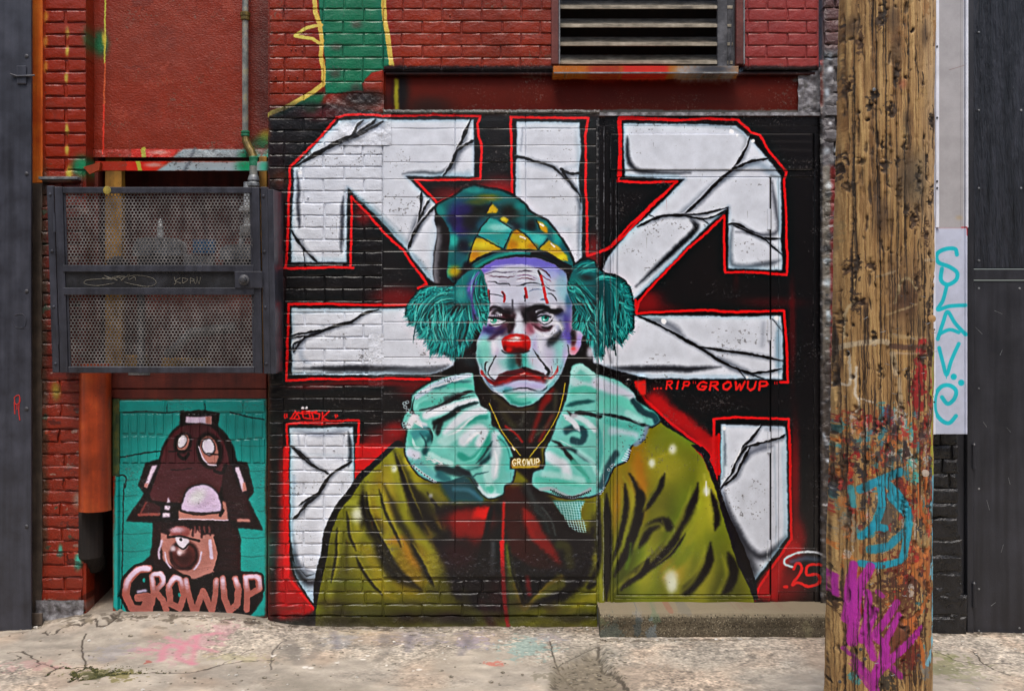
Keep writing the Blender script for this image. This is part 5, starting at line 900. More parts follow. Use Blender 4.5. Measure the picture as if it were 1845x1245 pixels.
GX0, GX1, GY0, GY1, GK = -3.3, 3.3, -1.7, 0.5, 300
def gp(px, py, z=0.0):
    D = (1.6-z)*1920/(py-622.5); return ((px-922.5)*D/1920, D-6)
def gpts(s, v=None):
    a = P(v, s) if v else P('X', s)
    return np.array([[(q[0]-GX0)*GK, (GY1-q[1])*GK] for q in (gp(*p, z=.03) for p in a)])
def paint_ground():
    W, H = int((GX1-GX0)*GK), int((GY1-GY0)*GK)
    c = Canvas(0, 0, W, H, 1.0, '#b7ad9e')
    n1, n2, n3 = fbm(H, W, 90, 140, 5, 51), fbm(H, W, 20, 30, 4, 52), fbm(H, W, 5, 5, 3, 53)
    n4 = fbm(H, W, 2.4, 2.4, 1, 54); n5 = fbm(H, W, 160, 220, 3, 56); rg = np.clip((n5-.42)*5, .12, 1)
    c.c *= (.74+.36*n1+.36*(n2-.5)+(.75*(n3-.5)+.30*(n4-.5))*rg)[..., None]
    wm = np.clip((fbm(H, W, 120, 90, 3, 57)-.5)*5, 0, 1)[..., None]*.35; c.c[:] = c.c*(1-wm)+c.c*hexc('#d8bfae')*1.25*wm
    t = np.clip((n1-.5)*3, 0, 1)[..., None]*.45; c.c[:] = c.c*(1-t)+hexc('#847766')*t
    hgt = (n1-.5)*.5+(n2-.5)*.35+(n3-.5)*.16
    G = Canvas(0, 0, W, H, 1.0, '#000000')
    def L(s, v, w, col='#3d352d', a=.85, deep=1.0, jag=2.0):
        b = spline(gpts(s, v), False, 9); r = np.random.RandomState(len(s)); q = np.cumsum(r.randn(*b.shape), 0)*jag*.9; q = q-np.linspace(0, 1, len(b))[:, None]*q[-1]; b = b+q*np.array([1, .8])+r.randn(*b.shape)*.4; w = w*.9
        c.line(b, col, w, a, .8, False); G.line(b, '#ffffff', w*1.3, deep, 1.5, False)
    V = 'V'; VIEWS['V'] = (0, 900, 3.548)
    L('290,850 340,862 400,855 480,840 570,828 610,850 700,825 830,772', V, 3.4); L('60,965 150,955 230,970 290,1020 400,1040 530,1035 600,1040 650,1075 800,1068 1000,1060 1250,1055 1500,1010 1750,1000', V, 4)
    L('100,985 140,1000 90,1010', V, 3); L('440,1130 470,1080 540,1050 520,940 550,870', V, 3); L('270,1110 360,1050 400,1040', V, 3.2); L('500,1130 480,1100 460,1080', V, 2.6); L('80,1090 200,1060 290,1025', V, 2.2); L('530,1120 620,1110 700,1075 780,1070', V, 3)
    L('1300,1060 1500,990 1620,940', V, 1.6, a=.6); L('1720,1060 1740,960 1830,880', V, 3, '#4b4540', .7)
    L('1075,1160 1080,1185 1110,1215 1130,1240', 'X', 5); L('1130,1165 1250,1172 1480,1168', 'X', 2, a=.5); L('990,1150 1000,1190 1040,1230', 'X', 3); L('1000,1195 1075,1160', 'X', 3, '#4b463c'); L('1690,1165 1740,1180 1822,1178', 'X', 3.5); L('1750,1160 1780,1185 1822,1200', 'X', 3)
    L('100,1130 300,1118 480,1120', 'X', 1.2, a=.4)
    # cold joint in the kerb apron, pink and blue overspray
    for x, y, rx, ry, col, a in [(268, 1166, 26, 22, '#b98a90', .7), (300, 1170, 18, 30, '#b98a92', .5), (340, 1160, 40, 30, '#b98d92', .5), (375, 1150, 30, 24, '#bb8f95', .45), (400, 1140, 30, 24, '#b98a90', .5), (325, 1180, 24, 20, '#bb8f95', .45), (60, 1195, 40, 16, '#c08a8a', .5), (200, 1170, 30, 26, '#8f8c94', .5), (265, 1187, 6, 5, '#a03a30', .8), (430, 1180, 60, 12, '#a5a06a', .4),
                                 (150, 1110, 30, 26, '#b08078', .4), (520, 1170, 20, 30, '#6c6860', .6), (610, 1150, 30, 30, '#8b8f98', .5), (740, 1145, 50, 30, '#9a94a0', .5), (850, 1150, 30, 30, '#8f86a0', .6), (950, 1160, 40, 40, '#78a09c', .7), (885, 1190, 16, 8, '#c05a4a', .8), (990, 1145, 30, 20, '#8f8690', .5), (650, 1135, 60, 12, '#b8a078', .4), (1000, 1210, 30, 16, '#66604e', .7), (1090, 1180, 30, 16, '#77756c', .5),
                                 (180, 1205, 40, 12, '#5c5a2c', .9), (215, 1210, 30, 12, '#6b6430', .9), (165, 1212, 20, 14, '#3c3c20', .8), (1700, 1190, 60, 30, '#6c7046', .7), (1690, 1170, 30, 12, '#6e7440', .6), (1790, 1200, 50, 20, '#b3aa9a', .5), (1190, 1190, 40, 16, '#b0a698', .6), (1300, 1200, 60, 30, '#a3998a', .5)]:
        q = gpts('%f,%f' % (x, y))[0]; c.splat(q[0], q[1], rx*.95, ry*1.5, col, a*.75, 1.3)
    for s, w in (('290,1185 300,1160 330,1165 320,1180 350,1190', 14), ('320,1170 350,1150 400,1145', 10), ('345,1190 355,1150', 10), ('255,1166 280,1168', 12), ('120,1105 160,1095', 8), ('300,1150 390,1170', 10)):
        c.line(gpts(s), '#c8788a', w*.8, .55, 5)
    for s, w in (('600,1135 610,1165', 9), ('740,1140 735,1170', 9), ('850,1140 830,1175', 10)): c.line(gpts(s), '#5f5c68', w, .45, 7)
    rs = np.random.RandomState(3)
    for i in range(1500):
        x, y = rs.rand()*W, rs.rand()*H; c.blob(x, y, .8+rs.rand()*2.2, .8+rs.rand()*2, ['#e0d9cc', '#3c362f', '#6b6458', '#c9c0b0'][rs.randint(4)], .7*rs.rand(), hard=2)
    for i in range(26): c.blob(*(gpts('%f,%f' % (480+rs.rand()*500, 1135+rs.rand()*70))[0]), 2+rs.rand()*4, 2+rs.rand()*4, '#e6e2da', .8, hard=3)
    c.poly(gpts('1062,1150 1075,1150 1100,1200 1130,1245 990,1245 1000,1190'), '#6d675a', .5, 14)
    c.poly(gpts('500,1190 560,1215 700,1232 720,1245 480,1245'), '#7d7668', .4, 14)
    S = Canvas(0, 0, W, H, 1.0, '#000000')       # broken slabs: raised plates and a hollow filled with dirt
    S.poly(gpts('985,1262 1002,1196 1040,1186 1072,1166 1086,1190 1112,1218 1140,1262'), '#ffffff', 1, 2); c.poly(gpts('985,1262 1002,1196 1040,1186 1072,1166 1086,1190 1112,1218 1140,1262'), '#6e6453', .65, 5)
    T = Canvas(0, 0, W, H, 1.0, '#000000'); T.poly(gpts('1084,1160 1490,1148 1500,1290 1150,1262 1118,1216 1092,1188'), '#ffffff', 1, 1.5); T.poly(gpts('80,1139 112,1142 140,1136 168,1133 180,1139 210,1128 236,1118 236,1080 60,1080'), '#ffffff', 1, 1.5)
    T.poly(gpts('20,1175 60,1180 90,1192 60,1262 -20,1262 -20,1175'), '#ffffff', .6, 1.5); T.poly(gpts('150,1192 190,1200 250,1196 420,1190 560,1180 700,1176 980,1190 960,1262 150,1262'), '#ffffff', 0.0, 1.5)
    for i in range(420):
        q = gpts('%f,%f' % (990+rs.rand()*140, 1175+rs.rand()*70))[0]; c.blob(q[0], q[1], 1+rs.rand()*3.4, 1+rs.rand()*3, ['#8a806c', '#3a332a', '#a0957f', '#4c4436'][rs.randint(4)], .6, hard=2)
    for s_, w in (('690,1140 700,1165 680,1185', 12), ('760,1135 790,1150 760,1170', 9), ('830,1140 850,1160', 8), ('560,1140 575,1160 560,1180', 14), ('900,1135 910,1150', 8), ('520,1150 540,1190', 16)): c.line(gpts(s_), '#6b655e', w*1.3, .45, 6)
    for i in range(900):                      # dirt banked along the foot of the wall
        x = rs.rand()*W; y = (GY1+.02)*GK+abs(rs.randn())*16+(70 if 1076 < 922.5+(x/GK+GX0)*320 < 1512 else 0); c.splat(x, y, 2+rs.rand()*10, 1+rs.rand()*4, ['#4a4136', '#6e6454', '#3a332b', '#8a7f6c'][rs.randint(4)], .5, 1.3)
    # soil line where wall meets ground
    c.poly(np.array([[0, (GY1-.5)*GK], [W, (GY1-.5)*GK], [W, (GY1+.04)*GK], [0, (GY1+.04)*GK]]), '#5b5248', .45, 5)
    return np.clip(c.c, 0, 1), hgt*.014+(fbm(H, W, 4, 4, 2, 55)-.5)*.004-G.c[..., 0]*.010-S.c[..., 0]*.022+T.c[..., 0]*.016
# ------------------------------------------------------------------
#  materials
# ------------------------------------------------------------------
def np_image(name, arr, srgb=True):
    h, w, _ = arr.shape
    im = bpy.data.images.new(name, w, h, alpha=False)
    if not srgb: im.colorspace_settings.name = 'Non-Color'
    px = np.ones((h, w, 4), np.float32); px[..., :3] = arr[::-1]
    im.pixels.foreach_set(px.ravel()); im.update(); im.pack(); return im
def mapped_image(nt, im, ax, sx, ox, sy, oy):
    """image laid on the plane by position: u = a*sx+ox, v = b*sy+oy"""
    N, L = nt.nodes, nt.links
    g = N.new('ShaderNodeNewGeometry'); sp = N.new('ShaderNodeSeparateXYZ'); L.new(g.outputs['Position'], sp.inputs[0])
    cb = N.new('ShaderNodeCombineXYZ'); L.new(sp.outputs[ax[0]], cb.inputs[0]); L.new(sp.outputs[ax[1]], cb.inputs[1])
    m = N.new('ShaderNodeVectorMath'); m.operation = 'MULTIPLY_ADD'; L.new(cb.outputs[0], m.inputs[0])
    m.inputs[1].default_value = (sx, sy, 0); m.inputs[2].default_value = (ox, oy, 0)
    t = N.new('ShaderNodeTexImage'); t.image = im; t.extension = 'EXTEND'; L.new(m.outputs[0], t.inputs[0]); return t
def noise_bump(nt, bs, layers, coord='Object'):
    N, L = nt.nodes, nt.links; prev = None
    if coord == 'World': tc = N.new('ShaderNodeNewGeometry').outputs['Position']
    else: tc = N.new('ShaderNodeTexCoord').outputs['Object']
    for scale, strg, dist, stretch in layers:
        mp = N.new('ShaderNodeMapping'); mp.inputs['Scale'].default_value = stretch; L.new(tc, mp.inputs[0])
        n = N.new('ShaderNodeTexNoise'); n.inputs['Scale'].default_value = scale; n.inputs['Detail'].default_value = 6; n.inputs['Roughness'].default_value = .6
        L.new(mp.outputs[0], n.inputs[0])
        b = N.new('ShaderNodeBump'); b.inputs['Strength'].default_value = strg; b.inputs['Distance'].default_value = dist
        L.new(n.outputs[0], b.inputs['Height'])
        if prev: L.new(prev.outputs[0], b.inputs['Normal'])
        prev = b
    L.new(prev.outputs[0], bs.inputs['Normal'])
def new_mat(name):
    m = bpy.data.materials.new(name); m.use_nodes = True; return m, m.node_tree, m.node_tree.nodes['Principled BSDF']
CK = 2045.0; CH = 1365.0
def wall_paint(name, im, rough, layers, spec=.5, sat=None):
    m, nt, bs = new_mat(name)
    t = mapped_image(nt, im, (0, 2), 320/CK, 1022.5/CK, 320/CH, 1-(682.5+512)/CH)
    nt.links.new(t.outputs[0], bs.inputs['Base Color'])
    bs.inputs['Roughness'].default_value = rough; bs.inputs['Specular IOR Level'].default_value = spec
    noise_bump(nt, bs, layers, 'World'); return m
def mottled(name, cols, rough=.6, scale=6, layers=((60, .4, .004, (1, 1, 1)),), metal=0, spec=.5, stretch=(1, 1, 1), coord='Object'):
    """colour wanders between the given paints / stains"""
    m, nt, bs = new_mat(name); N, L = nt.nodes, nt.links
    if coord == 'World': tc = N.new('ShaderNodeNewGeometry').outputs['Position']
    else: tc = N.new('ShaderNodeTexCoord').outputs['Object']
    mp = N.new('ShaderNodeMapping'); mp.inputs['Scale'].default_value = stretch; L.new(tc, mp.inputs[0])
    n = N.new('ShaderNodeTexNoise'); n.inputs['Scale'].default_value = scale; n.inputs['Detail'].default_value = 8; n.inputs['Roughness'].default_value = .62; L.new(mp.outputs[0], n.inputs[0])
    r = N.new('ShaderNodeValToRGB'); e = r.color_ramp.elements
    k = len(cols)
    while len(e) < k: e.new(.5)
    for i, cc in enumerate(cols):
        e[i].position = .34+.32*i/max(k-1, 1); h = hexc(cc); e[i].color = (*[float(v) for v in (h/12.92*(h <= .04045)+((h+.055)/1.055)**2.4*(h > .04045))], 1)
    L.new(n.outputs[0], r.inputs[0])
    # runs and specks of grime over the colour
    m2 = N.new('ShaderNodeMapping'); m2.inputs['Scale'].default_value = (1, 1, .05); L.new(tc, m2.inputs[0])
    n2 = N.new('ShaderNodeTexNoise'); n2.inputs['Scale'].default_value = 26; n2.inputs['Detail'].default_value = 5; L.new(m2.outputs[0], n2.inputs[0])
    n3 = N.new('ShaderNodeTexNoise'); n3.inputs['Scale'].default_value = 150; n3.inputs['Detail'].default_value = 3; L.new(tc, n3.inputs[0])
    q1 = N.new('ShaderNodeMapRange'); q1.inputs[1].default_value = .35; q1.inputs[2].default_value = .65; q1.inputs[3].default_value = .70; q1.inputs[4].default_value = 1.18; L.new(n2.outputs[0], q1.inputs[0])
    q2 = N.new('ShaderNodeMapRange'); q2.inputs[1].default_value = .66; q2.inputs[2].default_value = .74; q2.inputs[3].default_value = 1.0; q2.inputs[4].default_value = 1.9; L.new(n3.outputs[0], q2.inputs[0])
    q3 = N.new('ShaderNodeMapRange'); q3.inputs[1].default_value = .28; q3.inputs[2].default_value = .36; q3.inputs[3].default_value = .45; q3.inputs[4].default_value = 1.0; L.new(n3.outputs[0], q3.inputs[0])
    p1 = N.new('ShaderNodeMath'); p1.operation = 'MULTIPLY'; L.new(q1.outputs[0], p1.inputs[0]); L.new(q2.outputs[0], p1.inputs[1])
    p2 = N.new('ShaderNodeMath'); p2.operation = 'MULTIPLY'; L.new(p1.outputs[0], p2.inputs[0]); L.new(q3.outputs[0], p2.inputs[1])
    vm = N.new('ShaderNodeVectorMath'); vm.operation = 'SCALE'; L.new(r.outputs[0], vm.inputs[0]); L.new(p2.outputs[0], vm.inputs['Scale']); L.new(vm.outputs[0], bs.inputs['Base Color'])
    mr = N.new('ShaderNodeMapRange'); mr.inputs[3].default_value = max(rough-.12, .05); mr.inputs[4].default_value = min(rough+.14, 1); L.new(n.outputs[0], mr.inputs[0]); L.new(mr.outputs[0], bs.inputs['Roughness'])
    bs.inputs['Metallic'].default_value = metal; bs.inputs['Specular IOR Level'].default_value = spec
    noise_bump(nt, bs, layers, coord); return m

IM_WALL = np_image('wall_paint', paint_main(1.5))
U1 = (1, 1, 1)
M_BRICK = wall_paint('painted_brick', IM_WALL, .31, ((22, .45, .010, U1), (90, .5, .004, U1), (420, .3, .001, U1)), .38)
M_BLOCK = wall_paint('painted_block', IM_WALL, .34, ((18, .25, .006, U1), (150, .35, .002, U1), (500, .3, .0008, U1)))
M_ROUGH = wall_paint('painted_rough_render', IM_WALL, .34, ((26, .6, .012, U1), (80, .7, .006, U1), (300, .4, .002, U1)))
M_STEEL = wall_paint('painted_steel', IM_WALL, .24, ((9, .15, .006, U1), (260, .25, .0012, U1)))
M_BEAM = wall_paint('painted_beam', IM_WALL, .5, ((9, .15, .006, U1), (120, .3, .002, U1)), .15)
M_STUCCO = wall_paint('painted_stucco', IM_WALL, .42, ((14, .3, .02, U1), (75, .7, .006, (1, 1, 1.6)), (260, .4, .0015, U1)), .3)
M_DKSTEEL = mottled('dark_grey_painted_steel', ['#2b2c33', '#33353e', '#3b3d47'], .38, 7, ((180, .25, .001, U1), (12, .15, .006, U1)), coord='World')
M_DKBROWN = mottled('rust_brown_painted_steel', ['#3a3029', '#4a4038', '#5e5145'], .55, 9, ((120, .3, .002, U1),), coord='World')
M_ORANGE = mottled('orange_painted_steel', ['#742808', '#93350e', '#a84a18'], .42, 5, ((150, .3, .0015, U1),), coord='World')
M_BLACKIN = mottled('dark_interior', ['#120d0b', '#1a1310', '#241a15'], .9, 8)  # near-black tone for surfaces inside the openings
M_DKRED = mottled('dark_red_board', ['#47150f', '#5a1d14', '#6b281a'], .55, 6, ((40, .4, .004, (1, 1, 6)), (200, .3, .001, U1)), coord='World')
M_OCHRE = mottled('ochre_timber', ['#7a5618', '#94691f', '#a57a2c'], .6, 8, ((90, .4, .002, (1, 1, .2)),), coord='World')
M_GALV = mottled('weathered_grey_metal', ['#5d6064', '#7b7f82', '#8f9192'], .45, 22, ((160, .25, .0012, U1),), metal=.3, coord='World')
M_ORANGEHI = mottled('bright_orange_painted_steel', ['#c04a12', '#dd6a1c', '#e5852c'], .45, 5, coord='World')
M_MESH = mottled('worn_mesh_steel', ['#565454', '#686665', '#7a7877'], .42, 12, coord='World')
M_BRASS = mottled('tarnished_brass', ['#4a3c1e', '#6a5a2c', '#7d6c3c'], .5, 30, metal=.5)
M_GREENP = mottled('green_painted_metal', ['#0f5a3c', '#16724e', '#2a8060'], .5, 30)
M_GREYP = mottled('grey_painted_pipe', ['#5d6260', '#767a76', '#8b8a80', '#a0986c'], .5, 16, ((120, .3, .0015, U1),), coord='World')
M_CAST = mottled('dark_cast_metal', ['#2c2d31', '#3a3b40', '#55565b'], .5, 18)
M_LIGHTIN = mottled('dusty_grey_casting', ['#74797d', '#959a9e', '#b4b8bb'], .5, 20)
M_BLUE = mottled('blue_label', ['#2c6aa0', '#3a80b8'], .5, 10)
M_CREAM = mottled('dusty_cream_slat', ['#5c5549', '#8a8272', '#a39b8a'], .6, 7, ((90, .3, .001, U1),), stretch=(1, 1, 6), coord='World')
M_FRAME = mottled('red_brown_window_frame', ['#4c1c15', '#5f2820', '#6b3028'], .45, 10, coord='World')
M_MORTAR = M_BRICK
M_WHITE = wall_paint('white_plate_paint', IM_WALL, .32, ((8, .1, .004, U1), (200, .1, .0005, U1)))
M_BLKWOOD = mottled('black_painted_plywood', ['#1b1c21', '#26282f', '#33353e'], .32, 26, ((40, 1.0, .03, (1.6, 1, .14)), (160, .7, .006, (1, 1, .12)), (10, .3, .01, U1)), stretch=(1, 1, .12), coord='World')
M_BLKDOOR = mottled('black_painted_metal_door', ['#24252b', '#28292f', '#2d2e35'], .42, 5, ((6, .2, .01, U1), (140, .25, .001, U1), (45, .25, .002, U1)), coord='World')
M_BLKBRICK = mottled('glossy_black_painted_brick', ['#0d0d0f', '#141416', '#1e1e21'], .28, 20, ((30, .8, .012, U1), (140, .5, .003, U1)), spec=.6, coord='World')
M_CONC = mottled('coarse_concrete', ['#453f33', '#5f584a', '#6e6658', '#857b6a'], .9, 9, ((240, 1.0, .006, U1), (60, .5, .006, U1), (14, .4, .01, U1)), coord='World')
M_GREYMORT = mottled('lumpy_grey_mortar', ['#4a4845', '#77757a', '#9a9ba0'], .6, 24, ((40, .8, .01, U1),), coord='World')

# ------------------------------------------------------------------
#  mesh helpers
# ------------------------------------------------------------------
COL = scene.collection
def wx(px, y=0.0): return (px-922.5)/320*(6+y)/6
def wz(py, y=0.0): return 1.6+(622.5-py)/320*(6+y)/6
def mesh_obj(name, verts, faces, mat, parent=None, smooth=False):
    me = bpy.data.meshes.new(name); me.from_pydata([tuple(v) for v in verts], [], faces); me.update()
    if smooth: me.polygons.foreach_set('use_smooth', [True]*len(me.polygons))
    if isinstance(mat, (list, tuple)):
        for m in mat: me.materials.append(m)
    elif mat: me.materials.append(mat)
    o = bpy.data.objects.new(name, me); COL.objects.link(o)
    if parent: o.parent = parent
    return o
def inst(name, me, parent, loc, scale=(1, 1, 1), rot=(0, 0, 0)):
    o = bpy.data.objects.new(name, me); COL.objects.link(o); o.parent = parent; o.location = loc; o.scale = scale; o.rotation_euler = rot; return o
def thing(name, label, cat, loc=(0, 0, 0), group=None):
    o = bpy.data.objects.new(name, None); COL.objects.link(o); o.empty_display_size = .1
    o.location = loc; o['label'] = label; o['category'] = cat
    if group: o['group'] = group
    return o
def tag(o, label, cat, group=None):
    o['label'] = label; o['category'] = cat
    if group: o['group'] = group
    return o
def struct(o): o['kind'] = 'structure'; return o
class MB:
    """collects shapes into one mesh"""
    def __init__(s): s.v = []; s.f = []
    def add(s, v, f):
        k = len(s.v); s.v += [tuple(q) for q in v]; s.f += [tuple(i+k for i in q) for q in f]; return s
    def box(s, x0, x1, y0, y1, z0, z1, c=.002):
        """box with small chamfers on every edge"""
        c = min(c, (x1-x0)*.3, (y1-y0)*.3, (z1-z0)*.3)
        bm = bmesh.new(); bmesh.ops.create_cube(bm, size=1)
        for v in bm.verts: v.co = Vector((x0 if v.co.x < 0 else x1, y0 if v.co.y < 0 else y1, z0 if v.co.z < 0 else z1))
        if c > 1e-4: bmesh.ops.bevel(bm, geom=bm.edges[:], offset=c, segments=1, affect='EDGES')
        bm.verts.index_update(); s.add([v.co[:] for v in bm.verts], [[v.index for v in f.verts] for f in bm.faces]); bm.free(); return s
    def tube(s, pts, r, n=16, caps=True):
        """round bar along a path; r a number or a list"""
        pts = [Vector(p) for p in pts]; m = len(pts); rr = r if isinstance(r, (list, tuple)) else [r]*m
        rings = []
        up_ = Vector((0, 1, 0.001))
        for i in range(m):
            t = (pts[min(i+1, m-1)]-pts[max(i-1, 0)]).normalized()
            u = t.cross(up_); u = u.normalized() if u.length > 1e-4 else Vector((1, 0, 0)); w = t.cross(u).normalized()
            rings.append([pts[i]+(u*math.cos(2*math.pi*k/n)+w*math.sin(2*math.pi*k/n))*rr[i] for k in range(n)])
        v = [p for g in rings for p in g]; f = []
        for i in range(m-1):
            for k in range(n): f.append((i*n+k, i*n+(k+1) % n, (i+1)*n+(k+1) % n, (i+1)*n+k))
        if caps: f.append(tuple(range(n))[::-1]); f.append(tuple((m-1)*n+k for k in range(n)))
        return s.add(v, f)
    def lathe(s, prof, c, axis='z', n=20):
        v = []; f = []; m = len(prof)
        for (r, h) in prof:
            for k in range(n):
                a = 2*math.pi*k/n; p = (r*math.cos(a), r*math.sin(a), h)
                if axis == 'y': p = (p[0], h, p[1])
                if axis == 'x': p = (h, p[0], p[1])
                v.append((p[0]+c[0], p[1]+c[1], p[2]+c[2]))
        for i in range(m-1):
            for k in range(n): f.append((i*n+k, i*n+(k+1) % n, (i+1)*n+(k+1) % n, (i+1)*n+k))
        f.append(tuple(range(n))[::-1]); f.append(tuple((m-1)*n+k for k in range(n)))
        return s.add(v, f)
    def grid(s, xs, zs, fn):
        """sheet over xs x zs, fn(x,z)->point"""
        v = [fn(x, z) for z in zs for x in xs]; n = len(xs); f = []
        for j in range(len(zs)-1):
            for i in range(n-1): f.append((j*n+i, j*n+i+1, (j+1)*n+i+1, (j+1)*n+i))
        return s.add(v, f)
    def obj(s, name, mat, parent=None, smooth=False): return mesh_obj(name, s.v, s.f, mat, parent, smooth)

R = random.Random(7)
def brick_variants(tag_, w, h, d, n, mat, jit=.0018, ch=.004, bulge=.0005):
    """worn brick: chamfered front with wandering edges, origin at the middle of the front face"""
    out = []
    for q in range(n):
        nx, nz = 4, 2; v = []; f = []
        def J(a): return R.uniform(-a, a)
        def outline(inset, y, jy):
            pts = []
            per = [(i/nx, 0) for i in range(nx)]+[(1, j/nz) for j in range(nz)]+[(1-i/nx, 1) for i in range(nx)]+[(0, 1-j/nz) for j in range(nz)]
            for (a, b) in per:
                x = (a-.5)*(w-2*inset); z = (b-.5)*(h-2*inset)
                pts.append((x+J(jit), y+J(jy), z+J(jit)))
            return pts
        nper = 2*nx+2*nz
        a = outline(0, d, 0); b = outline(0, ch*.6, .0004); c = outline(ch, 0, .0005)
        v = a+b+c
        inner = []
        for j in range(1, nz):
            for i in range(1, nx):
                inner.append(((i/nx-.5)*(w-2*ch), -bulge+J(.0005), (j/nz-.5)*(h-2*ch)))
        base = len(v); v += inner
        for k in range(nper): f.append((k, (k+1) % nper, nper+(k+1) % nper, nper+k)); f.append((nper+k, nper+(k+1) % nper, 2*nper+(k+1) % nper, 2*nper+k))
        def gi(i, j):
            if j == 0: return 2*nper+i
            if i == nx: return 2*nper+nx+j
            if j == nz: return 2*nper+nx+nz+(nx-i)
            if i == 0: return 2*nper+2*nx+nz+(nz-j)
            return base+(j-1)*(nx-1)+(i-1)
        for j in range(nz):
            for i in range(nx):
                q4 = [gi(i, j) % len(v), gi(i+1, j) % len(v), gi(i+1, j+1) % len(v), gi(i, j+1) % len(v)]
                q4 = [(2*nper if t == 3*nper and False else t) for t in q4]
                f.append(tuple(q4))
        me = bpy.data.meshes.new(tag_); 
        f = [g for g in f if len(set(g)) == 4]
        me.from_pydata(v, [], f); me.materials.append(mat); me.update(); out.append(me)
    return out
BW, BH = 71.0/320, 21.87/320
class Layer:
    """lays courses of bricks as separate parts of a wall"""
    def __init__(s, parent, mat, gap=.0058, depth=.05, jit=.0022, ch=.0048, name='brick', proud=.0022, lens=(1.0, .5), n=5):
        s.p, s.gap, s.d, s.name, s.proud = parent, gap, depth, name, proud; s.lib = {}; s.count = 0
        s.mat, s.jit, s.ch, s.n = mat, jit, ch, n
    def get(s, w, h):
        key = (round(w/.02), round(h/.01))
        if key not in s.lib: s.lib[key] = (brick_variants(s.name, key[0]*.02, key[1]*.01, s.d, s.n, s.mat, s.jit, s.ch), key[0]*.02, key[1]*.01)
        return s.lib[key]
    def put(s, x0, x1, z0, z1, y=0, jy=None, tilt=.004):
        w, h = x1-x0-s.gap*1.5, z1-z0-s.gap
        if w < .012 or h < .01: return
        lib, w0, h0 = s.get(max(w, .02), max(h, .01)); jy = s.proud if jy is None else jy
        o = inst(s.name, R.choice(lib), s.p, ((x0+x1)/2, y+R.uniform(-jy, jy*.4), (z0+z1)/2), (w/w0, 1, h/h0), (R.uniform(-tilt, tilt)*1.5, R.uniform(-tilt, tilt), R.uniform(-tilt, tilt))); s.count += 1; return o
    def courses(s, px0, px1, ks, y=0, pitch=71.0, off=548.0, y0=38.5, dp=21.87, bond=6, wob=1.2, **k):
        for kk in ks:
            za, zb = wz(y0+dp*(kk+1)), wz(y0+dp*kk)
            p = pitch if (kk-4) % bond else pitch/2
            o = off+(0 if kk % 2 == 0 else pitch/2)
            j = math.ceil((px0+6-o)/p); cuts = [px0]
            while o+j*p < px1-6: cuts.append(o+j*p+R.uniform(-wob, wob)*1.5); j += 1
            cuts.append(px1)
            for a, b in zip(cuts, cuts[1:]): s.put(wx(a), wx(b), za, zb, y, **k)
def rough_sheet(x0, x1, z0, z1, y, amp, cell, seed, step=.012, mat=None, name='mortar', parent=None, edge=0):
    nx, nz = max(2, int((x1-x0)/step)), max(2, int((z1-z0)/step))
    n = fbm(nz, nx, cell, cell, 3, seed); xs = np.linspace(x0, x1, nx); zs = np.linspace(z0, z1, nz)
    X, Z = np.meshgrid(xs, zs); Y = y-amp*(n-.5)*2
    v = np.stack([X.ravel(), Y.ravel(), Z.ravel()], 1)
    idx = np.arange(nx*nz).reshape(nz, nx)
    f = np.stack([idx[:-1, :-1], idx[:-1, 1:], idx[1:, 1:], idx[1:, :-1]], -1).reshape(-1, 4)
    return mesh_obj(name, v.tolist(), f.tolist(), mat, parent, True)
# ------------------------------------------------------------------
#  GROUND
# ------------------------------------------------------------------
gcol, ghgt = paint_ground()
IM_G = np_image('ground_paint', gcol)
def base_z(X, Y):
    """broad shape of the apron: rises to the left bay, falls to the right and into the alley"""
    z = 0.02+0*X
    z = z+.075*np.exp(-((X+1.95)/.62)**4)*np.clip((Y+.45)/.42, 0, 1)**1.5
    z = z+np.clip(Y-0.02, 0, .6)*.14
    z = z-.035*np.clip((X-1.6)/1.2, 0, 1.5)-.03*np.clip((-.5-Y)/1.0, 0, 1.2)
    return z
def ground():
    xs = np.concatenate([[-60, -25, -10, -5], np.linspace(GX0, GX1, 560), [5, 10, 25, 60]])
    ys = np.concatenate([[-60, -30, -14, -8, -5, -3, -2.2], np.linspace(GY0, GY1, 190), [1.0, 3, 8]])
    X, Y = np.meshgrid(xs, ys); Z = base_z(X, Y)
    H, W = ghgt.shape; iu = ((X-GX0)*GK).astype(int); iv = ((GY1-Y)*GK).astype(int)
    ok = (iu >= 0) & (iu < W) & (iv >= 0) & (iv < H)
    g = blur(ghgt, 1.2); Z = Z+np.where(ok, g[np.clip(iv, 0, H-1), np.clip(iu, 0, W-1)], 0)
    n = len(xs); idx = np.arange(X.size).reshape(X.shape)
    f = np.stack([idx[:-1, :-1], idx[:-1, 1:], idx[1:, 1:], idx[1:, :-1]], -1).reshape(-1, 4)
    m, nt, bs = new_mat('weathered_concrete')
    t = mapped_image(nt, IM_G, (0, 1), 1/(GX1-GX0), -GX0/(GX1-GX0), 1/(GY1-GY0), -GY0/(GY1-GY0))
    nt.links.new(t.outputs[0], bs.inputs['Base Color']); bs.inputs['Roughness'].default_value = .88
    noise_bump(nt, bs, ((30, .4, .01, U1), (160, .7, .004, U1), (500, .5, .0012, U1)), 'World')
    o = mesh_obj('ground', np.stack([X.ravel(), Y.ravel(), Z.ravel()], 1).tolist(), f.tolist(), m, None, True); struct(o)
ground()
def gz(x, y): return float(base_z(np.array(x, float), np.array(y, float)))

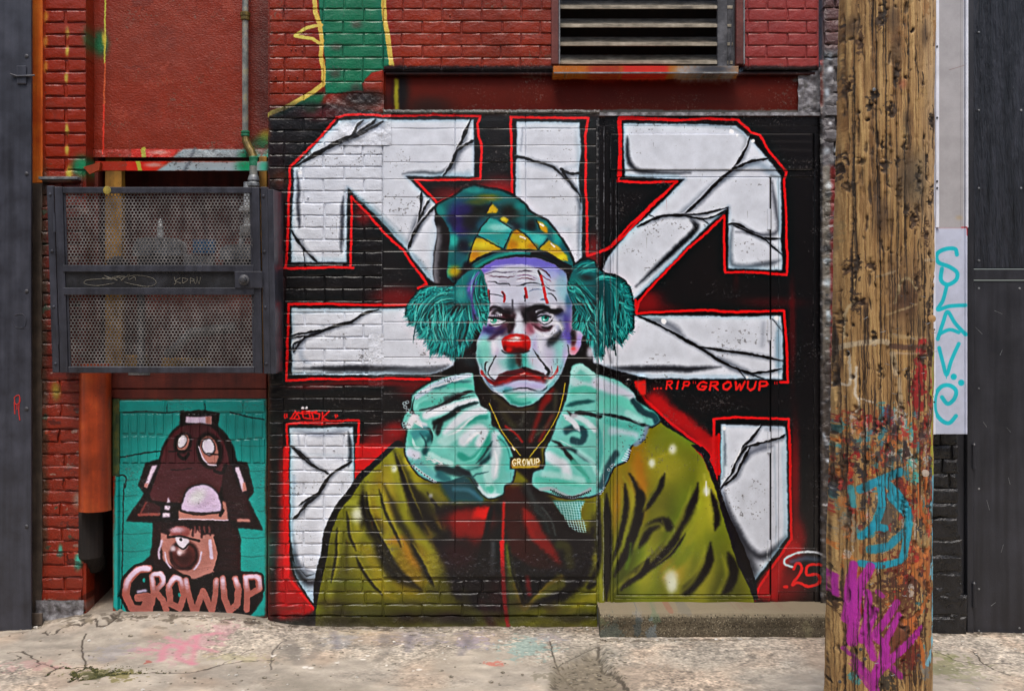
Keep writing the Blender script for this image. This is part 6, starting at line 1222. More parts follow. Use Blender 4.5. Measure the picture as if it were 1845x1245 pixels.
# ------------------------------------------------------------------
#  MAIN BRICK AND BLOCK WALL WITH THE MURAL
# ------------------------------------------------------------------
wall = thing('brick_wall', 'long masonry wall painted with a sad clown over huge broken white letters', 'wall', (0, 0, 0))
lay = Layer(wall, M_BRICK)
ks_up = range(-8, 4)
lay.courses(484, 690, range(-8, 43), y=0)                 # full height strip left of the blocks
lay.courses(690, 997, range(-8, 4), y=0)                  # over the beam
lay.courses(1340, 1474, range(-8, 4), y=0, off=1382)
lay2 = Layer(wall, M_BRICK, jit=.004, ch=.007, proud=.005)
lay2.courses(484, 690, range(43, 50), y=0, wob=3, tilt=.012)
lay2.courses(690, 1076, range(46, 50), y=.0, wob=3, tilt=.012)
MB().box(wx(482), wx(1076), .0072, .16, wz(1135), wz(206), .001).obj('mortar', M_BRICK, wall)
MB().box(wx(482), wx(690.5), .0087, .16, wz(206), wz(-330), .001).box(wx(692), wx(997), .0087, .16, wz(127), wz(-330), .001).box(wx(1340), wx(1476), .0087, .16, wz(126), wz(-330), .001).box(wx(997), wx(1340), .0087, .16, wz(-115), wz(-330), .001).obj('mortar', M_BRICK, wall)
blk = Layer(wall, M_BLOCK, gap=.0034, jit=.0008, ch=.0030, name='block', proud=.0008, n=4)
ys = [206, 232, 262.5, 293, 323.5, 356, 389, 420.5, 452.5, 483.5, 515, 547.5, 580, 612.5, 644, 676, 708.5, 741, 773, 805, 837.5, 870.5, 904, 937.5, 971, 1004]
for a, b in zip(ys, ys[1:]):
    for x0, x1 in ((690, 820), (820, 947), (947, 1075)): blk.put(wx(x0), wx(x1), wz(b), wz(a), -.002, tilt=.0012)
# lumpy patched band between blocks and the lowest courses
rough_sheet(wx(690), wx(1076), wz(1038), wz(996), -.003, .005, 4, 61, .006, M_ROUGH, 'render_patch', wall)
rough_sheet(wx(588), wx(692), wz(212), wz(170), -.006, .006, 6, 62, .006, M_ROUGH, 'render_patch', wall)
rough_sheet(wx(610), wx(705), wz(262), wz(206), -.007, .006, 6, 63, .006, M_ROUGH, 'render_patch', wall)
rough_sheet(wx(664), wx(692), wz(700), wz(600), -.004, .004, 5, 64, .006, M_ROUGH, 'render_patch', wall)
rough_sheet(wx(486), wx(1076), wz(1136), wz(1110), -.010, .007, 6, 66, .01, M_ROUGH, 'render_patch', wall)
# ragged ledge along the top of the blocks
def ledge(x0, x1, py, seed):
    rs = np.random.RandomState(seed); n = int((x1-x0)*90); m = MB(); prof = [(.05, .014), (-.010, .012), (-.014, .0), (-.008, -.008), (.05, -.008)]
    v = []; f = []
    for i in range(n):
        x = x0+(x1-x0)*i/(n-1); dz = rs.randn()*.0016; dy = rs.randn()*.002
        for (y, z) in prof: v.append((x, y+(dy if y < 0 else 0), wz(py)+z+dz))
    for i in range(n-1):
        for k in range(4): f.append((i*5+k, i*5+k+1, (i+1)*5+k+1, (i+1)*5+k))
    m.add(v, f); return m.obj('ledge', M_ROUGH, wall)
ledge(wx(692), wx(1080), 203, 1)
# rough grey mortar cheek of the recess beside the beam
rough_sheet(wx(1440), wx(1484), wz(205), wz(120), .02, .02, 7, 65, .007, M_GREYMORT, 'render_patch', wall)
# small anchor holes and stub bolts in the wall
bolts = ((497, 140), (520, 140), (536, 140), (519, 157), (525, 90), (533, 90), (545, 92), (811, 29), (528, 306), (722, 505), (602, 810), (555, 356))
for (px, py) in bolts:
    MB().lathe([(.004, 0), (.0055, -.004), (.004, -.008), (.001, -.009)], (wx(px), 0, wz(py)), 'y', 8).obj('anchor_bolt', M_BRICK, wall)

beam = tag(MB().box(wx(690), wx(1484), .045, .2, wz(206.5), wz(126), .004).obj('lintel_beam', M_BEAM), 'dark red painted steel lintel beam recessed above the mural', 'beam')
flg = MB().box(wx(694), wx(1470), .012, .045, wz(134), wz(128.5), .002).obj('flange', M_BEAM, None); flg.parent = beam

# ---- louvred window over the beam ----
lv = thing('louvre_window', 'cream slatted louvre vent in a red brown frame above the lintel', 'vent', (wx(1165), 0, wz(123)))
def local(o, t): o.parent = t; o.matrix_parent_inverse = Matrix.Translation(-t.location); return o
local(MB().box(wx(993), wx(1006.5), -.012, .12, wz(117), wz(-115), .003).obj('frame', M_FRAME), lv)
local(MB().box(wx(1326), wx(1339.5), -.012, .12, wz(117), wz(-115), .003).obj('frame', M_FRAME), lv)
local(MB().box(wx(1006.5), wx(1009), -.016, .10, wz(117), wz(-115), .001).box(wx(1338.5), wx(1341), -.018, .02, wz(117), wz(-115), .001).obj('edge_strip', M_GALV), lv)
local(MB().box(wx(1007), wx(1326), .28, .30, wz(140), wz(-115), .001).obj('back_panel', M_BLACKIN), lv)
slat = MB(); L_ = wx(1322)-wx(1009)
slat.add([(-L_/2, 0, 0), (L_/2, 0, 0), (L_/2, -.004, .003), (-L_/2, -.004, .003), (-L_/2, .1, .072), (L_/2, .1, .072), (L_/2, .096, .078), (-L_/2, .096, .078)], [(0, 1, 5, 4), (3, 7, 6, 2), (0, 3, 2, 1), (4, 5, 6, 7), (0, 4, 7, 3), (1, 2, 6, 5)])
slat.box(-L_/2, L_/2, -.008, .0, -.002, .016, .001)
s0 = slat.obj('slat', M_CREAM); local(s0, lv); s0.location = ((wx(1009)+wx(1322))/2, .035, wz(113))
for i, py in enumerate((80, 46.5, 13, -20, -53, -86)):
    s1 = s0.copy(); COL.objects.link(s1); s1.parent = lv; s1.matrix_parent_inverse = s0.matrix_parent_inverse.copy(); s1.location.z = wz(py)
local(MB().box(wx(1294), wx(1312), .02, .05, wz(120), wz(-115), .002).obj('mullion', M_CAST), lv)
arc = [(wx(1313)+.022*math.sin(t)*1.0, .02-.02*math.sin(t), wz(128)+.34*t/1.5) for t in np.linspace(0, 1.5, 10)]
local(MB().tube(arc, .0045, 8).obj('bent_trim', M_CAST), lv)
local(MB().box(wx(1312), wx(1326), .03, .05, wz(120), wz(-115), .002).obj('side_filler', M_CAST), lv)
sill = local(MB().box(wx(996), wx(1327), -.055, .04, wz(136.5), wz(124), .0025).obj('sill', M_STEEL), lv)
local(MB().box(wx(997), wx(1326), -.0575, -.055, wz(137.5), wz(135), .0006).obj('sill_lip', M_GALV), lv)

# ------------------------------------------------------------------
#  LEFT PIER, COLUMN AND RENDERED BAY
# ------------------------------------------------------------------
pier = thing('brick_pier', 'narrow dark red painted brick pier behind the steel column at far left', 'pier', (0, 0, 0))
lp = Layer(pier, M_BRICK, depth=.13, jit=.0022, ch=.005, proud=.003, gap=.012)
lp.courses(78, 157, range(-8, 13), y=0, off=119, pitch=76, bond=99, y0=18.5, dp=22.2)
lp2 = Layer(pier, M_ROUGH, depth=.13, jit=.0055, ch=.007, proud=.008, gap=.007, n=8)
lp2.courses(74, 150, range(13, 48), y=0, off=112, pitch=72, bond=99, y0=18.5, dp=22.2, wob=4, tilt=.015)
MB().box(wx(70), wx(154), .010, .13, wz(1112), wz(-330), .001).obj('mortar', M_BRICK, pier)
rough_sheet(wx(66), wx(152), wz(1120), wz(1080), -.012, .014, 6, 71, .008, M_GREYMORT, 'mortar_skim', pier)
colm = thing('steel_column', 'dark grey painted steel column at the far left edge of the wall', 'column', (wx(30, -.1), -.1, 0))
local(MB().box(wx(-260, -.1), wx(56, -.1), -.1, -.085, .0, 4.0, .003).obj('front_flange', M_DKSTEEL), colm)
local(MB().box(wx(20, -.1), wx(44, -.1), -.085, .02, .0, 4.0, .002).obj('web', M_DKSTEEL), colm)
local(MB().box(wx(40, -.1), wx(76, .0), .0, .03, wz(330), 4.0, .002).obj('back_flange', M_ORANGEHI), colm).__setitem__('label', 'orange painted upper length of the back flange')
local(MB().box(wx(40, -.1), wx(76, .0), -.002, .03, wz(1128), wz(331), .002).obj('back_flange', M_DKBROWN), colm)
M_REDMK = mottled('red_marker', ['#a01c18', '#c02a22'], .6, 30)
mk = MB()
for s_ in ('26,716 34,712 36,724 28,728 26,716', '36,716 34,740 36,757', '26,724 27,746', '31,728 31,738'):
    mk.tube([(wx(p[0], -.1), -.1012, wz(p[1], -.1)) for p in spline(P('X', s_))], .0028, 5)
local(mk.obj('red_scrawl', M_REDMK), colm)
mk = MB()
for s_ in ('26,568 40,566 47,576 44,588 30,590 24,580', '28,590 44,592'):
    mk.tube([(wx(p[0], -.1), -.1008, wz(p[1], -.1)) for p in spline(P('X', s_))], .0022, 5)
local(mk.obj('raised_ring', M_DKSTEEL), colm)
# clamp bracket
ck = MB(); x_, z_ = wx(40, -.1), wz(136, -.1)
ck.box(x_-.026, x_+.026, -.112, -.1, z_-.05, z_+.05, .003).box(x_-.05, x_+.05, -.116, -.104, z_-.012, z_-.0, .002); ck.tube([(x_-.06, -.114, z_+.004), (x_-.02, -.118, z_-.01), (x_+.03, -.118, z_-.008), (x_+.075, -.112, z_-.004)], .004, 8)
local(ck.obj('clamp_bracket', M_DKSTEEL), colm)
sc_ = MB().lathe([(.011, -.1), (.011, -.104), (.006, -.107), (.001, -.1075)], (0, 0, 0), 'y', 10).obj('flange_bolt', M_CAST); local(sc_, colm); sc_.location = (wx(48, -.1), 0, 3.2)
for z_b in (2.55, 1.9, 1.25, .6):
    b_ = sc_.copy(); COL.objects.link(b_); b_.parent = colm; b_.matrix_parent_inverse = sc_.matrix_parent_inverse.copy(); b_.location.z = z_b
bp = local(MB().box(wx(64), wx(84), -.06, -.045, gz(-2.6, -.05), wz(1104, -.05), .002).obj('base_plate', M_DKBROWN), colm)
bl = MB().lathe([(.016, 0), (.018, -.006), (.016, -.012), (.009, -.012), (.009, -.028), (.001, -.03)], (wx(72), -.06, wz(1114, -.05)), 'y', 10).obj('bolt', M_CAST); bl.parent = bp; bl.matrix_parent_inverse = bp.matrix_parent_inverse.copy()

stucco = rough_sheet(wx(165, .12), wx(484, .0)+.04, wz(276, .12), wz(-330), .12, .006, 14, 81, .02, M_STUCCO, 'stucco_panel')
tag(stucco, 'smooth dark red rendered panel between the left pier and brick wall', 'wall')
MBb = MB().box(wx(150), wx(484), .13, .2, wz(262, .13), wz(-330), .001).obj('backing', M_STUCCO, stucco)
rough_sheet(wx(165, .12), wx(486), wz(284, .11), wz(270, .11), .105, .006, 8, 82, .008, M_ROUGH, 'ragged_edge', stucco)
fas = tag(MB().box(wx(172, .03), wx(486), .02, .032, wz(308, .02), wz(291, .02), .0015).obj('flat_bar', M_STEEL), 'flat steel bar painted red, grey and green above the wire cage', 'bar')
brk = MB().add([(wx(150, -.01), -.012, wz(302)), (wx(182), -.012, wz(293)), (wx(180), -.012, wz(307)), (wx(163), -.012, wz(315)), (wx(150, -.01), -.004, wz(302)), (wx(182), .02, wz(293)), (wx(180), .02, wz(307)), (wx(163), -.004, wz(315))], [(0, 1, 2, 3), (7, 6, 5, 4), (0, 4, 5, 1), (1, 5, 6, 2), (2, 6, 7, 3), (3, 7, 4, 0)]).obj('bent_end', M_ORANGE, fas)
shelf = tag(MB().box(wx(76), wx(146), -.05, .0, wz(325.5), wz(321), .001).obj('slate_shelf', M_GALV), 'thin grey slate lying on top of the pier offset beside the cage', 'slate')

# recess behind the cage: closed box of dark masonry
rc = thing('meter_recess', 'dark recess behind the perforated cage doors', 'alcove', (0, 0, 0))
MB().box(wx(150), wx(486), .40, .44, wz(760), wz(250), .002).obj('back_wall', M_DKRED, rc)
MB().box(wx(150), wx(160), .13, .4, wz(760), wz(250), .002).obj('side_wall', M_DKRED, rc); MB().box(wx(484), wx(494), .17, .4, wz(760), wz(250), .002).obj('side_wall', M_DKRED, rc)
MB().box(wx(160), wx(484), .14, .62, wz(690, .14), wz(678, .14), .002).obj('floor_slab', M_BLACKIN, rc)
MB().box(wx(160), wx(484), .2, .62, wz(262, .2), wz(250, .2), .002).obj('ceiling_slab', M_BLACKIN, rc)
tag(MB().box(wx(189, .15), wx(219, .15), .15, .21, wz(690, .15), wz(262, .15), .003).obj('timber_post', M_OCHRE), 'ochre painted timber post standing inside the cage recess', 'post')
tag(MB().box(wx(468, .12), wx(482, .12), .10, .16, wz(690, .12), wz(283, .12), .003).obj('timber_jamb', M_OCHRE), 'thin ochre jamb at the right side of the cage recess', 'post')
# gas meters and pipes behind the mesh
def meter(px, py, w, label):
    t = thing('gas_meter', label, 'meter', (wx(px, .1), .1, wz(py, .1)), 'gas meters behind the cage mesh')
    h = w*.62; prof = []
    for i in range(13):
        a = math.pi*i/12; e = .45; prof.append((math.copysign(abs(math.cos(a))**e, math.cos(a))*w/2, abs(math.sin(a))**e*h*.62))
    v = [(x, -.07, z) for x, z in prof]+[(x, .07, z) for x, z in prof]; n = 13
    f = [tuple(range(n)), tuple(range(n, 2*n))[::-1]]+[(i, i+n, i+1+n, i+1) for i in range(n-1)]+[(n-1, 2*n-1, n, 0)]
    MB().add(v, f).obj('housing', M_LIGHTIN, t)
    MB().box(-w*.42, w*.42, -.06, .06, -w*.5, -.001, .006).obj('body', M_CAST, t)
    MB().lathe([(.001, -.086), (w*.2, -.086), (w*.22, -.08), (w*.22, -.062)], (0, 0, -w*.18), 'y', 20).obj('dial', M_CAST, t)
    MB().tube([(0, 0, h*.60), (0, 0, h*.60+.05)], [.018, .018], 10).lathe([(.008, 0), (.016, .02), (.012, .05), (.002, .07)], (0, 0, h*.60+.045), 'z', 10).obj('relief_valve', M_LIGHTIN, t)
meter(289, 462, .27, 'grey domed gas meter left of the blue label behind the upper mesh')
meter(436, 470, .22, 'grey domed gas meter at the right end behind the upper mesh')
tag(MB().box(wx(348, .06), wx(388, .06), .05, .07, wz(458, .06), wz(433, .06), .002).obj('blue_label', M_BLUE), 'blue label plate between the two gas meters', 'label')
tag(MB().box(wx(330, .08), wx(384, .08), .07, .13, wz(482, .08), wz(459, .08), .006).obj('valve_body', M_LIGHTIN), 'pale valve body under the blue label behind the mesh', 'valve')
tag(MB().lathe([(.02, 0), (.06, .01), (.065, .03), (.03, .05), (.01, .06)], (wx(212, .1), .1, wz(480, .1)), 'z', 14).obj('round_regulator', M_CAST), 'small round regulator at the foot of the ochre post', 'regulator')
tag(MB().tube([(wx(150, .2), .25, wz(500, .2)), (wx(470, .2), .25, wz(500, .2))], .025, 12).obj('header_pipe', M_CAST), 'horizontal header pipe behind the cage middle panel', 'pipe')
tag(MB().box(wx(205, .2), wx(260, .2), .2, .3, wz(664, .2), wz(640, .2), .01).obj('timber_block', M_OCHRE), 'short ochre block on the recess floor, nearer the ochre post', 'block')
tag(MB().box(wx(290, .2), wx(370, .2), .2, .3, wz(664, .2), wz(644, .2), .01).obj('timber_block', M_OCHRE), 'long ochre block on the recess floor, under the mesh middle', 'block')

tag(MB().tube([(wx(450, .1), .08, wz(330, .1)), (wx(450, .1), .08, wz(428, .1))], .03, 14).lathe([(.03, 0), (.055, .01), (.055, .03), (.03, .04)], (wx(450, .1), .08, wz(385, .1)), 'z', 14).lathe([(.03, 0), (.05, .008), (.05, .05), (.03, .06)], (wx(450, .1), .08, wz(425, .1)), 'z', 14).obj('riser_pipe', M_LIGHTIN), 'pale riser pipe with flanges at the right side behind the upper mesh', 'pipe')
tag(MB().tube([(wx(250, .1), .14, wz(486, .1)), (wx(250, .1), .14, wz(660, .1))], .022, 12).obj('drop_pipe', M_CAST), 'thin drop pipe behind the lower mesh near the ochre post', 'pipe')
tag(MB().tube([(wx(300, .1), .12, wz(640, .1)), (wx(345, .1), .1, wz(600, .1)), (wx(420, .1), .14, wz(590, .1))], .03, 12).obj('bent_hose', M_CAST), 'dark bent hose lying behind the lower mesh', 'hose')
# vent pipe in front of the rendered panel
vp = thing('vent_pipe', 'slim weathered grey pipe running down the red rendered panel into the cage', 'pipe', (wx(442, .05), .05, wz(340, .05)))
def at(px, py, y): return (wx(px, y), y, wz(py, y))
local(MB().tube([at(442, -330, .07), at(442, 243, .07)], .0175, 14).obj('upper_length', M_GREYP), vp)
local(MB().lathe([(.019, 0), (.026, .004), (.026, .022), (.029, .026), (.029, .044), (.02, .05)], at(442, 38, .07), 'z', 14).obj('coupling', M_BRASS), vp)
local(MB().lathe([(.019, 0), (.025, .004), (.025, .014), (.021, .018), (.025, .022), (.025, .03), (.019, .034)], at(442, 247, .07), 'z', 14).obj('coupling', M_GREENP), vp)
local(MB().tube([at(442, 244, .07), at(443, 254, .066), at(448, 266, .055), at(454, 276, .04), at(457, 286, .03)], [.019, .022, .023, .023, .024], 14).obj('elbow', M_BRASS), vp)
local(MB().lathe([(.024, -.03), (.024, 0), (.026, .018), (.022, .024)], at(457, 290, .03), 'z', 14).obj('collar', M_GREENP), vp)
local(MB().tube([at(457, 290, .03), at(457, 400, .03)], .0235, 14).obj('lower_length', M_GREYP), vp)
local(MB().lathe([(.026, 0), (.034, .008), (.034, .022), (.028, .03), (.033, .04), (.03, .056), (.024, .07)], at(457, 338, .03), 'z', 16).obj('union_nut', M_GALV), vp)

# ---- perforated cage ----
cg = thing('meter_cage', 'dark grey steel cage with two perforated mesh panels guarding the gas meters', 'cage', (wx(290, -.2), -.18, wz(672, -.2)))
cg.rotation_euler = (math.radians(4.2), 0, 0)
CY = -.16
def cx(px): return wx(px, CY)-cg.location.x
def cz(py): return wz(py, CY)-cg.location.z
def cb(name, x0, x1, y0, y1, d0, d1, c=.0025, mat=M_DKSTEEL, par=None):
    return MB().box(cx(x0), cx(x1), d0, d1, cz(y1), cz(y0), c).obj(name, mat, par or cg)
cb('side_post', 99, 110.5, 339, 671, -.004, .03); cb('side_post', 477, 489, 341, 673, -.004, .03)
cb('side_sheet', 489, 499, 345, 673, -.002, .26, .002); cb('side_sheet', 97.5, 99, 339, 671, .0, .22, .0005)
cb('top_sheet', 112, 476, 341, 343, .012, .19, .0005)
cb('door_stile', 113, 127, 341, 671, -.014, .012); cb('door_stile', 461.5, 475, 342, 672, -.014, .012)
cb('door_rail', 127.2, 461.3, 341.5, 352, -.013, .012); cb('door_rail', 127.2, 461.3, 660, 671.5, -.013, .012)
cb('middle_rail', 124, 463.5, 479, 490.5, -.020, -.0145); cb('middle_rail', 124, 463.5, 519, 531.5, -.020, -.0145)
def tag_panel():
    o = cb('blank_panel', 127.4, 461, 485, 525, -.006, .006, .001, mottled('black_panel', ['#101114', '#191a1e', '#24262c'], .5, 9, coord='World'))
    return o
pn = tag_panel()
VC = (0, 320, 3.277)
VIEWS['Z'] = VC
M_SCRATCH = mottled('pale_marker', ['#6d6a60', '#8a867a'], .7, 30)
def scrib(strokes, par):
    m = MB()
    for s in strokes:
        a = spline(P('Z', s)); pts = [(cx(p[0]), -.0075, cz(p[1])) for p in a]; m.tube(pts, .0013, 5)
    return m.obj('scribble', M_SCRATCH, par)
scrib(['700,625 600,640 530,630 540,608 640,600 760,590 840,580 920,595 945,625 900,645 820,635 760,620', '630,595 690,605 640,580 720,610 690,590 760,585 740,610 790,575 785,605 820,590 825,610', '700,600 720,590 740,600'], pn)
scrib(['1050,590 1060,625 1050,632', '1085,595 1060,612 1088,628', '1100,595 1130,605 1100,625 1100,595', '1145,595 1145,630', '1145,597 1170,605 1150,615', '1160,600 1175,630 1185,600', '1183,588 1195,630 1205,590'], pn)
lt_ = cb('latch_plate', 430, 479, 490, 519.5, -.026, -.0205)
MB().lathe([(.028, -.026), (.028, -.036), (.02, -.04), (.018, -.062), (.012, -.068), (.001, -.069)], (cx(447), 0, cz(505)), 'y', 16).obj('lock_bolt', M_CAST, lt_)
for y0, y1 in ((387, 420), (587, 620)): MB().tube([(cx(111.5), -.016, cz(y1)), (cx(111.5), -.016, cz(y0))], .0065, 10).obj('hinge', M_DKSTEEL, cg)
rv = MB().lathe([(.0085, -.004), (.0085, -.007), (.005, -.011), (.001, -.012)], (0, 0, 0), 'y', 10).obj('rivet', M_DKSTEEL, cg)
rp = [(104, y) for y in (354, 454, 553, 655)]+[(482, y) for y in (357, 455, 554, 655)]
rv.location = (cx(rp[0][0]), 0, cz(rp[0][1]))
for (x, y) in rp[1:]: o = rv.copy(); COL.objects.link(o); o.parent = cg; o.location = (cx(x), 0, cz(y))
dab = MB().lathe([(.022, -.0135), (.020, -.0146), (.001, -.0148)], (cx(206), 0, cz(347)), 'y', 14).obj('paint_dab', mottled('yellow_dab', ['#7a6c2a', '#9a8a3a'], .6, 30), cg)
def perforated(x0, x1, z0, z1, y, p=.0182, hole=.415):
    v = []; f = []; rows = int((z1-z0)/(p*.866)); cols = int((x1-x0)/p); ax = (x1-x0)/cols; az = (z1-z0)/rows
    key = {}
    def V(x, z):
        k = (round(x*1e5), round(z*1e5))
        if k not in key: key[k] = len(v); v.append((x, y, z))
        return key[k]
    for j in range(rows):
        for i in range(cols-(j % 2)):
            cx_, cz_ = x0+ax*(i+.5+.5*(j % 2)), z0+az*(j+.5)
            o_ = []; n_ = []
            for k in range(6):
                a = math.radians(30+60*k)
                dx, dz = math.cos(a)*ax/math.sqrt(3)*1.0, (.5 if k in (0, 2, 3, 5) else 1)*(1 if k in (0, 1, 2) else -1)*az*2/3 if False else math.sin(a)*az/.866*.57735
                o_.append(V(cx_+math.cos(a)*ax*.57735, cz_+math.sin(a)*az*.66667)); n_.append(V(cx_+math.cos(a)*ax*hole, cz_+math.sin(a)*ax*hole))
            for k in range(6): f.append((o_[k], o_[(k+1) % 6], n_[(k+1) % 6], n_[k]))
    return v, f
for (y0, y1) in ((352, 479), (531.5, 660)):
    v, f = perforated(cx(127.5), cx(461), cz(y1), cz(y0), .002)
    v = [(a, b+.006*math.sin(a*7.3+y0)*math.sin(c*9.1+1)+.003*math.sin(a*23+c*17), c) for a, b, c in v]
    mesh_obj('mesh_panel', v, f, M_MESH, cg)
    cb('mesh_edge', 127.3, 131, y0, y1, -.004, .001, .0006); cb('mesh_edge', 457.5, 461.3, y0, y1, -.004, .001, .0006)

# ---- below the cage ----
tb = thing('timber_lintel', 'dark red painted timber lintel under the cage over the teal panel', 'lintel', (0, 0, 0))
MB().box(wx(160), wx(478), .03, .12, wz(700), wz(662), .004).obj('board', M_DKRED, tb); MB().box(wx(190), wx(478), .035, .12, wz(719), wz(701.5), .004).obj('board', M_DKRED, tb)
rough_sheet(wx(228), wx(268), wz(676), wz(662), .024, .004, 4, 91, .006, M_GALV, 'flaking_patch', tb)
op = thing('drain_pipe', 'wide orange painted pipe stub hanging below the cage beside the pier', 'pipe', (wx(172, -.04), -.04, wz(920, -.04)))
r_ = 28/320*.985
local(MB().tube([at(172, 655, -.04), at(171, 912, -.04), at(171, 919, -.04)], [r_*.97, r_, r_*1.02], 36, False).tube([at(171, 919, -.04), at(171, 800, -.04)], r_*.94, 36, False).obj('pipe_wall', M_ORANGE, None, True), op)
local(MB().tube([at(171, 899, -.04), at(171, 897, -.04)], r_*.93, 24).obj('inner_pipe', M_BLACKIN), op)
lo = thing('drain_recess', 'black opening below the orange pipe with a sloping concrete floor', 'alcove', (0, 0, 0))
MB().box(wx(135), wx(215), .5, .54, -.1, wz(690), .002).obj('back_wall', M_BLACKIN, lo)
MB().box(wx(140), wx(152), .13, .5, -.1, wz(690), .002).obj('side_wall', M_DKRED, lo); MB().box(wx(216), wx(224), .12, .5, -.1, wz(690), .002).obj('side_wall', M_DKRED, lo)
tag(MB().tube([at(163, 900, .05), at(163, 1000, .05), at(166, 1010, .1), at(170, 1014, .3)], .07, 20).obj('black_drain', M_BLACKIN), 'black drain pipe disappearing behind the orange stub', 'pipe')
# teal panel
tp = thing('teal_panel', 'infilled opening painted teal with a helmeted one eyed figure and GROWUP', 'wall', (0, 0, 0))
soldier = Layer(tp, M_BLOCK, gap=.009, jit=.002, ch=.004, proud=.002, n=5)
for a, b in ((208, 296), (296, 366), (366, 436), (436, 476)): soldier.put(wx(a), wx(b), wz(744), wz(721), .03)
x = 214
while x < 470:
    w = 15+R.random()*3
    if x < 470: soldier.put(wx(x), wx(min(x+w, 476)), wz(788+6*math.sin(x*.02)), wz(745), .031, tilt=.01)
    x += w
x = 214
while x < 470:
    w = 15+R.random()*3; soldier.put(wx(x), wx(min(x+w, 476)), wz(836), wz(789+4*math.sin(x*.02)), .031, tilt=.012); x += w
MB().box(wx(212), wx(478), .037, .12, -.05, wz(719.5), .001).obj('mortar', M_BLOCK, tp)
rough_sheet(wx(212), wx(478), -.02, wz(836), .030, .0028, 7, 95, .009, M_ROUGH, 'render_coat', tp)
MB().box(wx(203), wx(211.5), .0, .04, wz(1104), wz(858), .002).obj('edge_bead', M_STEEL, tp)
MB().box(wx(200), wx(212), .02, .09, wz(860), wz(719), .002).obj('edge_board', mottled('green_stained_edge', ['#23402c', '#38502a', '#6a6a2a'], .6, 14, coord='World'), tp)

# ------------------------------------------------------------------
#  DOOR BAY, RIGHT PART OF THE MURAL
# ------------------------------------------------------------------
db = thing('door_frame', 'flush steel door surround carrying the right half of the mural', 'door frame', (0, 0, 0))
def pb(name, x0, x1, y0, y1, d0, d1, par, c=.0015, mat=M_STEEL): return MB().box(wx(x0), wx(x1), d0, d1, wz(y1), wz(y0), c).obj(name, mat, par)
pb('back_sheet', 1077, 1486, 205, 1090, .022, .09, db)
pb('head_panel', 1092, 1480, 207, 226, .006, .024, db); pb('head_panel', 1092, 1480, 226.8, 241, .004, .024, db)
pb('transom_panel', 1100, 1465, 241.5, 306.5, -.004, .024, db, .005); pb('head_panel', 1100, 1480, 308, 318.6, .004, .024, db)
pb('jamb', 1078.5, 1088.5, 228, 1088, -.014, .024, db, .003); pb('jamb', 1089.2, 1099.5, 208, 1088, .008, .024, db); pb('jamb', 1100, 1104.5, 319.5, 1088, -.004, .024, db, .002); pb('jamb', 1105, 1111.5, 319.5, 1088, .006, .024, db)
pb('jamb', 1389.5, 1403, 319.5, 1085, .004, .024, db, .002); pb('side_panel', 1403.6, 1467, 319.5, 1085, .006, .024, db, .002); pb('jamb', 1467.8, 1481, 241, 1088, .0, .024, db, .002)
pb('cover_plate', 1401, 1471, 987, 1066, .0025, .024, db, .002)
dr = thing('steel_door', 'painted steel door leaf with four white hinges on its right edge', 'door', (0, 0, 0))
pb('leaf', 1113, 1386.6, 320.3, 1071, -.004, .02, dr, .005); pb('kick_strip', 1108, 1388, 1072, 1077, -.006, .0, dr, .001); pb('kick_strip', 1108, 1388, 1077.6, 1085, -.004, .002, dr, .001)
for y0, y1 in ((377, 414), (576, 613), (777, 815), (972, 1009)):
    hg = MB().tube([(wx(1385), -.005, wz(y1)), (wx(1385), -.005, wz(y0))], .0095, 12).box(wx(1382), wx(1388.5), -.0055, .0, wz(y1), wz(y0), .0005).obj('hinge', M_STEEL, dr)
pl = pb('lock_plate', 1120, 1160, 676, 712, -.0065, -.0035, dr, .001)
lk = MB().box(wx(1147), wx(1163), -.035, -.0066, wz(712), wz(676), .006).obj('lock_cover', M_STEEL, pl)
MB().lathe([(.02, -.006), (.02, -.011), (.015, -.014), (.001, -.015)], (wx(1132), 0, wz(689)), 'y', 18).obj('lock_cylinder', M_STEEL, pl)

# ragged mortar seam beside the jamb and along the head
rough_sheet(wx(1075), wx(1079.5), wz(1088), wz(206), -.003, .006, 4, 101, .006, M_ROUGH, 'render_patch', wall)
rough_sheet(wx(1080), wx(1482), wz(209), wz(203), -.004, .004, 3, 102, .006, M_GREYMORT, 'render_patch', wall)

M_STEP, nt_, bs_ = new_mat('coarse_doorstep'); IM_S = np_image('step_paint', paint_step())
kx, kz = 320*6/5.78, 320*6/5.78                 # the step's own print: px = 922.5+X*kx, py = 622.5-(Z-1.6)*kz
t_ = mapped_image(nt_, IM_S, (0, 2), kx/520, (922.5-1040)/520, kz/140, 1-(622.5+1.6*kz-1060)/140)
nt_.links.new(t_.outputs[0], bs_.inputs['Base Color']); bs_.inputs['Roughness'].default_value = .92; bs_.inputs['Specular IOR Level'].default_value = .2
noise_bump(nt_, bs_, ((14, .4, .01, U1), (70, .6, .008, U1), (260, 1.0, .005, U1)), 'World')
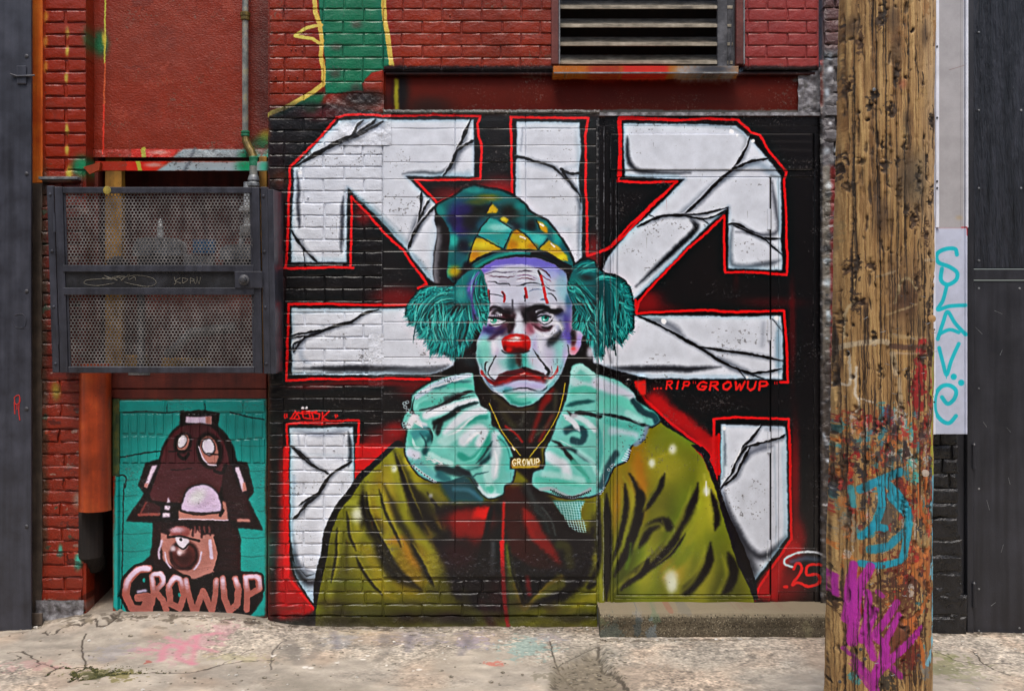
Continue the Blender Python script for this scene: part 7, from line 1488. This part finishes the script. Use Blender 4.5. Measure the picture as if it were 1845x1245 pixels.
# step
def step():
    x0, x1 = wx(1076), wx(1512); n = 90; v = []; f = []; rs = np.random.RandomState(9); r1 = fbm(n, 30, 9, 9, 4, 33)
    prof = [(.03, .158), (-.05, .156), (-.12, .154), (-.17, .151), (-.20, .143), (-.213, .126), (-.217, .10), (-.216, .07), (-.222, .035), (-.225, -.03)]
    m = len(prof)
    for i in range(n):
        x = x0+(x1-x0)*i/(n-1)
        for k, (y, z) in enumerate(prof):
            a = (r1[i, k*2]-.5); v.append((x+(.012*a if i in (0, n-1) else 0), y+a*.02, z+a*.010*(1 if k < 6 else .5)))
    for i in range(n-1):
        for k in range(m-1): f.append((i*m+k, i*m+k+1, (i+1)*m+k+1, (i+1)*m+k))
    f.append(tuple(range(m))); f.append(tuple((n-1)*m+k for k in range(m))[::-1])
    o = mesh_obj('concrete_step', v, f, M_CONC, None, False); o.data.materials[0] = M_STEP; tag(o, 'rough concrete doorstep running under the painted steel door', 'step')
    return o
step()

# ---- rough pier right of the door ----
rp_ = thing('brick_pier', 'ragged grey and red brick pier between the door bay and the wooden pole', 'pier', (0, 0, 0))
lr = Layer(rp_, M_ROUGH, depth=.08, jit=.006, ch=.012, proud=.012, gap=.006)
lr.courses(1482, 1640, range(-8, 49), y=-.02, off=1512, pitch=60, wob=8, tilt=.03)
rough_sheet(wx(1476), wx(1500), wz(1090), wz(110), -.022, .016, 6, 111, .008, M_ROUGH, 'mortar_skim', rp_)
MB().box(wx(1482), wx(1660), .0, .14, wz(1160), wz(-330), .002).obj('mortar', M_ROUGH, rp_)

# ---- black pier, white cover, black door ----
bp_ = thing('brick_pier', 'glossy black painted brick pier at right, behind the white cover board', 'pier', (0, 0, 0))
lb = Layer(bp_, M_BLKBRICK, depth=.08, jit=.005, ch=.011, proud=.007, gap=.008)
lb.courses(1658, 1733, range(-8, 42), y=-.06, off=1690, pitch=70, wob=5, tilt=.02, y0=40, dp=25.5) if False else None
y = 1140.0; n = 0
while y > -100:
    h = 24+R.random()*3 if y < 960 else (26+R.random()*14)
    e = 1720+(7 if y > 980 else 0)+(10 if y > 1080 else 0)+R.uniform(-2, 2)
    c_ = (1690 if n % 2 else 1705)+R.uniform(-4, 4)
    if y < 900: lb.put(wx(1655), wx(c_), wz(y), wz(y-h), -.06, tilt=.02); lb.put(wx(c_), wx(e), wz(y), wz(y-h), -.06, tilt=.02)
    else: lb.put(wx(1655), wx(e), wz(y), wz(y-h), -.065, tilt=.03)
    y -= h; n += 1
MB().box(wx(1655), wx(1716), -.045, .1, -.1, wz(-330), .003).obj('mortar', M_BLKBRICK, bp_)
rough_sheet(wx(1655), wx(1722), gz(2.5, -.1), wz(960), -.062, .016, 6, 112, .008, M_BLKBRICK, 'mortar_skim', bp_)
rough_sheet(wx(1655), wx(1738), -.08, wz(1136), -.088, .02, 6, 113, .008, mottled('dirty_footing', ['#1c1a18', '#35302a', '#5a5348'], .8, 14, coord='World'), 'footing', bp_)

YP = -.16
wp = thing('cover_board', 'tall white metal cover board with turquoise letters beside the pole', 'cover board', (wx(1712, YP), YP, wz(782, YP)))
def lb2(name, x0, x1, y0, y1, d0, d1, c=.0012, mat=M_WHITE): return local(MB().box(wx(x0, YP), wx(x1, YP), YP+d0, YP+d1, wz(y1, YP), wz(y0, YP), c).obj(name, mat), wp)
lb2('upper_sheet', 1676, 1738, -330, 430, .004, .012); lb2('upper_flange', 1684.5, 1690, -330, 411, -.018, .004); lb2('edge_trim', 1739, 1743, -330, 411, -.014, .03)
lb2('lower_sheet', 1676, 1738, 411.5, 782, -.004, .0035); lb2('edge_trim', 1738, 1741.5, 411.5, 782, -.012, .03); lb2('lower_flange', 1676, 1683, 411.5, 782, -.022, -.0045)
for py in (84, 86.5, 214, 328, 340, 467, 594, 724): MB().lathe([(.006, -.0045), (.005, -.008), (.001, -.009)], (0, 0, 0), 'y', 8)
sc = local(MB().lathe([(.006, 0), (.0055, -.004), (.001, -.005)], (wx(1686, YP), YP-.018, wz(86, YP)), 'y', 8).obj('screw', M_CAST), wp)
for py in (214, 328, 340, 467, 594, 724):
    s2 = sc.copy(); COL.objects.link(s2); s2.parent = wp; s2.matrix_parent_inverse = sc.matrix_parent_inverse.copy(); s2.location.z = wz(py, YP)-wz(86, YP); s2.location.x = (wx(1680.5, YP)-wx(1686, YP) if py > 411 else 0)

bd = thing('black_door', 'black painted plywood and metal door with two hinges at the far right', 'door', (0, 0, 0))
def q(name, x0, x1, y0, y1, d0, d1, mat, c=.002): return MB().box(wx(x0), wx(x1), d0, d1, wz(y1), wz(y0), c).obj(name, mat, bd)
q('upper_panel', 1750, 2060, -330, 484, -.01, .03, M_BLKWOOD); q('cross_rail', 1748, 2060, 486, 504, -.022, .03, M_BLKDOOR, .001); q('door_leaf', 1752, 2060, 506, 1148, -.012, .03, M_BLKDOOR, .003)
q('jamb', 1738, 1750, -330, 1152, -.035, .04, M_BLKDOOR, .003); q('jamb', 1716, 1737, -330, 1150, .0, .04, M_BLKDOOR, .003); q('threshold', 1716, 2060, 1152, 1162, -.02, .04, M_CONC, .004)
for y0, y1 in ((800, 842), (1048, 1090)):
    MB().tube([(wx(1749.5), -.04, wz(y1)), (wx(1749.5), -.04, wz(y0))], .011, 12).tube([(wx(1749.5), -.04, wz(y0)), (wx(1749.5), -.04, wz(y0-3))], [.013, .006], 12).obj('hinge', M_BLKDOOR, bd)

for (px_, py_) in ((1762, 520), (1762, 700), (1762, 880), (1762, 1060), (1835, 520), (1835, 1130), (1762, 1135), (1762, 60), (1762, 200), (1762, 340), (1762, 470), (1838, 200), (1838, 340)):
    MB().lathe([(.0065, -.009), (.006, -.0145), (.003, -.0155), (.001, -.0155)], (wx(px_), 0, wz(py_)), 'y', 10).obj('screw', M_GALV, bd)
for (px_, py_, dx_, dy_) in ((1812, 770, 7, 8), (1800, 640, 4, -10), (1790, 560, 14, 6), (1776, 900, 5, 18), (1806, 980, -4, 14), (1770, 760, 6, 9), (1815, 860, 3, 12), (1784, 1090, 8, -6), (1756, 590, 12, 12)):
    MB().tube([(wx(px_), -.0125, wz(py_)), (wx(px_+dx_), -.0125, wz(py_+dy_))], .0011, 5).obj('scratch', M_GALV, bd)

# ------------------------------------------------------------------
#  WOODEN POLE
# ------------------------------------------------------------------
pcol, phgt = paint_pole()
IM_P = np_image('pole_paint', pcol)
def pole():
    D, S = 4.4, 1920/4.4
    prof = [(-300, 1605, 82), (22, 1597.5, 85.5), (620, 1588.5, 91.5), (1050, 1584, 94), (1222, 1581, 96), (1330, 1579, 99)]
    PY = np.array([p[0] for p in prof]); PC = np.array([p[1] for p in prof]); PR = np.array([p[2] for p in prof])
    n, m = 200, 760; py = np.linspace(-300, 1345, m); th = np.linspace(-math.pi, math.pi, n, endpoint=False)
    T, Yp = np.meshgrid(th, py); c0 = np.interp(Yp, PY, PC); r0 = np.interp(Yp, PY, PR)
    sx = np.sin(T)*r0; pxx = c0+sx
    H, W = phgt.shape; hg = phgt
    iu = np.clip(((pxx-1470)*2).astype(int), 0, W-1); iv = np.clip(((Yp+300)*2).astype(int), 0, H-1)
    wob = fbm(m, n, 180, 40, 3, 8)-.5
    rr = r0/S*(.955+wob*.03)+(hg[iv, iu]-.5)*.026
    Xc, Yc = (c0-922.5)/S, -6+D
    X = Xc+np.sin(T)*rr; Y = Yc-np.cos(T)*rr; Z = 1.6+(622.5-Yp)/S
    idx = np.arange(n*m).reshape(m, n); nx = np.roll(idx, -1, 1)
    f = np.stack([idx[:-1], idx[1:], nx[1:], nx[:-1]], -1).reshape(-1, 4)
    t = thing('wooden_pole', 'weathered brown utility pole splashed with magenta, blue and orange paint', 'pole', (float(Xc[-1, 0]), Yc, 0))
    mt, nt, bs = new_mat('weathered_wood')
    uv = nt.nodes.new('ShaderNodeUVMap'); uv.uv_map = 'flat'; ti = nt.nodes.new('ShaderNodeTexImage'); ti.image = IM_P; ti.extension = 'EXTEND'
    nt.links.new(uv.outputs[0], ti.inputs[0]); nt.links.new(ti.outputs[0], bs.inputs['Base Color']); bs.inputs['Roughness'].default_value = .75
    noise_bump(nt, bs, ((60, .6, .006, (1, 1, .1)), (300, .5, .0015, (1, 1, .12))), 'World')
    o = mesh_obj('shaft', np.stack([X.ravel(), Y.ravel(), Z.ravel()], 1).tolist(), f.tolist(), mt, None, True); local(o, t)
    me = o.data; ul = me.uv_layers.new(name='flat'); li = np.empty(len(me.loops), np.int32); me.loops.foreach_get('vertex_index', li)
    u = ((pxx-1470)/230).ravel()[li]; v = (1-(Yp+300)/1700).ravel()[li]; ul.data.foreach_set('uv', np.stack([u, v], 1).astype(np.float32).ravel())
    def on(px, py_):
        c1, r1 = np.interp(py_, PY, PC), np.interp(py_, PY, PR)*.99; s = (px-c1)/r1; return (float((c1+s*r1-922.5)/S), float(Yc-math.sqrt(max(0, 1-s*s))*r1/S), float(1.6+(622.5-py_)/S))
    x, y, z = on(1637, 843); local(MB().lathe([(.014, 0), (.014, -.008), (.001, -.009)], (x, y, z), 'y', 16).obj('reflector_disc', mottled('pale_disc', ['#9a8f84', '#b3a79a'], .4)), t)
    x, y, z = on(1654, 576); local(MB().lathe([(.015, 0.004), (.015, -.006), (.001, -.009)], (x, y, z), 'y', 14).obj('cork_plug', mottled('cork', ['#a5763f', '#c09a68'], .7)), t)
    for k_ in range(46):
        px, py_ = 1500+R.random()*165, 520+R.random()*680; x, y, z = on(px, py_); a_ = R.uniform(-.6, .6); L2 = .005+R.random()*.004
        st_o = MB().tube([(x-L2*math.cos(a_), y+.006, z-L2*math.sin(a_)), (x-L2*math.cos(a_), y-.006, z-L2*math.sin(a_)), (x+L2*math.cos(a_), y-.006, z+L2*math.sin(a_)), (x+L2*math.cos(a_), y+.006, z+L2*math.sin(a_))], .0011, 5).obj('staple', M_GALV if k_ % 3 else M_CAST); local(st_o, t)
    for px, py_ in ((1525, 1147), (1531, 1162), (1621, 1154), (1498, 1212), (1514, 857), (1560, 1001), (1549, 180), (1640, 900)):
        x, y, z = on(px, py_); nl = MB().lathe([(.002, .005), (.003, -.006), (.007, -.007), (.007, -.010), (.001, -.011)], (x, y, z), 'y', 8).obj('nail', M_CAST if py_ != 180 else M_GALV); local(nl, t)
pole()
# unseen building added across the alley, behind the camera: it keeps the low sky out of the glossy paint
ob = MB().box(-22, 22, -10.5, -9.6, -.2, 6.5, .01).obj('added_unseen_building', mottled('added_building_brick', ['#2b2523', '#3d3330', '#4d4540'], .8, 3, coord='World')); struct(ob)
print('pole', time.time()-T0)

# ------------------------------------------------------------------
#  small litter on the apron
# ------------------------------------------------------------------
M_PEB = mottled('pebble', ['#5a5347', '#8a8273', '#b0a797'], .8, 40, coord='World'); M_PAPER = mottled('pale_chip', ['#b8b4ab', '#cfccc6'], .6, 40)
def pebble(x, y, r, mat):
    bm = bmesh.new(); bmesh.ops.create_icosphere(bm, subdivisions=1, radius=r)
    for v in bm.verts: v.co = Vector((v.co.x*R.uniform(.8, 1.3), v.co.y*R.uniform(.8, 1.2), v.co.z*R.uniform(.4, .7)))
    v = [p.co[:] for p in bm.verts]; f = [[p.index for p in g.verts] for g in bm.faces]; bm.free(); return v, f
gm = MB(); gm2 = MB()
for i in range(1100):
    if R.random() < .5: x, y = R.uniform(-2.9, 2.9), -abs(R.gauss(.0, .045))-.02
    else: x, y = R.uniform(-2.9, 2.9), R.uniform(-1.2, -.05)
    if wx(1070) < x < wx(1515) and y > -.25: y -= .24
    r = R.uniform(.002, .008) if R.random() < .9 else R.uniform(.008, .014)
    v, f = pebble(0, 0, r, None); z = gz(x, y)
    (gm2 if R.random() < .14 else gm).add([(a+x, b+y, c+z+r*.15) for a, b, c in v], f)
o = gm.obj('grit', M_PEB); o['kind'] = 'stuff'; o['label'] = 'brown grit and crumbs scattered along the foot of the wall'; o['category'] = 'grit'
o = gm2.obj('paint_flakes', M_PAPER); o['kind'] = 'stuff'; o['label'] = 'pale paint flakes scattered over the concrete apron'; o['category'] = 'paint flakes'
# moss in the crack, lower left
M_MOSS = mottled('moss', ['#23260f', '#3a3c17', '#55521f'], .9, 60)
ms = MB()
for i in range(900):
    px, py = 170+R.gauss(0, 34)+R.uniform(-30, 70), 1205+R.gauss(0, 7)
    if py < 1190: continue
    x, y = gp(px, py, .03); r = R.uniform(.003, .008); v, f = pebble(0, 0, r, None); z = gz(x, y)-.006
    ms.add([(a+x, b+y, c*1.4+z+r*.2) for a, b, c in v], f)
o = ms.obj('moss', M_MOSS); o['kind'] = 'stuff'; o['label'] = 'dull green moss growing in the wide crack at lower left'; o['category'] = 'moss'
print('script', time.time()-T0, 'bricks', lay.count+lay2.count, lp.count+lp2.count, lr.count, lb.count)
